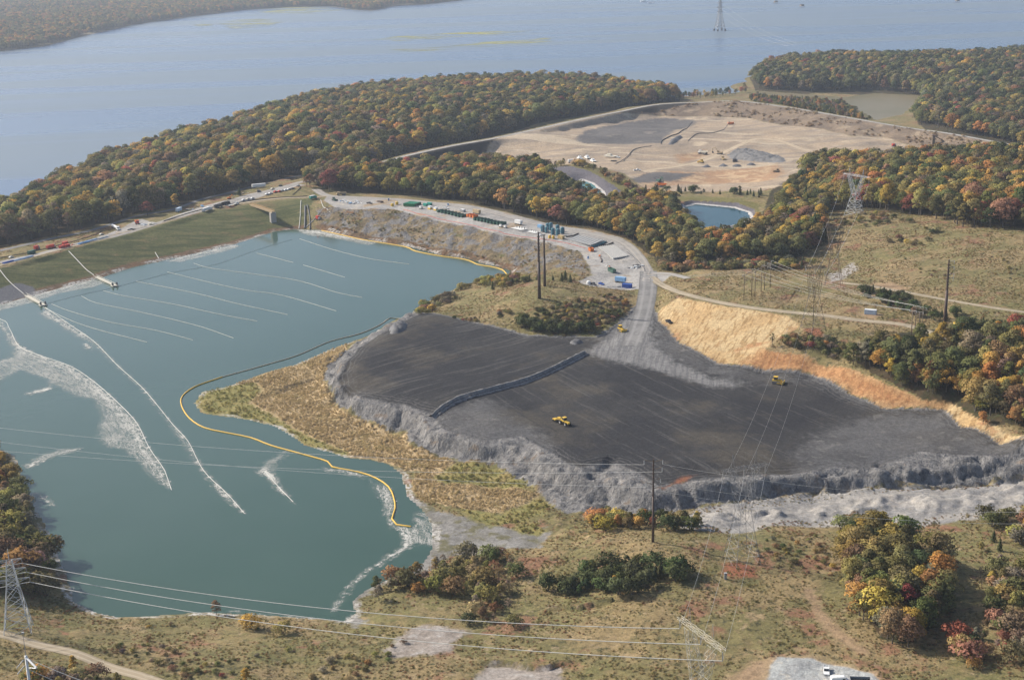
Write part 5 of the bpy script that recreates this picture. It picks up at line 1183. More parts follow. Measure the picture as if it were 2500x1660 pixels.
# drifting water weed on the river
b = NB('water_weed'); nz = b.noise(0.02, 5, 0.65, b.map((0.35, 1, 1), -0.12)); in_ = b.attr('inn').outputs['Fac']
al = b.math('MULTIPLY', b.ss(nz, 0.44, 0.60), b.ss(in_, 0, 30)); df = b.n('ShaderNodeBsdfDiffuse'); b.setin(df.inputs[0], b.mix(b.ss(b.noise(0.008, 3), 0.45, 0.58), (0.30, 0.32, 0.24), (0.38, 0.36, 0.10)))
tp = b.n('ShaderNodeBsdfTransparent'); mx = b.n('ShaderNodeMixShader'); b.link(b.math('MULTIPLY', al, 0.75), mx.inputs[0]); b.link(tp.outputs[0], mx.inputs[1]); b.link(df.outputs[0], mx.inputs[2]); b.link(mx.outputs[0], b.out.inputs[0])
Vs = []; Fs = []; Is = []; off = 0
for poly in ([(610,26),(700,18),(800,18),(850,26),(780,34),(650,36)], [(520,58),(560,50),(640,46),(710,52),(660,66),(560,74)], [(925,122),(1000,118),(1090,112),(1180,102),(1270,98),(1350,90),(1360,102),(1250,112),(1100,124),(990,128)], [(900,98),(960,88),(1150,78),(1250,72),(1330,74),(1180,90),(1000,104)], [(460,60),(520,55),(540,70),(480,72)]):
    w = PW(poly, -29.4); x0, y0 = w[:, :2].min(0) - 20; x1, y1 = w[:, :2].max(0) + 20; st = 14.0
    xs_ = np.arange(x0, x1 + st, st); ys_ = np.arange(y0, y1 + st, st); a, c_ = [q.ravel() for q in np.meshgrid(xs_, ys_)]; nn = len(xs_)
    sdd = sdf(a, c_, w, 60); q = (np.arange(len(ys_) - 1)[:, None] * nn + np.arange(nn - 1)[None]).ravel(); ff = np.stack([q, q + 1, q + nn + 1, q + nn], 1)
    ff = ff[sdd[ff].max(1) > 0]; u, inv = np.unique(ff, return_inverse=True); Vs.append(np.c_[a[u], c_[u], np.full(len(u), -29.40 + 0.02 * len(Vs))]); Fs.append(inv.reshape(ff.shape) + off); off += len(u); Is.append(sdd[u])
me = mesh_np('water_weed', np.concatenate(Vs), np.concatenate(Fs), b.m); add_attr(me, 'inn', np.concatenate(Is))
tag(link(bpy.data.objects.new('water_weed', me)), 'yellow-green mats of weed floating on the river', None, None, 'stuff')

# piers
def pier(a, b_, label):
    A = P(a[0], a[1], 0.6); B = P(b_[0], b_[1], 0.6); L = np.linalg.norm(B - A); e = thing('floating_pier', label, 'pier', (A[0], A[1], 0), math.atan2(B[1] - A[1], B[0] - A[0]))
    mb = MB(); mb.box((L / 2, 0, 0.55), (L, 2.6, 0.3)); mb.build('deck', M('cream'), e)
    for s in (-1.25, 1.25):
        mb = MB()
        for k in range(int(L / 2.5) + 1): mb.box((min(k * 2.5, L - 0.1), s, 1.2), (0.12, 0.1, 1.1))
        mb.box((L / 2, s, 1.78), (L, 0.14, 0.12)); mb.box((L / 2, s, 1.25), (L, 0.08, 0.08)); mb.build('railing', M('cream'), e)
    for k in range(int(L / 5) + 1): mb = MB(); mb.cyl((k * 5, 0, -1.2), (k * 5, 0, 0.5), 0.5, None, 8); mb.build('float', M('darkgrey'), e)
    mb = MB(); mb.box((L + 1.8, 0, 0.6), (4.2, 5.0, 0.4)); mb.build('platform', M('cream'), e)
    for s in (-1.6, 1.6): mb = MB(); mb.box((L + 1.8, s, 1.7), (1.4, 1.1, 1.8)); mb.box((L + 1.8, s, 2.7), (0.6, 0.6, 0.4)); mb.build('pump', M('darkgrey'), e)
pier((57, 718), (103, 743), 'white railed pier reaching from the dam beside grey riprap')
pier((230, 674), (278, 696), 'white railed pier in front of the dark wet dam edge')
def ground_pipe(name, label, px, r, mk, lift=0.25, cat='pipe', group=None):
    w = smooth_line(GL(px), 5); w[:, 2] = np.maximum(tz(w[:, 0], w[:, 1]), 0) + lift; return hose(name, label, cat, w, r, M(mk), group, 6)
ground_pipe('discharge_pipe', 'white pipe down the dam to the pier beside riprap', [(-30,640),(0,660),(25,690),(57,717)], 0.28, 'line')
ground_pipe('discharge_pipe', 'white pipe down the dam to the pier at the dark wet edge', [(168,614),(190,637),(212,660),(229,672)], 0.28, 'line')
ground_pipe('discharge_pipe', 'short white pipe stub low on the dam', [(379,617),(388,632)], 0.25, 'line')
ground_pipe('intake_pipe', 'thick dark straight pipe lying down the dam corner', [(745,504),(745,530),(744,559)], 0.75, 'darkgrey', 0.5)
ground_pipe('intake_pipe', 'dark bent pipe lying beside the thick straight pipe', [(750,501),(756,530),(757,561)], 0.45, 'darkgrey', 0.4)
ground_pipe('discharge_pipe', 'white pipe left of the dark pipes on the dam corner', [(735,490),(733,530),(730,559)], 0.3, 'line')
ground_pipe('discharge_pipe', 'white hose crossing the grass towards the red pump', [(801,502),(775,526),(746,556)], 0.25, 'line')
ground_pipe('discharge_pipe', 'white hose curving down from the yard to the grass', [(783,489),(790,507),(806,519)], 0.25, 'line')
# footbridge to the intake tower
A = P(612, 498, 14.4); B = P(667, 516, 14.4); L = np.linalg.norm(B - A); ang = math.atan2(B[1] - A[1], B[0] - A[0])
e = thing('intake_footbridge', 'tan railed footbridge from the dam crest to a concrete pier', 'footbridge', (A[0], A[1], 13.6), ang)
mb = MB(); mb.box((L / 2, 0, 0.2), (L, 2.8, 0.4)); mb.box((L / 2, -1.1, -0.3), (L, 0.3, 0.6)); mb.box((L / 2, 1.1, -0.3), (L, 0.3, 0.6)); mb.build('deck', M('tan'), e)
for s in (-1.35, 1.35):
    mb = MB(); n = int(L / 2.2)
    for k in range(n + 1): mb.box((L * k / n, s, 1.1), (0.16, 0.14, 1.5))
    for zz in (0.9, 1.35, 1.85): mb.box((L / 2, s, zz), (L, 0.12, 0.14))
    mb.build('railing', M('tanwood'), e)
gz = tz(B[0], B[1])[0] - 13.6
mb = MB(); mb.box((L - 1.5, 0, (gz - 2 - 0.62) / 2), (3.2, 5.0, abs(gz - 2) - 0.62)); mb.build('pier', M('concrete'), e)

# ------------------------------------------------------------------ power lines
def lattice(mb, c0, w0, c1, w1, n, t=0.22, d0=None, d1=None):
    """four-legged braced body from square w0 at c0 to w1 at c1"""
    d0 = w0 if d0 is None else d0; d1 = w1 if d1 is None else d1
    c0 = np.array(c0, float); c1 = np.array(c1, float); sg = [(-1, -1), (1, -1), (1, 1), (-1, 1)]
    ring = lambda k: [c0 + (c1 - c0) * k + np.array([sx * (w0 + (w1 - w0) * k) / 2, sy * (d0 + (d1 - d0) * k) / 2, 0]) for sx, sy in sg]
    a = ring(0); b_ = ring(1)
    for i in range(4): mb.beam(a[i], b_[i], t)
    ks = 1 - (1 - np.linspace(0, 1, n + 1)) ** 0.85 if w1 < w0 else np.linspace(0, 1, n + 1)
    for k0, k1 in zip(ks[:-1], ks[1:]):
        r0, r1 = ring(k0), ring(k1)
        for i in range(4):
            j = (i + 1) % 4; mb.beam(r0[i], r1[j], t * 0.55); mb.beam(r0[j], r1[i], t * 0.55); mb.beam(r1[i], r1[j], t * 0.5)
    return mb
def delta_tower(label, loc, ang, mk='galv', hgt=33.0, t=0.24, arm=13.0):
    """lattice tower: splayed legs to a waist, a V, and a crossarm; crossarm along local x; returns wire points"""
    e = thing('lattice_tower', label, 'tower', loc, ang); m = M(mk); hw = hgt * 0.50; ht = hgt * 0.90
    lattice(MB(), (0, 0, -1), 11, (0, 0, hw), 4.4, 4, t).build('body', m, e)
    for s in (-1, 1):
        mb = MB(); lattice(mb, (s * 1.6, 0, hw), 1.3, (s * arm * 0.52, 0, ht), 2.2, 4, t * 0.8, 4.2, 2.4); mb.build('arm', m, e)
    mb = MB(); lattice(mb, (0, 0, 0), 1.6, (0, 0, arm * 2), 1.6, 6, t * 0.45); mb.v = [(z - arm, y, ht + 1.0 + x * (1 - 0.55 * abs(z - arm) / arm)) for x, y, z in mb.v]; mb.build('crossarm', m, e)
    for s in (-1, 1):
        mb = MB(); mb.beam((s * arm * 0.52 - 0.6, 0, ht + 2), (s * arm * 0.52, 0, hgt + 3.2), t * 0.8); mb.beam((s * arm * 0.52 + 0.6, 0, ht + 2), (s * arm * 0.52, 0, hgt + 3.2), t * 0.8); mb.build('peak', m, e)
    pts = []
    for x in (-arm + 0.4, 0, arm - 0.4):
        mb = MB(); mb.cyl((x, 0, ht + 0.2), (x, 0, ht - 2.6), 0.16, None, 6); mb.build('insulator', M('grey'), e); pts.append((x, 0, ht - 2.6))
    cs, sn = math.cos(ang), math.sin(ang)
    return [np.array((loc[0] + x * cs - y * sn, loc[1] + x * sn + y * cs, loc[2] + z)) for x, y, z in pts]
def heading_px(a, b_, z): A = P(a[0], a[1], z); B = P(b_[0], b_[1], z); return math.atan2(B[1] - A[1], B[0] - A[0])
def wire(a, b_, sag, label, r=0.07, group=None, mk='galv', n=22):
    a = np.array(a, float); b_ = np.array(b_, float); t = np.linspace(0, 1, n); p = a + (b_ - a) * t[:, None]; p[:, 2] -= 4 * sag * t * (1 - t)
    return hose('power_line', label, 'cable', p, r, M(mk), group, 5)
# galvanised tower on the upper meadow
q = G(2086, 524); yt = delta_tower('galvanised lattice tower before the wood on the upper meadow', q, heading_px((2058, 424), (2140, 437), q[2] + 31), 'galv', 33, 0.30, 13)
# near tower: only its crossarm and upper body stand in view
ztop = 45.0; c = P(1711, 1553, ztop); gz0 = tz(c[0], c[1])[0]
ft = delta_tower('tan lattice tower with wide crossarm above the rutted meadow', (c[0], c[1], gz0), heading_px((1657, 1513), (1765, 1594), ztop), 'cream', (ztop - gz0) / 0.90, 0.13, np.linalg.norm(P(1657, 1513, ztop) - P(1765, 1594, ztop)) / 2)
# slim towers of the line crossing the ash
q = G(1811, 1372); t5 = delta_tower('thin grey lattice tower rising in front of the ash cliff', q, heading_px((1749, 1160), (1855, 1142), q[2] + 40), 'grey', 42, 0.13, 9.5)
q = G(1984, 812); t3 = delta_tower('thin dark lattice tower on the red soil patch', q, heading_px((1967, 630), (2025, 645), q[2] + 38), 'wood', 41, 0.17, 8)
q = G(2034, 700); t4 = delta_tower('slender dark lattice tower beside the rocky stream', q, heading_px((2006, 531), (2055, 533), q[2] + 38), 'wood', 41, 0.15, 8)
for k in range(3):
    wire(ft[k], t5[k], 4, 'thin line climbing from the tan tower to the ash-side tower', 0.03, 'thin lines from the tan tower')
    wire(t5[k], t3[k], 9, 'thin line spanning the ash fill', 0.035, 'thin lines spanning the ash fill', 'grey'); wire(t3[k], t4[k], 1.5, 'thin line between the two dark towers', 0.05, 'thin lines between the two dark towers')
    wire(t4[k], yt[k], 3, 'thin line up to the galvanised tower', 0.05, 'thin lines up to the galvanised tower')
# leaning-shadow left tower
q = G(45, 1538)
def left_tower(loc, ang):
    e = thing('lattice_tower', 'grey lattice tower on the brushy corner beside the pond', 'tower', loc, ang); m = M('galv')
    lattice(MB(), (0, 0, -1), 9.5, (0, 0, 17), 4.0, 4, 0.22).build('body', m, e); lattice(MB(), (0, 0, 17), 4.0, (0, 0, 27), 1.8, 5, 0.18).build('mast', m, e)
    mb = MB(); mb.beam((0, 0, 27), (0, 0, 31.5), 0.16); mb.build('peak', m, e); pts = []
    for zz, L in ((27, 4.2), (23.4, 5.2), (19.5, 6.0)):
        for s in (-1, 1):
            mb = MB(); mb.beam((s * 0.9, -0.9, zz), (s * L, 0, zz + 0.3), 0.14); mb.beam((s * 0.9, 0.9, zz), (s * L, 0, zz + 0.3), 0.14); mb.beam((s * 0.9, 0, zz - 1.6), (s * L, 0, zz + 0.3), 0.12); mb.build('arm', m, e)
        mb = MB(); mb.cyl((L, 0, zz), (L, 0, zz - 1.6), 0.13, None, 6); mb.build('insulator', M('grey'), e); pts.append((L, 0, zz - 1.6))
    cs, sn = math.cos(ang), math.sin(ang); return [np.array((loc[0] + x * cs, loc[1] + x * sn, loc[2] + z)) for x, y, z in pts]
lt = left_tower(q, math.radians(15))
for k in range(3): wire(lt[k], ft[k], 5.5, 'thick pale cable swung low across the near pond end', 0.12, 'thick pale cables across the near pond end', 'line', 40)
for k in range(3): wire(lt[k], (lt[k][0] - 170, lt[k][1] - 60, lt[k][2] + 6), 3, 'pale cable leaving the corner tower over the brush', 0.10, 'cables leaving the corner tower', 'line')
# steel poles
def steel_pole(label, px, hgt, r0, r1, arms=(), mk='rust', mkarm=None):
    q = G(*px); e = thing('steel_pole', label, 'pole', q); mb = MB(); mb.cyl((0, 0, -1), (0, 0, hgt * 0.55), r0, r0 * 0.75, 10); mb.build('shaft', M(mk), e, None, True)
    mb = MB(); mb.cyl((0, 0, hgt * 0.55 - 0.4), (0, 0, hgt), r0 * 0.62, r1, 10)
    for k in range(8): zz = hgt * (0.58 + 0.05 * k); mb.box((0, 0, zz), (r0 * 1.45, r0 * 1.45, 0.4))
    mb.build('upper_shaft', M(mk), e); pts = []
    for zz, x0 in arms:
        mb = MB(); mb.beam((0, 0, hgt * zz), (x0, 0, hgt * zz + 0.7), 0.2); mb.build('arm', M(mkarm or mk), e)
        mb = MB(); mb.cyl((x0, 0, hgt * zz + 0.6), (x0, 0, hgt * zz - 1.2), 0.14, None, 6); mb.build('insulator', M('galv'), e); pts.append(np.array((q[0] + x0, q[1], q[2] + hgt * zz - 1.2)))
    return pts
steel_pole('tall rust-brown steel pole on the hill above the ash fill', (1317, 729), 43, 1.15, 0.5, ((0.93, 2.2), (0.80, 2.2)))
steel_pole('shorter rust-brown steel pole behind its taller twin', (1330, 699), 34, 1.0, 0.45, ((0.90, 2.0),))
steel_pole('dark steel pole with short arms beside the upper meadow track', (2306, 797), 38, 1.0, 0.35, ((0.97, 3.0), (0.88, 3.2), (0.78, 3.2), (0.72, 3.0)), 'rust', 'grey')
mp = steel_pole('slim dark pole with crossarms on the russet knoll', (1594, 1323), 35, 0.55, 0.22, ((0.97, 3.6), (0.97, -3.6), (0.88, 3.4), (0.75, 2.8), (0.70, -2.8), (0.65, 2.8)), 'rust', 'wood')
for k, (pxy, zz) in enumerate((((-350, 1000), 38), ((-350, 1030), 35), ((-350, 1065), 31))):
    wire(mp[(1, 4, 2)[k]], P(pxy[0], pxy[1], zz), 6, 'faint pale cable high over the green pond', 0.06, 'faint cables high over the pond', 'line', 40)
    wire(mp[(0, 3, 5)[k]], P(2700, 1215 + 30 * k, 36 - 3 * k), 5, 'faint cable from the slim pole over the scrub', 0.045, 'faint cables over the scrub', 'line', 30)
# white pole at the near corner
c = P(63, 1600, 40.0); g_ = tz(c[0], c[1])[0]; e = thing('white_pole', 'white steel pole top with thin spike over the field lane', 'pole', (c[0], c[1], g_))
top = 40 - g_; mb = MB(); mb.cyl((0, 0, -1), (0, 0, top), 0.55, 0.4, 10); mb.build('shaft', M('white'), e, None, True)
mb = MB(); mb.cyl((0, 0, top), (0, 0, top + 7.5), 0.12, 0.05, 6); mb.box((0, 0, top + 7.6), (0.7, 0.7, 0.4)); mb.build('spike', M('grey'), e)
mb = MB(); mb.beam((0, 0, top - 0.5), (4.0, -3.4, top - 2.2), 0.5); mb.beam((0, 0, top - 4), (4.0, -3.4, top - 2.4), 0.25); mb.build('arm', M('white'), e)
for i, dzz in enumerate((0.4, 4.0)): wire((c[0] + 0.3, c[1], 40 - dzz - 0.5), P(600, 1760 + 40 * i, 30), 3, 'pale cable running from the white pole over brush', 0.08, 'cables from the white pole', 'line')
for i in range(2): mb = MB(); mb.cyl((-0.6, -0.6, top - 1 - 2 * i), (-2.6, -1.6, top - 3.2 - 2 * i), 0.14, None, 6); mb.build('insulator', M('galv'), e)
# wooden H-frames
def hframe(label, a, b_, hgt, group=None):
    A = G(*a); B = G(*b_); L = np.linalg.norm((B - A)[:2]); ang = math.atan2(B[1] - A[1], B[0] - A[0]); e = thing('wood_pole_frame', label, 'pole', A, ang, group)
    for x, zb in ((0, 0), (L, B[2] - A[2])):
        mb = MB(); mb.cyl((x, 0, zb - 1), (x, 0, hgt), 0.24, 0.16, 7); mb.build('pole', M('wood'), e, None, True)
    mb = MB(); mb.box((L / 2, 0.3, hgt - 1.6), (L + 4.4, 0.25, 0.35)); mb.build('crossarm', M('wood'), e)
    mb = MB(); mb.beam((0.3, 0.3, hgt - 2.2), (L - 0.3, 0.3, hgt - 7), 0.14); mb.beam((L - 0.3, 0.3, hgt - 2.2), (0.3, 0.3, hgt - 7), 0.14); mb.build('brace', M('wood'), e)
    pts = []
    for x in (-2, L / 2, L + 2):
        mb = MB(); mb.cyl((x, 0.3, hgt - 1.4), (x, 0.3, hgt - 0.3), 0.12, None, 6); mb.build('insulator', M('galv'), e)
        pts.append(np.array((A[0] + x * math.cos(ang), A[1] + x * math.sin(ang), A[2] + hgt - 0.3)))
    return pts
h1 = hframe('wooden pole frame nearest the pale hill road', (1816, 733), (1835, 722), 17)
h2 = hframe('middle wooden pole frame of three on the grassy rise', (1843, 724), (1858, 714), 17)
h3 = hframe('wooden pole frame farthest up the grassy rise', (1866, 709), (1880, 701), 17)
h4 = hframe('wooden pole frame beside the white container road', (2224, 830), (2241, 836), 17)
h5 = hframe('pale wooden pole frame just behind another by the road bend', (2233, 818), (2250, 824), 17)
for k in range(3):
    wire(h1[k], h4[k], 3.0, 'pale line from the near pole frame over the meadow', 0.055, 'pale lines over the meadow', 'line', 30); wire(h3[k], h5[k], 3.0, 'pale line from the far pole frame over the meadow', 0.055, 'pale lines from the far pole frame', 'line', 30)
    wire(h1[k], P(1450, 655 + 8 * k, 32), 3.0, 'faint line leaving the pole frames over the yard road', 0.04, 'faint lines over the yard road', 'line', 20)
# river crossing
def river_tower():
    c = P(1757, 76, -29.5); e = thing('river_crossing_tower', 'tall lattice tower standing in the river', 'tower', (c[0], c[1], -29.5), 0.3); m = M('steel')
    for sx in (-1, 1):
        for sy in (-1, 1): mb = MB(); mb.cyl((sx * 11, sy * 11, -4), (sx * 11, sy * 11, 5), 2.6, None, 10); mb.build('footing', M('darkgrey'), e)
    lattice(MB(), (0, 0, 5), 22, (0, 0, 42), 9, 4, 0.9).build('body', m, e); lattice(MB(), (0, 0, 42), 9, (0, 0, 86), 3, 6, 0.8).build('mast', m, e)
    for zz, L in ((50, 9), (61, 11), (72, 9)): mb = MB(); mb.box((0, 0, zz), (L * 2, 1.2, 1.0)); mb.beam((-L, 0, zz), (0, 0, zz + 5), 0.6); mb.beam((L, 0, zz), (0, 0, zz + 5), 0.6); mb.build('crossarm', m, e)
    return np.array((c[0], c[1], 20.0))
rt = river_tower()
for k in range(3): wire(rt + np.array([(-9, 0, 9)[k], 0, 10 * k]), G(1925, 150) + np.array([k * 8, 0, 30 + 3 * k]), 12, 'faint cable from the river tower to the wooded point', 0.10, 'faint cables over the river', 'line', 30)

# ------------------------------------------------------------------ vehicles and plant, modelled once per kind and colour (front = +x)
def wheel_parts(xs, half, r, w):
    out = []
    for x in xs:
        for s in (-1, 1):
            t = MB(); t.cyl((x, s * half - w / 2, r), (x, s * half + w / 2, r), r, None, 12)
            h = MB(); h.cyl((x, s * half + s * (w / 2 - 0.02), r), (x, s * half + s * (w / 2 + 0.04), r), r * 0.5, None, 8)
            out.append(('wheel', t.mesh('wheel', M('tyre')), [('rim', h.mesh('rim', M('steel')))]))
    return out
def pickup(col):
    def mk():
        body = MB(); body.prism([(-2.75, 0.5), (2.7, 0.5), (2.75, 0.95), (1.2, 1.12), (-0.6, 1.12), (-0.62, 0.78), (-2.6, 0.78), (-2.75, 0.78)], -0.95, 0.95)
        body.box((-1.7, 0.90, 0.98), (2.1, 0.1, 0.42)); body.box((-1.7, -0.90, 0.98), (2.1, 0.1, 0.42)); body.box((-2.72, 0, 0.98), (0.08, 1.7, 0.4))
        cab = MB(); cab.prism([(1.15, 1.1), (0.55, 1.78), (-0.45, 1.82), (-0.68, 1.1)], -0.82, 0.82)
        gl = MB(); gl.prism([(1.19, 1.14), (0.62, 1.74), (0.56, 1.70), (1.10, 1.12)], -0.74, 0.74); gl.box((0.15, 0.83, 1.45), (0.95, 0.03, 0.42)); gl.box((0.15, -0.83, 1.45), (0.95, 0.03, 0.42))
        return [('body', body.mesh('body', M(col))), ('cab', cab.mesh('cab', M(col)), [('window', gl.mesh('window', M('glass')))])] + wheel_parts((-1.75, 1.75), 0.86, 0.40, 0.28)
    return cached(('pickup', col), mk)
def car(col):
    def mk():
        body = MB(); body.prism([(-2.25, 0.35), (2.25, 0.35), (2.3, 0.7), (1.1, 0.95), (-1.9, 1.0), (-2.28, 0.9)], -0.88, 0.88)
        cab = MB(); cab.prism([(1.05, 0.93), (0.35, 1.48), (-1.2, 1.5), (-1.95, 0.98)], -0.76, 0.76)
        gl = MB(); gl.prism([(1.09, 0.97), (0.42, 1.46), (0.36, 1.43), (1.0, 0.94)], -0.68, 0.68); gl.box((-0.4, 0.77, 1.24), (1.4, 0.03, 0.32)); gl.box((-0.4, -0.77, 1.24), (1.4, 0.03, 0.32))
        return [('body', body.mesh('body', M(col))), ('cabin', cab.mesh('cabin', M(col)), [('window', gl.mesh('window', M('glass')))])] + wheel_parts((-1.4, 1.4), 0.80, 0.33, 0.22)
    return cached(('car', col), mk)
def van(col):
    def mk():
        b_ = MB(); b_.prism([(-2.9, 0.45), (2.9, 0.45), (2.95, 1.1), (2.2, 1.3), (1.6, 2.25), (-2.85, 2.35), (-2.95, 1.0)], -0.98, 0.98)
        g_ = MB(); g_.prism([(2.24, 1.34), (1.68, 2.2), (1.6, 2.18), (2.14, 1.32)], -0.85, 0.85); g_.box((1.1, 0.99, 1.75), (0.9, 0.03, 0.5)); g_.box((1.1, -0.99, 1.75), (0.9, 0.03, 0.5))
        r_ = MB(); r_.box((-0.6, 0, 2.38), (3.8, 1.5, 0.06))
        return [('body', b_.mesh('body', M(col))), ('window', g_.mesh('window', M('glass'))), ('roof', r_.mesh('roof', M(col)))] + wheel_parts((-1.9, 1.9), 0.9, 0.38, 0.26)
    return cached(('van', col), mk)
def box_truck(col, roof):
    def mk():
        c = MB(); c.prism([(1.6, 0.7), (3.6, 0.7), (3.6, 1.6), (3.1, 2.4), (1.6, 2.5)], -1.1, 1.1); g_ = MB(); g_.prism([(3.62, 1.62), (3.16, 2.34), (3.1, 2.3), (3.54, 1.6)], -0.95, 0.95)
        b_ = MB(); b_.box((-1.2, 0, 2.05), (5.2, 2.4, 2.4)); r_ = MB(); r_.box((-1.2, 0, 3.3), (5.3, 2.5, 0.1)); f_ = MB(); f_.box((0, 0, 0.75), (6.8, 0.9, 0.25))
        return [('cab', c.mesh('cab', M(col)), [('windscreen', g_.mesh('windscreen', M('glass')))]), ('box', b_.mesh('box', M(col)), [('roof', r_.mesh('roof', M(roof)))]), ('chassis', f_.mesh('chassis', M('darkgrey')))] + wheel_parts((2.5, -2.4), 1.0, 0.48, 0.35)
    return cached(('boxtruck', col), mk)
def semi(col, trailer):
    def mk():
        fr = MB(); fr.box((5.2, 0, 0.85), (6.0, 0.9, 0.3)); cab = MB(); cab.prism([(6.6, 0.9), (8.3, 0.9), (8.3, 1.9), (6.75, 2.05), (6.6, 3.0), (4.4, 3.3), (4.4, 0.9)], -1.2, 1.2)
        gl = MB(); gl.prism([(6.8, 2.1), (6.66, 2.9), (6.62, 2.9), (6.72, 2.08)], -1.05, 1.05)
        p = [('chassis', fr.mesh('chassis', M('darkgrey'))), ('cab', cab.mesh('cab', M(col)), [('windscreen', gl.mesh('windscreen', M('glass')))])]
        t = MB()
        if trailer == 'tank':
            t.cyl((-8.2, 0, 2.1), (3.6, 0, 2.1), 1.15, None, 14); t.box((-2.5, 0, 1.0), (11, 1.0, 0.3)); nm = 'tank'
        elif trailer == 'box':
            t.box((-2.4, 0, 2.55), (12.6, 2.5, 2.9)); t.box((-2.5, 0, 1.0), (11, 1.0, 0.3)); nm = 'trailer'
        else:
            t.box((-2.4, 0, 1.35), (12.4, 2.5, 0.35)); t.box((3.7, 0, 1.9), (0.15, 2.4, 1.1)); nm = 'flatbed'
        p.append((nm, t.mesh(nm, M(col if trailer != 'flat' else 'line'))))
        return p + wheel_parts((7.5, 4.3, 3.1, -6.2, -7.4), 1.0, 0.5, 0.45)
    return cached(('semi', col, trailer), mk)
def trailer_box(col, L=12.5):
    def mk():
        t = MB(); t.box((0, 0, 2.5), (L, 2.5, 2.8)); k = int(L / 1.2)
        for i in range(k): t.box((-L / 2 + (i + 0.5) * L / k, 0, 2.5), (0.12, 2.58, 2.7))
        c = MB(); c.box((0, 0, 0.95), (L * 0.9, 1.1, 0.3)); c.box((L * 0.35, 0.8, 0.5), (0.2, 0.2, 1.0)); c.box((L * 0.35, -0.8, 0.5), (0.2, 0.2, 1.0))
        return [('box', t.mesh('box', M(col))), ('chassis', c.mesh('chassis', M('darkgrey')))] + wheel_parts((-L * 0.32, -L * 0.42), 1.0, 0.5, 0.45)
    return cached(('trailer', col, L), mk)
def dump_truck(col='yellow', bed=None):
    def mk():
        f = MB(); f.box((0, 0, 1.25), (8.6, 1.2, 0.5)); cab = MB(); cab.prism([(2.2, 1.4), (4.6, 1.4), (4.5, 2.2), (3.9, 2.3), (3.6, 3.4), (2.3, 3.5)], -1.2, 1.2)
        gl = MB(); gl.prism([(3.95, 2.35), (3.66, 3.3), (3.6, 3.3), (3.88, 2.32)], -1.05, 1.05)
        b_ = MB(); b_.prism([(-4.6, 2.3), (-3.6, 1.6), (1.2, 1.6), (2.0, 2.9), (2.0, 3.1), (1.2, 3.0), (1.0, 1.95), (-3.4, 1.95), (-4.6, 2.6)], -1.4, 1.4)
        for s in (-1.42, 1.42): b_.prism([(-4.4, 2.4), (-3.5, 1.7), (1.3, 1.7), (1.7, 2.95), (-4.2, 2.95)], s - 0.08, s + 0.08)
        return [('chassis', f.mesh('chassis', M('darkgrey'))), ('cab', cab.mesh('cab', M(col)), [('windscreen', gl.mesh('windscreen', M('glass')))]), ('bed', b_.mesh('bed', M(bed or col)))] + wheel_parts((3.2, -1.2, -2.9), 1.15, 0.85, 0.6)
    return cached(('dump', col, bed), mk)
def tracks(L, half, w, h):
    out = []
    for s in (-1, 1):
        t = MB(); t.prism([(-L / 2 + h * 0.3, 0), (L / 2 - h * 0.3, 0), (L / 2, h * 0.5), (L / 2 - h * 0.3, h), (-L / 2 + h * 0.3, h), (-L / 2, h * 0.5)], s * half - w / 2, s * half + w / 2)
        out.append(('track', t.mesh('track', M('darkgrey'))))
    return out
def dozer(col='yellow'):
    def mk():
        b_ = MB(); b_.prism([(-2.0, 0.7), (2.1, 0.7), (2.1, 1.7), (0.4, 1.8), (-2.0, 1.7)], -0.7, 0.7); b_.cyl((1.2, 0.3, 1.7), (1.2, 0.3, 2.4), 0.1, None, 6)
        c = MB(); c.box((-0.6, 0, 2.3), (1.5, 1.5, 1.2), 0, 0.92); r_ = MB(); r_.box((-0.6, 0, 3.0), (1.8, 1.8, 0.14)); g_ = MB(); g_.box((-0.6, 0, 2.35), (1.44, 1.6, 0.75))
        bl = MB(); bl.prism([(2.6, 0.1), (2.9, 0.1), (2.75, 0.7), (2.95, 1.3), (2.65, 1.3), (2.5, 0.7)], -1.9, 1.9); ar = MB()
        for s in (-1, 1): ar.box((1.5, s * 1.5, 0.6), (2.4, 0.2, 0.25))
        return [('body', b_.mesh('body', M(col))), ('cab', c.mesh('cab', M(col)), [('window', g_.mesh('window', M('glass'))), ('roof', r_.mesh('roof', M(col)))]), ('blade', bl.mesh('blade', M(col))), ('push_arm', ar.mesh('push_arm', M(col)))] + tracks(4.0, 1.15, 0.6, 1.15)
    return cached(('dozer', col), mk)
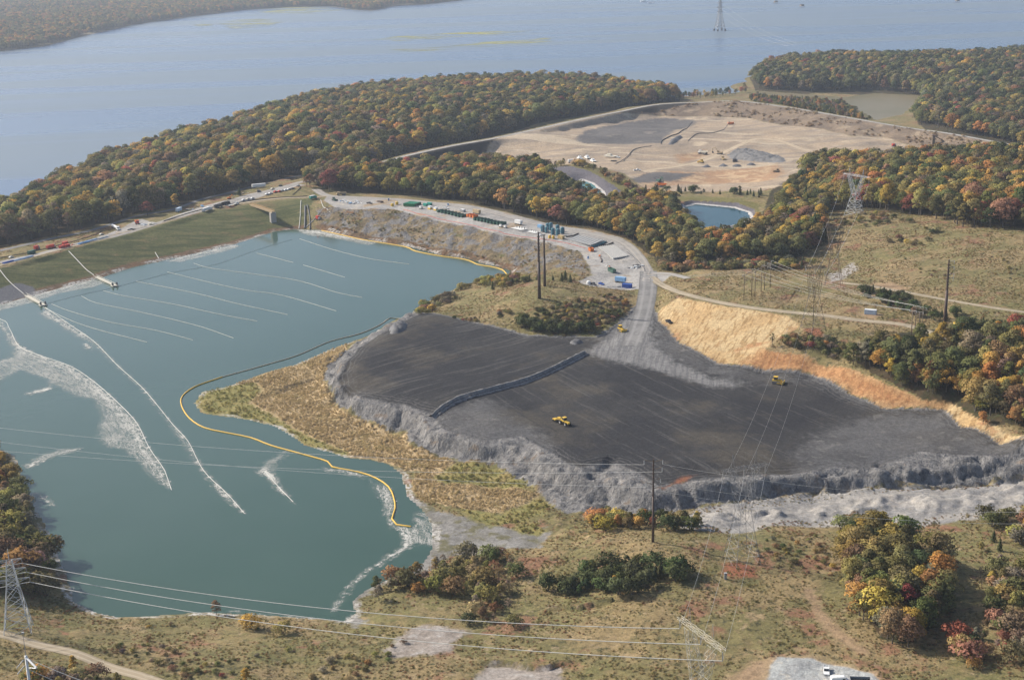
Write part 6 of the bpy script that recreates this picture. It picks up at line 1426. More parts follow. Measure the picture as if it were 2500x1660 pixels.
def excavator(col='yellow', reach=1.0):
    def mk():
        u = MB(); u.prism([(-2.6, 1.3), (1.6, 1.3), (1.6, 2.0), (-0.2, 2.2), (-2.6, 2.3)], -1.3, 1.3); c = MB(); c.box((0.9, 0.8, 2.4), (1.6, 1.0, 1.7), 0, 0.9); g_ = MB(); g_.box((0.95, 0.8, 2.6), (1.62, 1.04, 0.8))
        bo = MB(); bo.prism([(1.0, 1.7), (1.6, 1.6), (4.2 * reach, 5.0), (6.4 * reach, 4.6), (6.3 * reach, 4.9), (4.1 * reach, 5.7)], -0.5, -0.1)
        st = MB(); st.prism([(6.0 * reach, 5.0), (6.6 * reach, 4.9), (6.9 * reach, 1.8), (6.6 * reach, 1.8)], -0.48, -0.12)
        bk = MB(); bk.prism([(6.9 * reach, 1.9), (6.2 * reach, 1.9), (5.6 * reach, 1.2), (5.9 * reach, 0.5), (6.9 * reach, 0.6)], -0.85, 0.25)
        return [('upper_body', u.mesh('upper_body', M(col))), ('cab', c.mesh('cab', M(col)), [('window', g_.mesh('window', M('glass')))]), ('boom', bo.mesh('boom', M(col))), ('stick', st.mesh('stick', M(col))), ('bucket', bk.mesh('bucket', M('darkgrey')))] + tracks(4.4, 1.3, 0.65, 1.1)
    return cached(('exc', col, reach), mk)
def tractor_disc():
    def mk():
        h = MB(); h.prism([(0.9, 1.3), (3.9, 1.2), (4.0, 2.0), (0.9, 2.4)], -0.65, 0.65); c = MB(); c.box((0.1, 0, 2.75), (1.7, 1.7, 1.9), 0, 0.9); r_ = MB(); r_.box((0.1, 0, 3.78), (1.9, 1.9, 0.18)); g_ = MB(); g_.box((0.1, 0, 2.95), (1.72, 1.74, 1.0))
        rear = MB(); rear.box((-1.7, 0, 1.6), (2.2, 1.4, 0.9)); hitch = MB(); hitch.box((-4.0, 0, 0.9), (3.2, 0.3, 0.3))
        fr = MB(); fr.box((-6.2, 0, 1.2), (3.6, 0.3, 0.3)); fr.box((-5.2, 0, 1.2), (0.3, 4.4, 0.3)); fr.box((-7.4, 0, 1.2), (0.3, 4.4, 0.3)); fr.box((-6.3, 1.4, 1.35), (2.2, 1.2, 0.5)); fr.box((-6.3, -1.4, 1.35), (2.2, 1.2, 0.5))
        p = [('hood', h.mesh('hood', M('yellow'))), ('cab', c.mesh('cab', M('yellow')), [('window', g_.mesh('window', M('glass'))), ('roof', r_.mesh('roof', M('yellow')))]), ('rear_frame', rear.mesh('rear_frame', M('yellow'))), ('hitch', hitch.mesh('hitch', M('darkgrey'))), ('disc_frame', fr.mesh('disc_frame', M('yellow')))]
        for x in (-5.2, -7.4):
            d_ = MB()
            for k in range(9): d_.cyl((x, -2.0 + k * 0.5, 0.55), (x + 0.06, -1.95 + k * 0.5, 0.55), 0.55, None, 10)
            p.append(('disc_gang', d_.mesh('disc_gang', M('darkgrey'))))
        return p + wheel_parts((2.7, -1.8), 1.25, 0.98, 0.75)
    return cached(('tractor',), mk)
def rolloff(col, L=6.2, W=2.3, H=1.9):
    def mk():
        t = MB(); t.box((0, 0, 0.25), (L, W, 0.2)); t.box((0, W / 2, H / 2 + 0.15), (L, 0.1, H)); t.box((0, -W / 2, H / 2 + 0.15), (L, 0.1, H)); t.box((-L / 2, 0, H / 2 + 0.15), (0.1, W, H)); t.box((L / 2, 0, H / 2 + 0.15), (0.1, W, H))
        r_ = MB()
        for k in range(6):
            for s in (-1, 1): r_.box((-L / 2 + (k + 0.5) * L / 6, s * (W / 2 + 0.08), H / 2 + 0.15), (0.12, 0.1, H))
        tr = MB()
        for s in (-1, 1): tr.box((0, s * W / 2, H + 0.2), (L, 0.18, 0.14)); tr.box((s * L / 2, 0, H + 0.2), (0.18, W - 0.2, 0.14))
        fl = MB(); fl.box((0, 0, H * 0.45), (L - 0.2, W - 0.2, 0.1))
        return [('shell', t.mesh('shell', M(col))), ('ribs', r_.mesh('ribs', M(col))), ('rim', tr.mesh('rim', M(col))), ('contents', fl.mesh('contents', M('black')))]
    return cached(('rolloff', col, L, W, H), mk)
def container(col, L=6.1, W=2.44, H=2.6, roof=None):
    def mk():
        t = MB(); t.box((0, 0, H / 2 + 0.1), (L, W, H)); r_ = MB(); k = max(4, int(L / 0.8))
        for i in range(k):
            for s in (-1, 1): r_.box((-L / 2 + (i + 0.5) * L / k, s * (W / 2 + 0.03), H / 2 + 0.1), (0.25, 0.07, H * 0.9))
        d_ = MB()
        for s in (-1, 1): d_.box((L / 2 + 0.03, s * W / 4, H / 2 + 0.1), (0.06, W / 2 - 0.08, H * 0.92))
        rf = MB(); rf.box((0, 0, H + 0.16), (L + 0.06, W + 0.06, 0.1))
        return [('shell', t.mesh('shell', M(col))), ('ribs', r_.mesh('ribs', M(col))), ('door', d_.mesh('door', M(col))), ('roof', rf.mesh('roof', M(roof or col)))]
    return cached(('cont', col, L, W, H, roof), mk)
def frac_tank(col):
    def mk():
        t = MB(); t.prism([(-5.6, 0.5), (5.0, 0.5), (5.6, 1.2), (5.6, 2.9), (-5.6, 2.9)], -1.2, 1.2); r_ = MB()
        for k in range(9):
            for s in (-1, 1): r_.box((-5.2 + k * 1.25, s * 1.24, 1.7), (0.14, 0.12, 2.2))
        w_ = MB(); w_.box((0, -0.6, 2.98), (10.5, 0.6, 0.12)); st = MB(); st.box((5.9, 0.4, 1.5), (0.5, 0.7, 2.8)); ax = MB(); ax.cyl((-4.4, -1.0, 0.45), (-4.4, 1.0, 0.45), 0.45, None, 10)
        return [('tank', t.mesh('tank', M(col))), ('ribs', r_.mesh('ribs', M(col))), ('catwalk', w_.mesh('catwalk', M('teal'))), ('ladder', st.mesh('ladder', M('darkgrey'))), ('axle', ax.mesh('axle', M('tyre')))]
    return cached(('frac', col), mk)
def vessel(col, H=5.6, R=1.5):
    def mk():
        t = MB(); t.cyl((0, 0, 0.5), (0, 0, H - 0.7), R, None, 16); t.dome((0, 0, H - 0.7), R, 0.7, 16); b_ = MB()
        for k in range(4): a = k * math.pi / 2 + 0.4; b_.box((R * 0.8 * math.cos(a), R * 0.8 * math.sin(a), 0.3), (0.25, 0.25, 0.6))
        h = MB()
        for zz in (0.3, 0.6): h.cyl((0, 0, H * zz), (0, 0, H * zz + 0.12), R + 0.05, None, 16)
        m_ = MB(); m_.cyl((0, 0, H - 0.1), (0, 0, H + 0.25), 0.35, None, 8); l_ = MB(); l_.box((0, -R - 0.12, H * 0.45), (0.5, 0.12, H * 0.85))
        return [('shell', t.mesh('shell', M(col), False)), ('leg_ring', b_.mesh('leg_ring', M('darkgrey'))), ('hoops', h.mesh('hoops', M(col))), ('manhole', m_.mesh('manhole', M('steel'))), ('ladder', l_.mesh('ladder', M('steel')))]
    return cached(('vessel', col, H, R), mk)
def small_tank(col, R=1.15, H=2.3):
    def mk():
        t = MB(); t.cyl((0, 0, 0.1), (0, 0, H), R, None, 14); t.dome((0, 0, H), R, 0.4, 14); c = MB(); c.cyl((0, 0, H + 0.35), (0, 0, H + 0.6), 0.3, None, 8)
        return [('shell', t.mesh('shell', M(col))), ('cap', c.mesh('cap', M('white')))]
    return cached(('stank', col, R, H), mk)
def mixer_tank():
    def mk():
        a = MB(); a.box((0, 0, 0.75), (3.4, 2.6, 1.3)); b_ = MB(); b_.box((0, 0, 2.0), (3.2, 2.4, 1.2)); c = MB(); c.box((0, 0, 2.65), (3.4, 2.6, 0.12))
        return [('base', a.mesh('base', M('yellow'))), ('hopper', b_.mesh('hopper', M('white'))), ('lid', c.mesh('lid', M('white')))]
    return cached(('mixer',), mk)
def toilet(col='blue'):
    def mk():
        a = MB(); a.box((0, 0, 1.05), (1.15, 1.15, 2.1)); r_ = MB(); r_.box((0, 0, 2.2), (1.2, 1.2, 0.22), 0, 0.8); d_ = MB(); d_.box((0, -0.59, 1.0), (0.8, 0.05, 1.8))
        return [('cabin', a.mesh('cabin', M(col))), ('roof', r_.mesh('roof', M('white'))), ('door', d_.mesh('door', M('skyblue')))]
    return cached(('toilet', col), mk)
def pipe_stack(col, L=10.0, n=5, rr=0.28):
    def mk():
        out = []
        for k in range(n): m_ = MB(); m_.cyl((-L / 2, (k - (n - 1) / 2) * rr * 2.1, rr), (L / 2, (k - (n - 1) / 2) * rr * 2.1, rr), rr, None, 8); out.append(('pipe', m_.mesh('pipe', M(col))))
        for k in range(n - 1): m_ = MB(); m_.cyl((-L / 2 + 0.3, (k - (n - 2) / 2) * rr * 2.1, rr * 2.8), (L / 2 - 0.3, (k - (n - 2) / 2) * rr * 2.1, rr * 2.8), rr, None, 8); out.append(('pipe', m_.mesh('pipe', M(col))))
        m_ = MB(); m_.box((0, 0, rr * 4), (0.3, n * rr * 2.1, 0.08)); out.append(('strap', m_.mesh('strap', M('darkgrey')))); return out
    return cached(('pipes', col, L, n), mk)
def pump_set(col='red'):
    def mk():
        b_ = MB(); b_.box((0, 0, 0.5), (3.6, 1.8, 0.3)); h = MB(); h.box((-0.4, 0, 1.5), (2.2, 1.6, 1.7)); p_ = MB(); p_.cyl((0.9, 0, 1.1), (1.8, 0, 1.1), 0.6, None, 12); p_.cyl((1.4, 0, 1.6), (1.4, 0, 2.4), 0.25, None, 8)
        x = MB(); x.cyl((-0.8, 0.4, 2.3), (-0.8, 0.4, 3.0), 0.1, None, 6)
        return [('skid', b_.mesh('skid', M('darkgrey'))), ('housing', h.mesh('housing', M(col)), [('exhaust', x.mesh('exhaust', M('steel')))]), ('pump', p_.mesh('pump', M('steel')))] + wheel_parts((-0.9,), 0.95, 0.4, 0.25)
    return cached(('pump', col), mk)
def manifold():
    def mk():
        out = []
        for k in range(5): m_ = MB(); m_.cyl((-6, -3 + k * 1.5, 0.7), (6, -3 + k * 1.5, 0.7), 0.25, None, 8); out.append(('pipe', m_.mesh('pipe', M('white'))))
        for k in range(7):
            m_ = MB(); m_.box((-6 + k * 2, 0, 0.35), (0.25, 7.2, 0.25)); out.append(('cross_beam', m_.mesh('cross_beam', M('grey'))))
        for k in range(4): m_ = MB(); m_.cyl((-4.5 + k * 3, 1.5, 0.7), (-4.5 + k * 3, 1.5, 2.0), 0.35, None, 8); out.append(('filter_pot', m_.mesh('filter_pot', M('darkgrey'))))
        return out
    return cached(('manifold',), mk)
def debris(seed, cols, n=9, ext=(5, 3), sz=(0.6, 1.8)):
    def mk():
        r = random.Random(seed); out = []
        for k in range(n):
            m_ = MB(); L = r.uniform(*sz); kind = r.random(); x, y = r.uniform(-ext[0], ext[0]), r.uniform(-ext[1], ext[1])
            if kind < 0.5: m_.box((x, y, L * 0.3), (L * 1.3, L, L * 0.6), r.uniform(0, 3)); nm = 'crate'
            elif kind < 0.8: m_.cyl((x - L, y, 0.3), (x + L, y + r.uniform(-1, 1), 0.3), 0.28, None, 7); nm = 'pipe_length'
            else: m_.box((x, y, 0.25), (L * 1.6, L * 1.2, 0.5), r.uniform(0, 3)); m_.box((x, y, 0.55), (L, L * 0.8, 0.2), r.uniform(0, 3)); nm = 'pallet'
            out.append((nm, m_.mesh(nm, M(r.choice(cols)))))
        return out
    return cached(('debris', seed), mk)
def light_boat(col='white'):
    def mk():
        h = MB(); h.prism([(-6, 0.2), (4.5, 0.2), (6.5, 1.5), (-6, 1.4)], -1.9, 1.9); c = MB(); c.box((-1, 0, 2.2), (4, 2.6, 1.6)); m_ = MB(); m_.cyl((-2, 0, 3), (-2, 0, 6), 0.12, None, 6)
        return [('hull', h.mesh('hull', M(col))), ('cabin', c.mesh('cabin', M(col))), ('mast', m_.mesh('mast', M('grey')))]
    return cached(('boat', col), mk)
def blind():
    def mk():
        t = MB(); t.box((0, 0, 3.2), (7, 5, 2.6), 0, 0.85); r_ = MB(); r_.box((0, 0, 4.7), (6.4, 4.6, 0.4)); out = [('hut', t.mesh('hut', M('wood'))), ('roof', r_.mesh('roof', M('rust')))]
        for sx in (-1, 1):
            for sy in (-1, 1): m_ = MB(); m_.cyl((sx * 3, sy * 2, -3), (sx * 3, sy * 2, 2), 0.3, None, 6); out.append(('stilt', m_.mesh('stilt', M('wood'))))
        return out
    return cached(('blind',), mk)

# ------------------------------------------------------------------ the plant yard
AX = head((1073, 519), (1132, 531))                     # line of the row of boxes
q0 = G(1000, 505)
for k in range(4):
    e = thing('storage_tank', 'long green storage tank in the block of four', 'tank', (q0[0] + 1.3 * k, q0[1] + 3.0 * k, tz(q0[0] + 1.3 * k, q0[1] + 3.0 * k)[0]), AX * 0.5, 'four long green storage tanks'); attach(e, frac_tank('green'))
def row(px0, px1, n, parts, name, label, cat, group, turn=math.pi / 2):
    A, B = G(*px0), G(*px1); an = math.atan2(B[1] - A[1], B[0] - A[0]) + turn
    for k in range(n):
        p = A + (B - A) * (k / max(1, n - 1)); e = thing(name, label, cat, (p[0], p[1], tz(p[0], p[1])[0] + 0.05), an, group); attach(e, parts)
row((1075, 518), (1133, 530), 8, rolloff('darkgreen', 6.2, 1.75), 'filter_box', 'dark green open box in the row beside the green tanks', 'container', 'dark green boxes beside the green tanks')
row((1164, 537), (1228, 549), 9, rolloff('darkgreen', 6.2, 1.75), 'filter_box', 'dark green open box in the row beyond the orange boxes', 'container', 'dark green boxes beyond the orange boxes')
row((1146, 529), (1160, 532), 3, rolloff('orange', 5.0, 1.9, 2.1), 'filter_box', 'orange open box between the two dark green rows', 'container', 'three orange boxes between the green rows')
put('box_trailer', 'tan box trailer behind the orange boxes', 'trailer', (1164, 523), trailer_box('tan', 8), None, AX)
put('small_shelter', 'pale grey box beside the yard road', 'container', (1130, 518), container('grey', 4.5, 2.4, 2.2, 'white'), None, AX)
for px, lab in (((958, 504), 'round yellow tank at the end of the green tanks'), ((969, 500), 'round yellow tank behind its yellow neighbour')): put('chemical_tank', lab, 'tank', px, small_tank('yellow', 1.35, 2.4))
for px, lab in (((1342, 582), 'yellow tank left of its twin before the tan box'), ((1351, 583), 'yellow tank right beside the tan box')): put('chemical_tank', lab, 'tank', px, small_tank('yellow', 1.1, 2.2))
put('equipment_box', 'tan equipment box in front of the blue vessels', 'container', (1370, 583), container('straw', 5.2, 2.4, 2.4), None, AX)
for px, lab in (((1039, 503), 'teal container nearest the green tanks'), ((1049, 501), 'teal container behind the white mixing tanks')): put('teal_container', lab, 'container', px, container('teal', 4.6, 2.3, 2.0), None, AX)
for px, lab in (((1050, 511), 'white and yellow mixing tank on the left'), ((1064, 514), 'white and yellow mixing tank next to the dark green row')): put('mixing_tank', lab, 'tank', px, mixer_tank(), None, AX)
put('pump_trailer', 'small white pump trailer beside the long green tanks', 'pump', (1028, 510), pump_set('white'), None, AX)
put('pump_trailer', 'small white pump by the end of the dark green boxes', 'pump', (1223, 555), pump_set('white'), None, AX, None, 0.9); put('pump_trailer', 'white pump next to the pipe manifold', 'pump', (1234, 557), pump_set('white'), None, AX, None, 0.9)
put('pickup_truck', 'white pickup truck parked beside the blue toilet in the yard', 'truck', (1089, 510), pickup('white'), None, AX + 0.1)
for px, lab in (((949, 490), 'blue portable toilet near the yellow round tanks'), ((1094, 502), 'blue portable toilet behind the white pickup'), ((1436, 632), 'blue portable toilet on the open gravel by the red bin')): put('portable_toilet', lab, 'toilet', px, toilet())
put('site_trailer', 'white site trailer between the boxes and the vessels', 'trailer', (1266, 549), trailer_box('white', 7), None, AX)
put('pipe_manifold', 'white pipe manifold lying on the gravel yard', 'manifold', (1268, 560), manifold(), None, AX); put('pipe_manifold', 'second pipe manifold beside the blue vessels', 'manifold', (1303, 568), manifold(), None, AX, None, 0.8)
for i, px in enumerate(((1325, 566), (1335, 569), (1345, 563), (1350, 573), (1361, 565), (1362, 575), (1373, 571), (1337, 561))):
    put('filter_vessel', 'tall blue-green cylindrical filter vessel in the cluster', 'tank', px, vessel('vessel', (6.4 if i == 2 else 5.4), 1.55), None, 0.3 * i, 'blue-green filter vessels')
put('blue_container', 'small sky blue box behind the filter vessels', 'container', (1318, 556), container('skyblue', 3.6, 2.2, 2.3), None, AX)
put('supply_pile', 'grey fittings heaped beside the filter vessels', 'pile', (1318, 574), debris(3, ('grey', 'darkgrey', 'white'), 12, (6, 2)), None, AX)
# long slabs of ribbed tanks
def slab(px4, label, hgt=0.45):
    w = np.array([G(*p) for p in px4]); c = w.mean(0); top = w[:, 2].max() + hgt; e = thing('pipe_bed', label, 'platform', (c[0], c[1], c[2]))
    v = [(p[0] - c[0], p[1] - c[1], zz - c[2]) for zz in (top - hgt - 0.6, top) for p in w]
    mb = MB(); mb.add(v, [(3, 2, 1, 0), (4, 5, 6, 7), (0, 1, 5, 4), (1, 2, 6, 5), (2, 3, 7, 6), (3, 0, 4, 7)]); mb.build('slab', M('slab'), e)
    a, b_, c2, d_ = [np.array((p[0] - c[0], p[1] - c[1], top - c[2])) for p in w]
    for k in range(9):
        t = k / 8; mb = MB(); mb.box(((a + (b_ - a) * t + d_ + (c2 - d_) * t) / 2 + np.array([0, 0, 0.13])), (0.22, np.linalg.norm(d_ - a), 0.22), math.atan2((a - d_)[1], (a - d_)[0]) - math.pi / 2); mb.build('rib', M('grey' if k in (0, 8) else 'concrete'), e)
    n = 16
    for k in range(n):
        t = (k + 0.5) / n; p = d_ + (c2 - d_) * t; mb = MB(); mb.box(p + np.array([0.15, -0.35, -0.55]), (0.35, 0.5, 0.8)); mb.build('valve', M('galv'), e)
slab([(1411, 575), (1476, 592), (1443, 604), (1388, 586)], 'long pale slab with a row of valves behind the red bin')
slab([(1462, 604), (1499, 599), (1533, 626), (1497, 634)], 'second pale slab next to the curved yard road')
ground_pipe('header_pipe', 'dark blue header pipe between the two pale slabs', [(1444, 606), (1470, 597), (1480, 592)], 0.6, 'vessel', 0.7)
ground_pipe('header_pipe', 'black header pipe behind the pale slabs', [(1382, 580), (1400, 577), (1412, 572)], 0.5, 'black', 0.6)
ground_pipe('header_pipe', 'black header pipe at the head of the second slab', [(1463, 602), (1483, 600), (1497, 594)], 0.5, 'black', 0.6)
ground_pipe('silt_sock', 'thin red hose along the yard edge', [(985, 512), (1045, 527), (1100, 541), (1160, 552), (1220, 566), (1290, 580), (1360, 590), (1430, 606)], 0.18, 'red', 0.15, 'hose')
ground_pipe('silt_sock', 'dark silt sock curving along the yard road', [(1530, 615), (1555, 635), (1572, 655), (1574, 664)], 0.25, 'darkgrey', 0.2, 'hose')
put('waste_bin', 'bright orange-red ribbed bin at the slab corner', 'container', (1443, 613), rolloff('orange', 4.8, 2.6, 2.2), None, AX - 0.4)
put('pump_trailer', 'orange pump beside the red-brown hose', 'pump', (1465, 627), pump_set('orange'), None, AX, None, 0.6); ground_pipe('hose', 'short red-brown hose on the gravel', [(1466, 630), (1469, 636), (1468, 641)], 0.4, 'rust', 0.3, 'hose')
put('equipment_trailer', 'dark green open trailer on the lower gravel yard', 'trailer', (1494, 664), rolloff('darkgreen', 7.5, 2.5, 2.3), (1505, 670)); put('supply_pile', 'orange and white gear behind the dark green trailer', 'pile', (1482, 650), debris(5, ('orange', 'white', 'cream'), 5, (1.6, 1.2), (0.5, 1.2)))
put('supply_pile', 'white sacks and dark pallets stacked by the curved road', 'pile', (1552, 652), debris(8, ('white', 'white', 'cream', 'grey', 'darkgrey'), 26, (3.6, 6.5), (0.7, 2.0)), None, -0.5)
put('tank_trailer', 'blue tank trailer on the gravel by the hill', 'trailer', (1515, 690), trailer_box('skyblue', 7.5), None, head((1503, 688), (1530, 692))); put('blue_container', 'deep blue container at the corner of the haul road', 'container', (1531, 703), container('blue', 6.4, 2.5, 2.6), None, head((1519, 702), (1543, 704)))
put('water_tank', 'white water tank parked below the bank', 'tank', (1437, 694), small_tank('white', 1.4, 2.0)); put('pickup_truck', 'dark pickup truck beside the white water tank', 'truck', (1449, 696), pickup('darkgrey'), (1458, 699)); put('car', 'dark blue car on the lower gravel yard', 'car', (1468, 695), car('blue'), (1476, 697))
put('supply_pile', 'flat grey panels laid out on the gravel', 'pile', (1495, 701), debris(11, ('grey', 'slab'), 8, (5, 1), (0.8, 1.6)))
# ------------------------------------------------------------------ upper end of the yard and the dam strip
put('box_truck', 'teal roofed box truck on the dam corner', 'truck', (765, 486), box_truck('teal', 'white'), (775, 484)); put('bulldozer', 'dark green bulldozer near the dam corner', 'bulldozer', (816, 490), dozer('darkgreen'), (826, 492))
put('supply_pile', 'white bags and pipe heaped at the yard entrance', 'pile', (848, 494), debris(21, ('white', 'white', 'cream', 'grey', 'skyblue'), 30, (11, 2.5), (0.7, 2.0)), None, AX); put('supply_pile', 'loose white pallets beside the heap', 'pile', (874, 495), debris(22, ('white', 'grey'), 10, (5, 2)), None, AX)
put('articulated_dump_truck', 'tan articulated dump truck parked at the wood edge', 'truck', (834, 477), dump_truck('tan'), (822, 478)); put('pickup_truck', 'dark pickup at the yard entrance', 'truck', (902, 498), pickup('darkgrey'), (912, 499)); put('pipe_stack', 'coil and dark pipes on the gravel', 'pipes', (928, 494), pipe_stack('rust', 6, 5, 0.35), None, AX)
put('pump_trailer', 'red pump at the foot of the dam corner', 'pump', (777, 537), pump_set('red'), (787, 540), 0, None, 1.5)
put('tanker_truck', 'white tanker truck parked on the dam gravel', 'truck', (283, 560), semi('white', 'tank'), (300, 566)); put('dump_truck', 'orange dump truck with raised red front on the dam gravel', 'truck', (335, 547), dump_truck('red', 'orange'), (341, 555))
put('supply_pile', 'white pipe lengths fanned out beside the orange truck', 'pile', (360, 549), debris(31, ('white', 'cream'), 14, (6, 2), (1.0, 2.4)), None, 0.6); put('supply_pile', 'dark scrap heap behind the tanker truck', 'pile', (322, 561), debris(32, ('darkgrey', 'grey', 'black'), 12, (3, 2)))
SR = head((100, 612), (250, 575))
put('car', 'pale car parked by the black silt fence', 'car', (248, 574), car('cream'), None, SR)
for px, col, lab in (((22, 641), 'blue', 'deep blue pipe stack on the dam strip'), ((47, 635), 'paleblue', 'grey-blue pipe stack between the blue ones'), ((66, 630), 'paleblue', 'short grey-blue pipe stack by the green box'), ((204, 594), 'skyblue', 'sky blue pipe stack by the red boxes'), ((224, 588), 'paleblue', 'pale blue pipe stack behind the sky blue one'), ((250, 582), 'line', 'white pipe stack along the crest road')):
    put('pipe_stack', lab, 'pipes', px, pipe_stack(col, 11, 5), None, SR)
for px, lab, n_ in (((90, 610), 'red machine alone behind the dark box', 1.2), ((119, 608), 'red pump with white side in the strip row', 1.0), ((129, 606), 'red pump next to the cream pallets', 1.1)): put('pump_trailer', lab, 'pump', px, pump_set('red'), None, SR, None, n_ * 1.2)
for px, lab in (((151, 606), 'red box in front of the silt fence'), ((164, 603), 'red box nearest the sky blue pipes'), ((159, 597), 'red box behind the other two red boxes')): put('red_box', lab, 'container', px, container('red', 4.4, 2.2, 2.0), None, SR)
put('supply_pile', 'small red crates scattered on the dam strip', 'pile', (176, 599), debris(33, ('red', 'cream'), 6, (3, 1.2), (0.5, 1.0)), None, SR)
put('dark_container', 'dark green container on the dam strip', 'container', (77, 620), container('darkgreen', 6.1, 2.4, 2.5), None, SR); put('car', 'cream car at the lower end of the dam strip', 'car', (28, 630), car('cream'), None, SR)
put('pickup_truck', 'blue pickup truck in front of the wood on the strip', 'truck', (494, 505), pickup('skyblue'), (504, 506)); put('small_trailer', 'blue-white box trailer under the trees', 'trailer', (437, 518), trailer_box('paleblue', 7), (447, 515)); put('flatbed_truck', 'small white flatbed truck by the trees', 'truck', (465, 514), semi('white', 'flat'), (480, 511), 0, None, 0.6)
put('semi_truck', 'long white box rig beside the crest road', 'truck', (506, 515), semi('white', 'box'), (525, 509), 0, None, 0.8); put('dump_truck', 'dark dump truck behind the white rig', 'truck', (533, 507), dump_truck('darkgrey'), (545, 504)); put('dump_truck', 'black dump truck at the front of the dark pair', 'truck', (552, 501), dump_truck('black'), (565, 498))
put('flatbed_truck', 'low white flatbed rig on the service road', 'truck', (570, 502), semi('white', 'flat'), (585, 498), 0, None, 0.8)
for px, col, lab in (((594, 490), 'white', 'white car alone on the service road bend'), ((605, 488), 'cream', 'cream car just behind the white one'), ((616, 486), 'white', 'white car nearest the grassed crest'), ((652, 476), 'white', 'white car at the near end of the parked row'), ((660, 474), 'white', 'second white car of the parked row'), ((672, 470), 'red', 'red car beside the white ones in the row'), ((682, 469), 'red', 'red car next to the grey car'), ((690, 467), 'grey', 'grey car in the middle of the parked row'), ((697, 466), 'white', 'white car beyond the red pair'), ((705, 464), 'white', 'white car near the far end of the row'), ((714, 462), 'darkgrey', 'dark car ending the parked row'), ((665, 463), 'cream', 'cream car parked opposite the row'), ((685, 455), 'black', 'black car in the shade of the trees'), ((728, 455), 'grey', 'grey car at the track junction')):
    put('car', lab, 'car', px, car(col), (px[0] + 8, px[1] - 3), 0, None, 1.05)
put('semi_trailer', 'long white semi trailer parked along the trees', 'trailer', (632, 459), trailer_box('white', 13), None, head((615, 462), (650, 457))); put('supply_pile', 'brown gear scattered by the long trailer', 'pile', (604, 472), debris(41, ('tan', 'cream', 'grey', 'rust'), 10, (6, 2)), None, 0.3); put('pump_trailer', 'dark generator beside the long trailer', 'pump', (632, 470), pump_set('darkgrey'), None, 0.4)
put('excavator', 'small orange excavator under the lone cedar', 'excavator', (560, 487), excavator('orange', 0.7), (572, 486), 0, None, 0.8)
ground_pipe('silt_fence', 'black silt fence along the dam strip', [(0, 630), (60, 620), (130, 603), (200, 584), (250, 566)], 0.3, 'black', 0.3, 'fence'); ground_pipe('silt_fence', 'black fence line along the back of the dam crest', [(400, 541), (480, 516), (580, 496), (660, 485), (750, 480)], 0.35, 'black', 0.35, 'fence'); ground_pipe('silt_fence', 'dark fence curving down the grass to the yard', [(735, 457), (725, 468), (715, 476)], 0.3, 'black', 0.3, 'fence')
# ------------------------------------------------------------------ on the ash and meadow
put('tractor', 'yellow four-wheel tractor pulling a disc harrow on the ash', 'tractor', (1378, 1036), tractor_disc(), (1392, 1043)); put('bulldozer', 'yellow bulldozer at the edge of the light ash road', 'bulldozer', (1897, 936), dozer('yellow'), (1915, 938), 0, None, 1.25); put('bulldozer', 'yellow bulldozer on the haul road below the hill', 'bulldozer', (1516, 808), dozer('yellow'), (1528, 812), 0, None, 1.15)
put('pickup_truck', 'black pickup truck at the foot of the straw slope', 'truck', (1633, 788), pickup('black'), (1641, 792), 0, None, 1.1); put('container', 'white storage container alone by the hill road', 'container', (2125, 767), container('paleblue', 6.6, 2.6, 2.6, 'white'), None, head((2112, 766), (2138, 768)))
put('pickup_truck', 'white pickup truck parked on the gravel pad', 'truck', (2017, 1641), pickup('white'), (2018, 1655)); put('van', 'white van cut off at the gravel pad edge', 'van', (2050, 1666), van('white'), None, 0.05); put('flatbed_trailer', 'grey flatbed trailer on the gravel pad edge', 'trailer', (2100, 1664), rolloff('grey', 6.5, 2.5, 1.0), None, -0.1)
put('post', 'grey wooden post stump on the red soil patch', 'post', (1771, 1413), [('post', (lambda m_: (m_.box((0, 0, 1.2), (1.0, 0.8, 2.4)), m_.box((0, 0, 2.45), (1.2, 1.0, 0.15)), m_.mesh('post', M('grey')))[-1])(MB()))])
# ------------------------------------------------------------------ in the excavated basin
for px, lab in (((1416, 390), 'white covered boat nearest the wood in the basin'), ((1434, 388), 'white covered boat in the middle of three'), ((1448, 396), 'white covered boat at the end of three')): put('covered_boat', lab, 'boat', px, light_boat(), (px[0] + 20, px[1] + 6), 0, None, 1.0, 0.6)
put('site_trailer', 'white site trailer behind the hedge of the basin', 'trailer', (1397, 398), trailer_box('white', 9), (1410, 397)); put('work_boat', 'cream work barge on the pale gravel', 'boat', (1490, 385), light_boat('cream'), (1505, 386), 0, None, 1.2, 0.6); put('pickup_truck', 'white pickup beside the cream barge', 'truck', (1507, 386), pickup('white'), (1515, 387), 0, None, 1.3); put('supply_pile', 'dark heap on the pale gravel in the basin', 'pile', (1496, 395), debris(51, ('darkgrey', 'black'), 14, (3, 2), (0.8, 2)))
put('pickup_truck', 'white pickup driving the sandy basin road', 'truck', (1556, 418), pickup('white'), (1566, 419), 0, None, 1.4)
put('articulated_dump_truck', 'orange articulated dump truck under the excavator', 'truck', (1612, 457), dump_truck('tan', 'orange'), (1600, 455), 0, None, 1.3); put('excavator', 'dark green excavator loading the orange dump truck', 'excavator', (1609, 446), excavator('darkgreen', 1.0), (1618, 450), 0, None, 1.2)
put('dump_truck', 'white dump truck on the sandy ramp', 'truck', (1716, 377), dump_truck('white', 'cream'), (1706, 375), 0, None, 1.3); put('excavator', 'tan long-reach excavator at the rock heap', 'excavator', (1757, 377), excavator('tan', 1.1), (1746, 376), 0, None, 1.3)
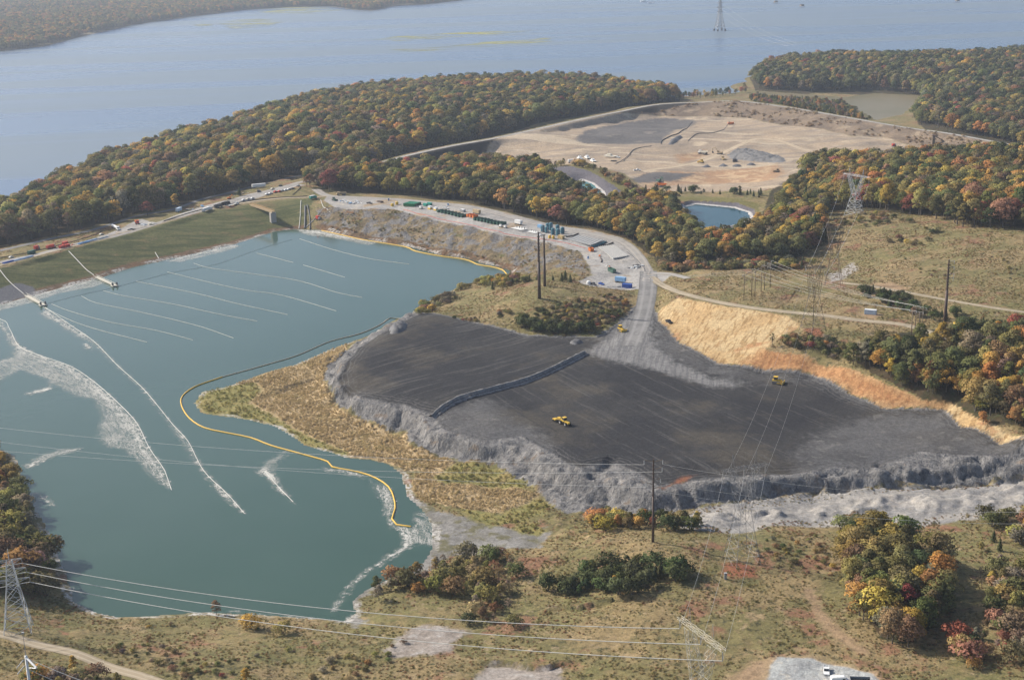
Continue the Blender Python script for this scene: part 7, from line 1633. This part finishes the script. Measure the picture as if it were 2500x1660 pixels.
put('bulldozer', 'yellow bulldozer below the sandy ramp', 'bulldozer', (1712, 398), dozer('yellow'), (1704, 397), 0, None, 1.3); put('bulldozer', 'pale yellow bulldozer in front of the rock heap', 'bulldozer', (1765, 391), dozer('straw'), (1775, 393), 0, None, 1.3); put('bulldozer', 'dark bulldozer on the brown bench', 'bulldozer', (1897, 421), dozer('tan'), (1888, 421), 0, None, 1.3); put('generator', 'dark machine beside the long dark heaps', 'machine', (1794, 396), pump_set('darkgrey'), None, 0.2, None, 1.6)
put('red_container', 'red container high in the basin', 'container', (1784, 304), container('orange', 7.5, 2.8, 2.6), None, 0.1); put('pump_trailer', 'dark red pump by the small green puddle', 'pump', (2182, 358), pump_set('red'), None, 0.2, None, 1.4)
ground_pipe('drain_pipe', 'black pipe bordering the dark ash in the basin', [(1614, 352), (1616, 345), (1640, 332), (1665, 320), (1690, 309)], 0.55, 'black', 0.4); ground_pipe('drain_pipe', 'thin dark pipe winding to the red container', [(1680, 345), (1700, 328), (1740, 325), (1765, 318), (1781, 307)], 0.35, 'darkgrey', 0.3); ground_pipe('drain_pipe', 'dark pipe curving past the pale gravel in the basin', [(1503, 400), (1530, 385), (1541, 372), (1560, 362), (1590, 357)], 0.4, 'darkgrey', 0.3)
# heaps
def heap(name, label, poly, hgt, mk, seed, rocky=0.6, st=2.0, cat='pile'):
    w = GL(poly); x0, y0 = w[:, :2].min(0) - 2; x1, y1 = w[:, :2].max(0) + 2; xs_ = np.arange(x0, x1, st); ys_ = np.arange(y0, y1, st); a, c_ = [q.ravel() for q in np.meshgrid(xs_, ys_)]; nn = len(xs_)
    s_ = sdf(a, c_, w, 60); r = np.random.default_rng(seed); mx_ = max(s_.max(), 1); z_ = tz(a, c_) + np.where(s_ > -st, np.clip(s_ / (mx_ * 0.6), 0, 1) ** 0.8 * hgt + r.uniform(-1, 1, len(a)) * rocky * np.clip(s_ / 3, 0, 1), -0.6)
    q = (np.arange(len(ys_) - 1)[:, None] * nn + np.arange(nn - 1)[None]).ravel(); f = np.stack([q, q + 1, q + nn + 1, q + nn], 1); f = f[s_[f].max(1) > 0]; u, inv = np.unique(f, return_inverse=True)
    return tag(link(bpy.data.objects.new(name, mesh_np(name, np.c_[a[u], c_[u], z_[u]], inv.reshape(f.shape), M(mk)))), label, cat)
heap('rock_heap', 'big heap of broken grey rock in the basin', [(1775, 378), (1795, 364), (1830, 362), (1870, 372), (1905, 382), (1922, 394), (1905, 399), (1860, 396), (1810, 392), (1785, 388)], 2.2, 'rock', 1, 1.5, 2.0)
heap('gravel_heap', 'blue-grey gravel heap on its pale apron', [(2018, 410), (2030, 403), (2050, 404), (2062, 413), (2050, 418), (2028, 418)], 2.5, 'steel', 2, 0.3, 2.2)
for i, (x_, y_) in enumerate(((1726, 408), (1766, 406), (1800, 406), (1834, 403))): heap('soil_heap', 'long low dark soil heap in the row on the sandy bench', [(x_ - 12, y_ + 1), (x_ - 6, y_ - 3), (x_ + 6, y_ - 3), (x_ + 12, y_ + 1), (x_, y_ + 2)], 1.8, 'darkgrey', 20 + i, 0.3, 2.0).__setitem__('group', 'low dark soil heaps in the basin')
heap('ash_heap', 'rough dark ash heap at the tip of the fill', [(950, 800), (975, 785), (995, 790), (992, 806), (970, 816), (950, 815)], 2.4, 'darkgrey', 30, 0.9, 1.2); heap('ash_heap', 'low rubble heap below the hill thicket', [(1386, 838), (1400, 828), (1420, 830), (1425, 838), (1405, 842)], 1.6, 'darkgrey', 31, 0.7, 1.1)
heap('clod_heap', 'dark clods heaped beside the drain in the basin', [(1632, 352), (1640, 340), (1660, 332), (1668, 336), (1655, 346), (1640, 355)], 2.0, 'darkgrey', 32, 0.9, 2.0)
# timber outlet structure on the dike
q = G(2278, 352)
e = thing('outlet_structure', 'tall timber outlet tower with ramp on the dike', 'structure', q, head((2278, 352), (2300, 345)))
mb = MB(); mb.box((0, 0, 4.5), (3.2, 3.2, 10)); mb.build('tower', M('wood'), e); mb = MB(); mb.box((0, 0, 9.8), (4.4, 4.4, 0.5)); mb.build('platform', M('rust'), e)
A = np.array((0, 0, 9.4)); mb = MB(); mb.prism([(0, 9.2), (0.6, 9.9), (17, 1.0), (17, 0.0)], -1.2, 1.2); mb.build('ramp', M('wood'), e)
# river
q = P(1572, 5, -29.5); attach(thing('river_boat', 'white boat on the far river', 'boat', q, 0.2, None, 2.2), light_boat()); q = P(1588, 9, -29.5); attach(thing('river_boat', 'white boat trailing behind the first one', 'boat', q, -0.1, None, 2.0), light_boat())
for px, lab in (((1958, 18), 'brown stilted hunting blind nearest the river tower'), ((1894, 9), 'small distant hunting blind in the river'), ((2337, 6), 'brown hunting blind far out in the river')): q = P(px[0], px[1], -29.5); attach(thing('hunting_blind', lab, 'hut', q, 0.4, None, 1.8), blind())

# ------------------------------------------------------------------ air
def haze():
    x0, x1, y0, y1, z0, z1 = -61500, 61500, -4500, 121500, -61, CAM_H + 14
    v = [(x, y, z) for z in (z0, z1) for y in (y0, y1) for x in (x0, x1)]
    me = mesh_np('haze', v, [(0, 2, 3, 1), (4, 5, 7, 6), (0, 1, 5, 4), (2, 6, 7, 3), (0, 4, 6, 2), (1, 3, 7, 5)])
    m = bpy.data.materials.new('haze_air'); m.use_nodes = True; t = m.node_tree; t.nodes.clear()
    o = t.nodes.new('ShaderNodeOutputMaterial'); p = t.nodes.new('ShaderNodeVolumePrincipled')
    p.inputs['Color'].default_value = (0.74, 0.84, 1.0, 1); p.inputs['Density'].default_value = HAZE_D
    p.inputs['Anisotropy'].default_value = 0.25
    t.links.new(p.outputs[0], o.inputs['Volume']); me.materials.append(m)
    tag(link(bpy.data.objects.new('haze', me)), 'pale blue morning haze over the river and ponds', None, None, 'stuff')
HAZE_D = 0.62e-4
haze()
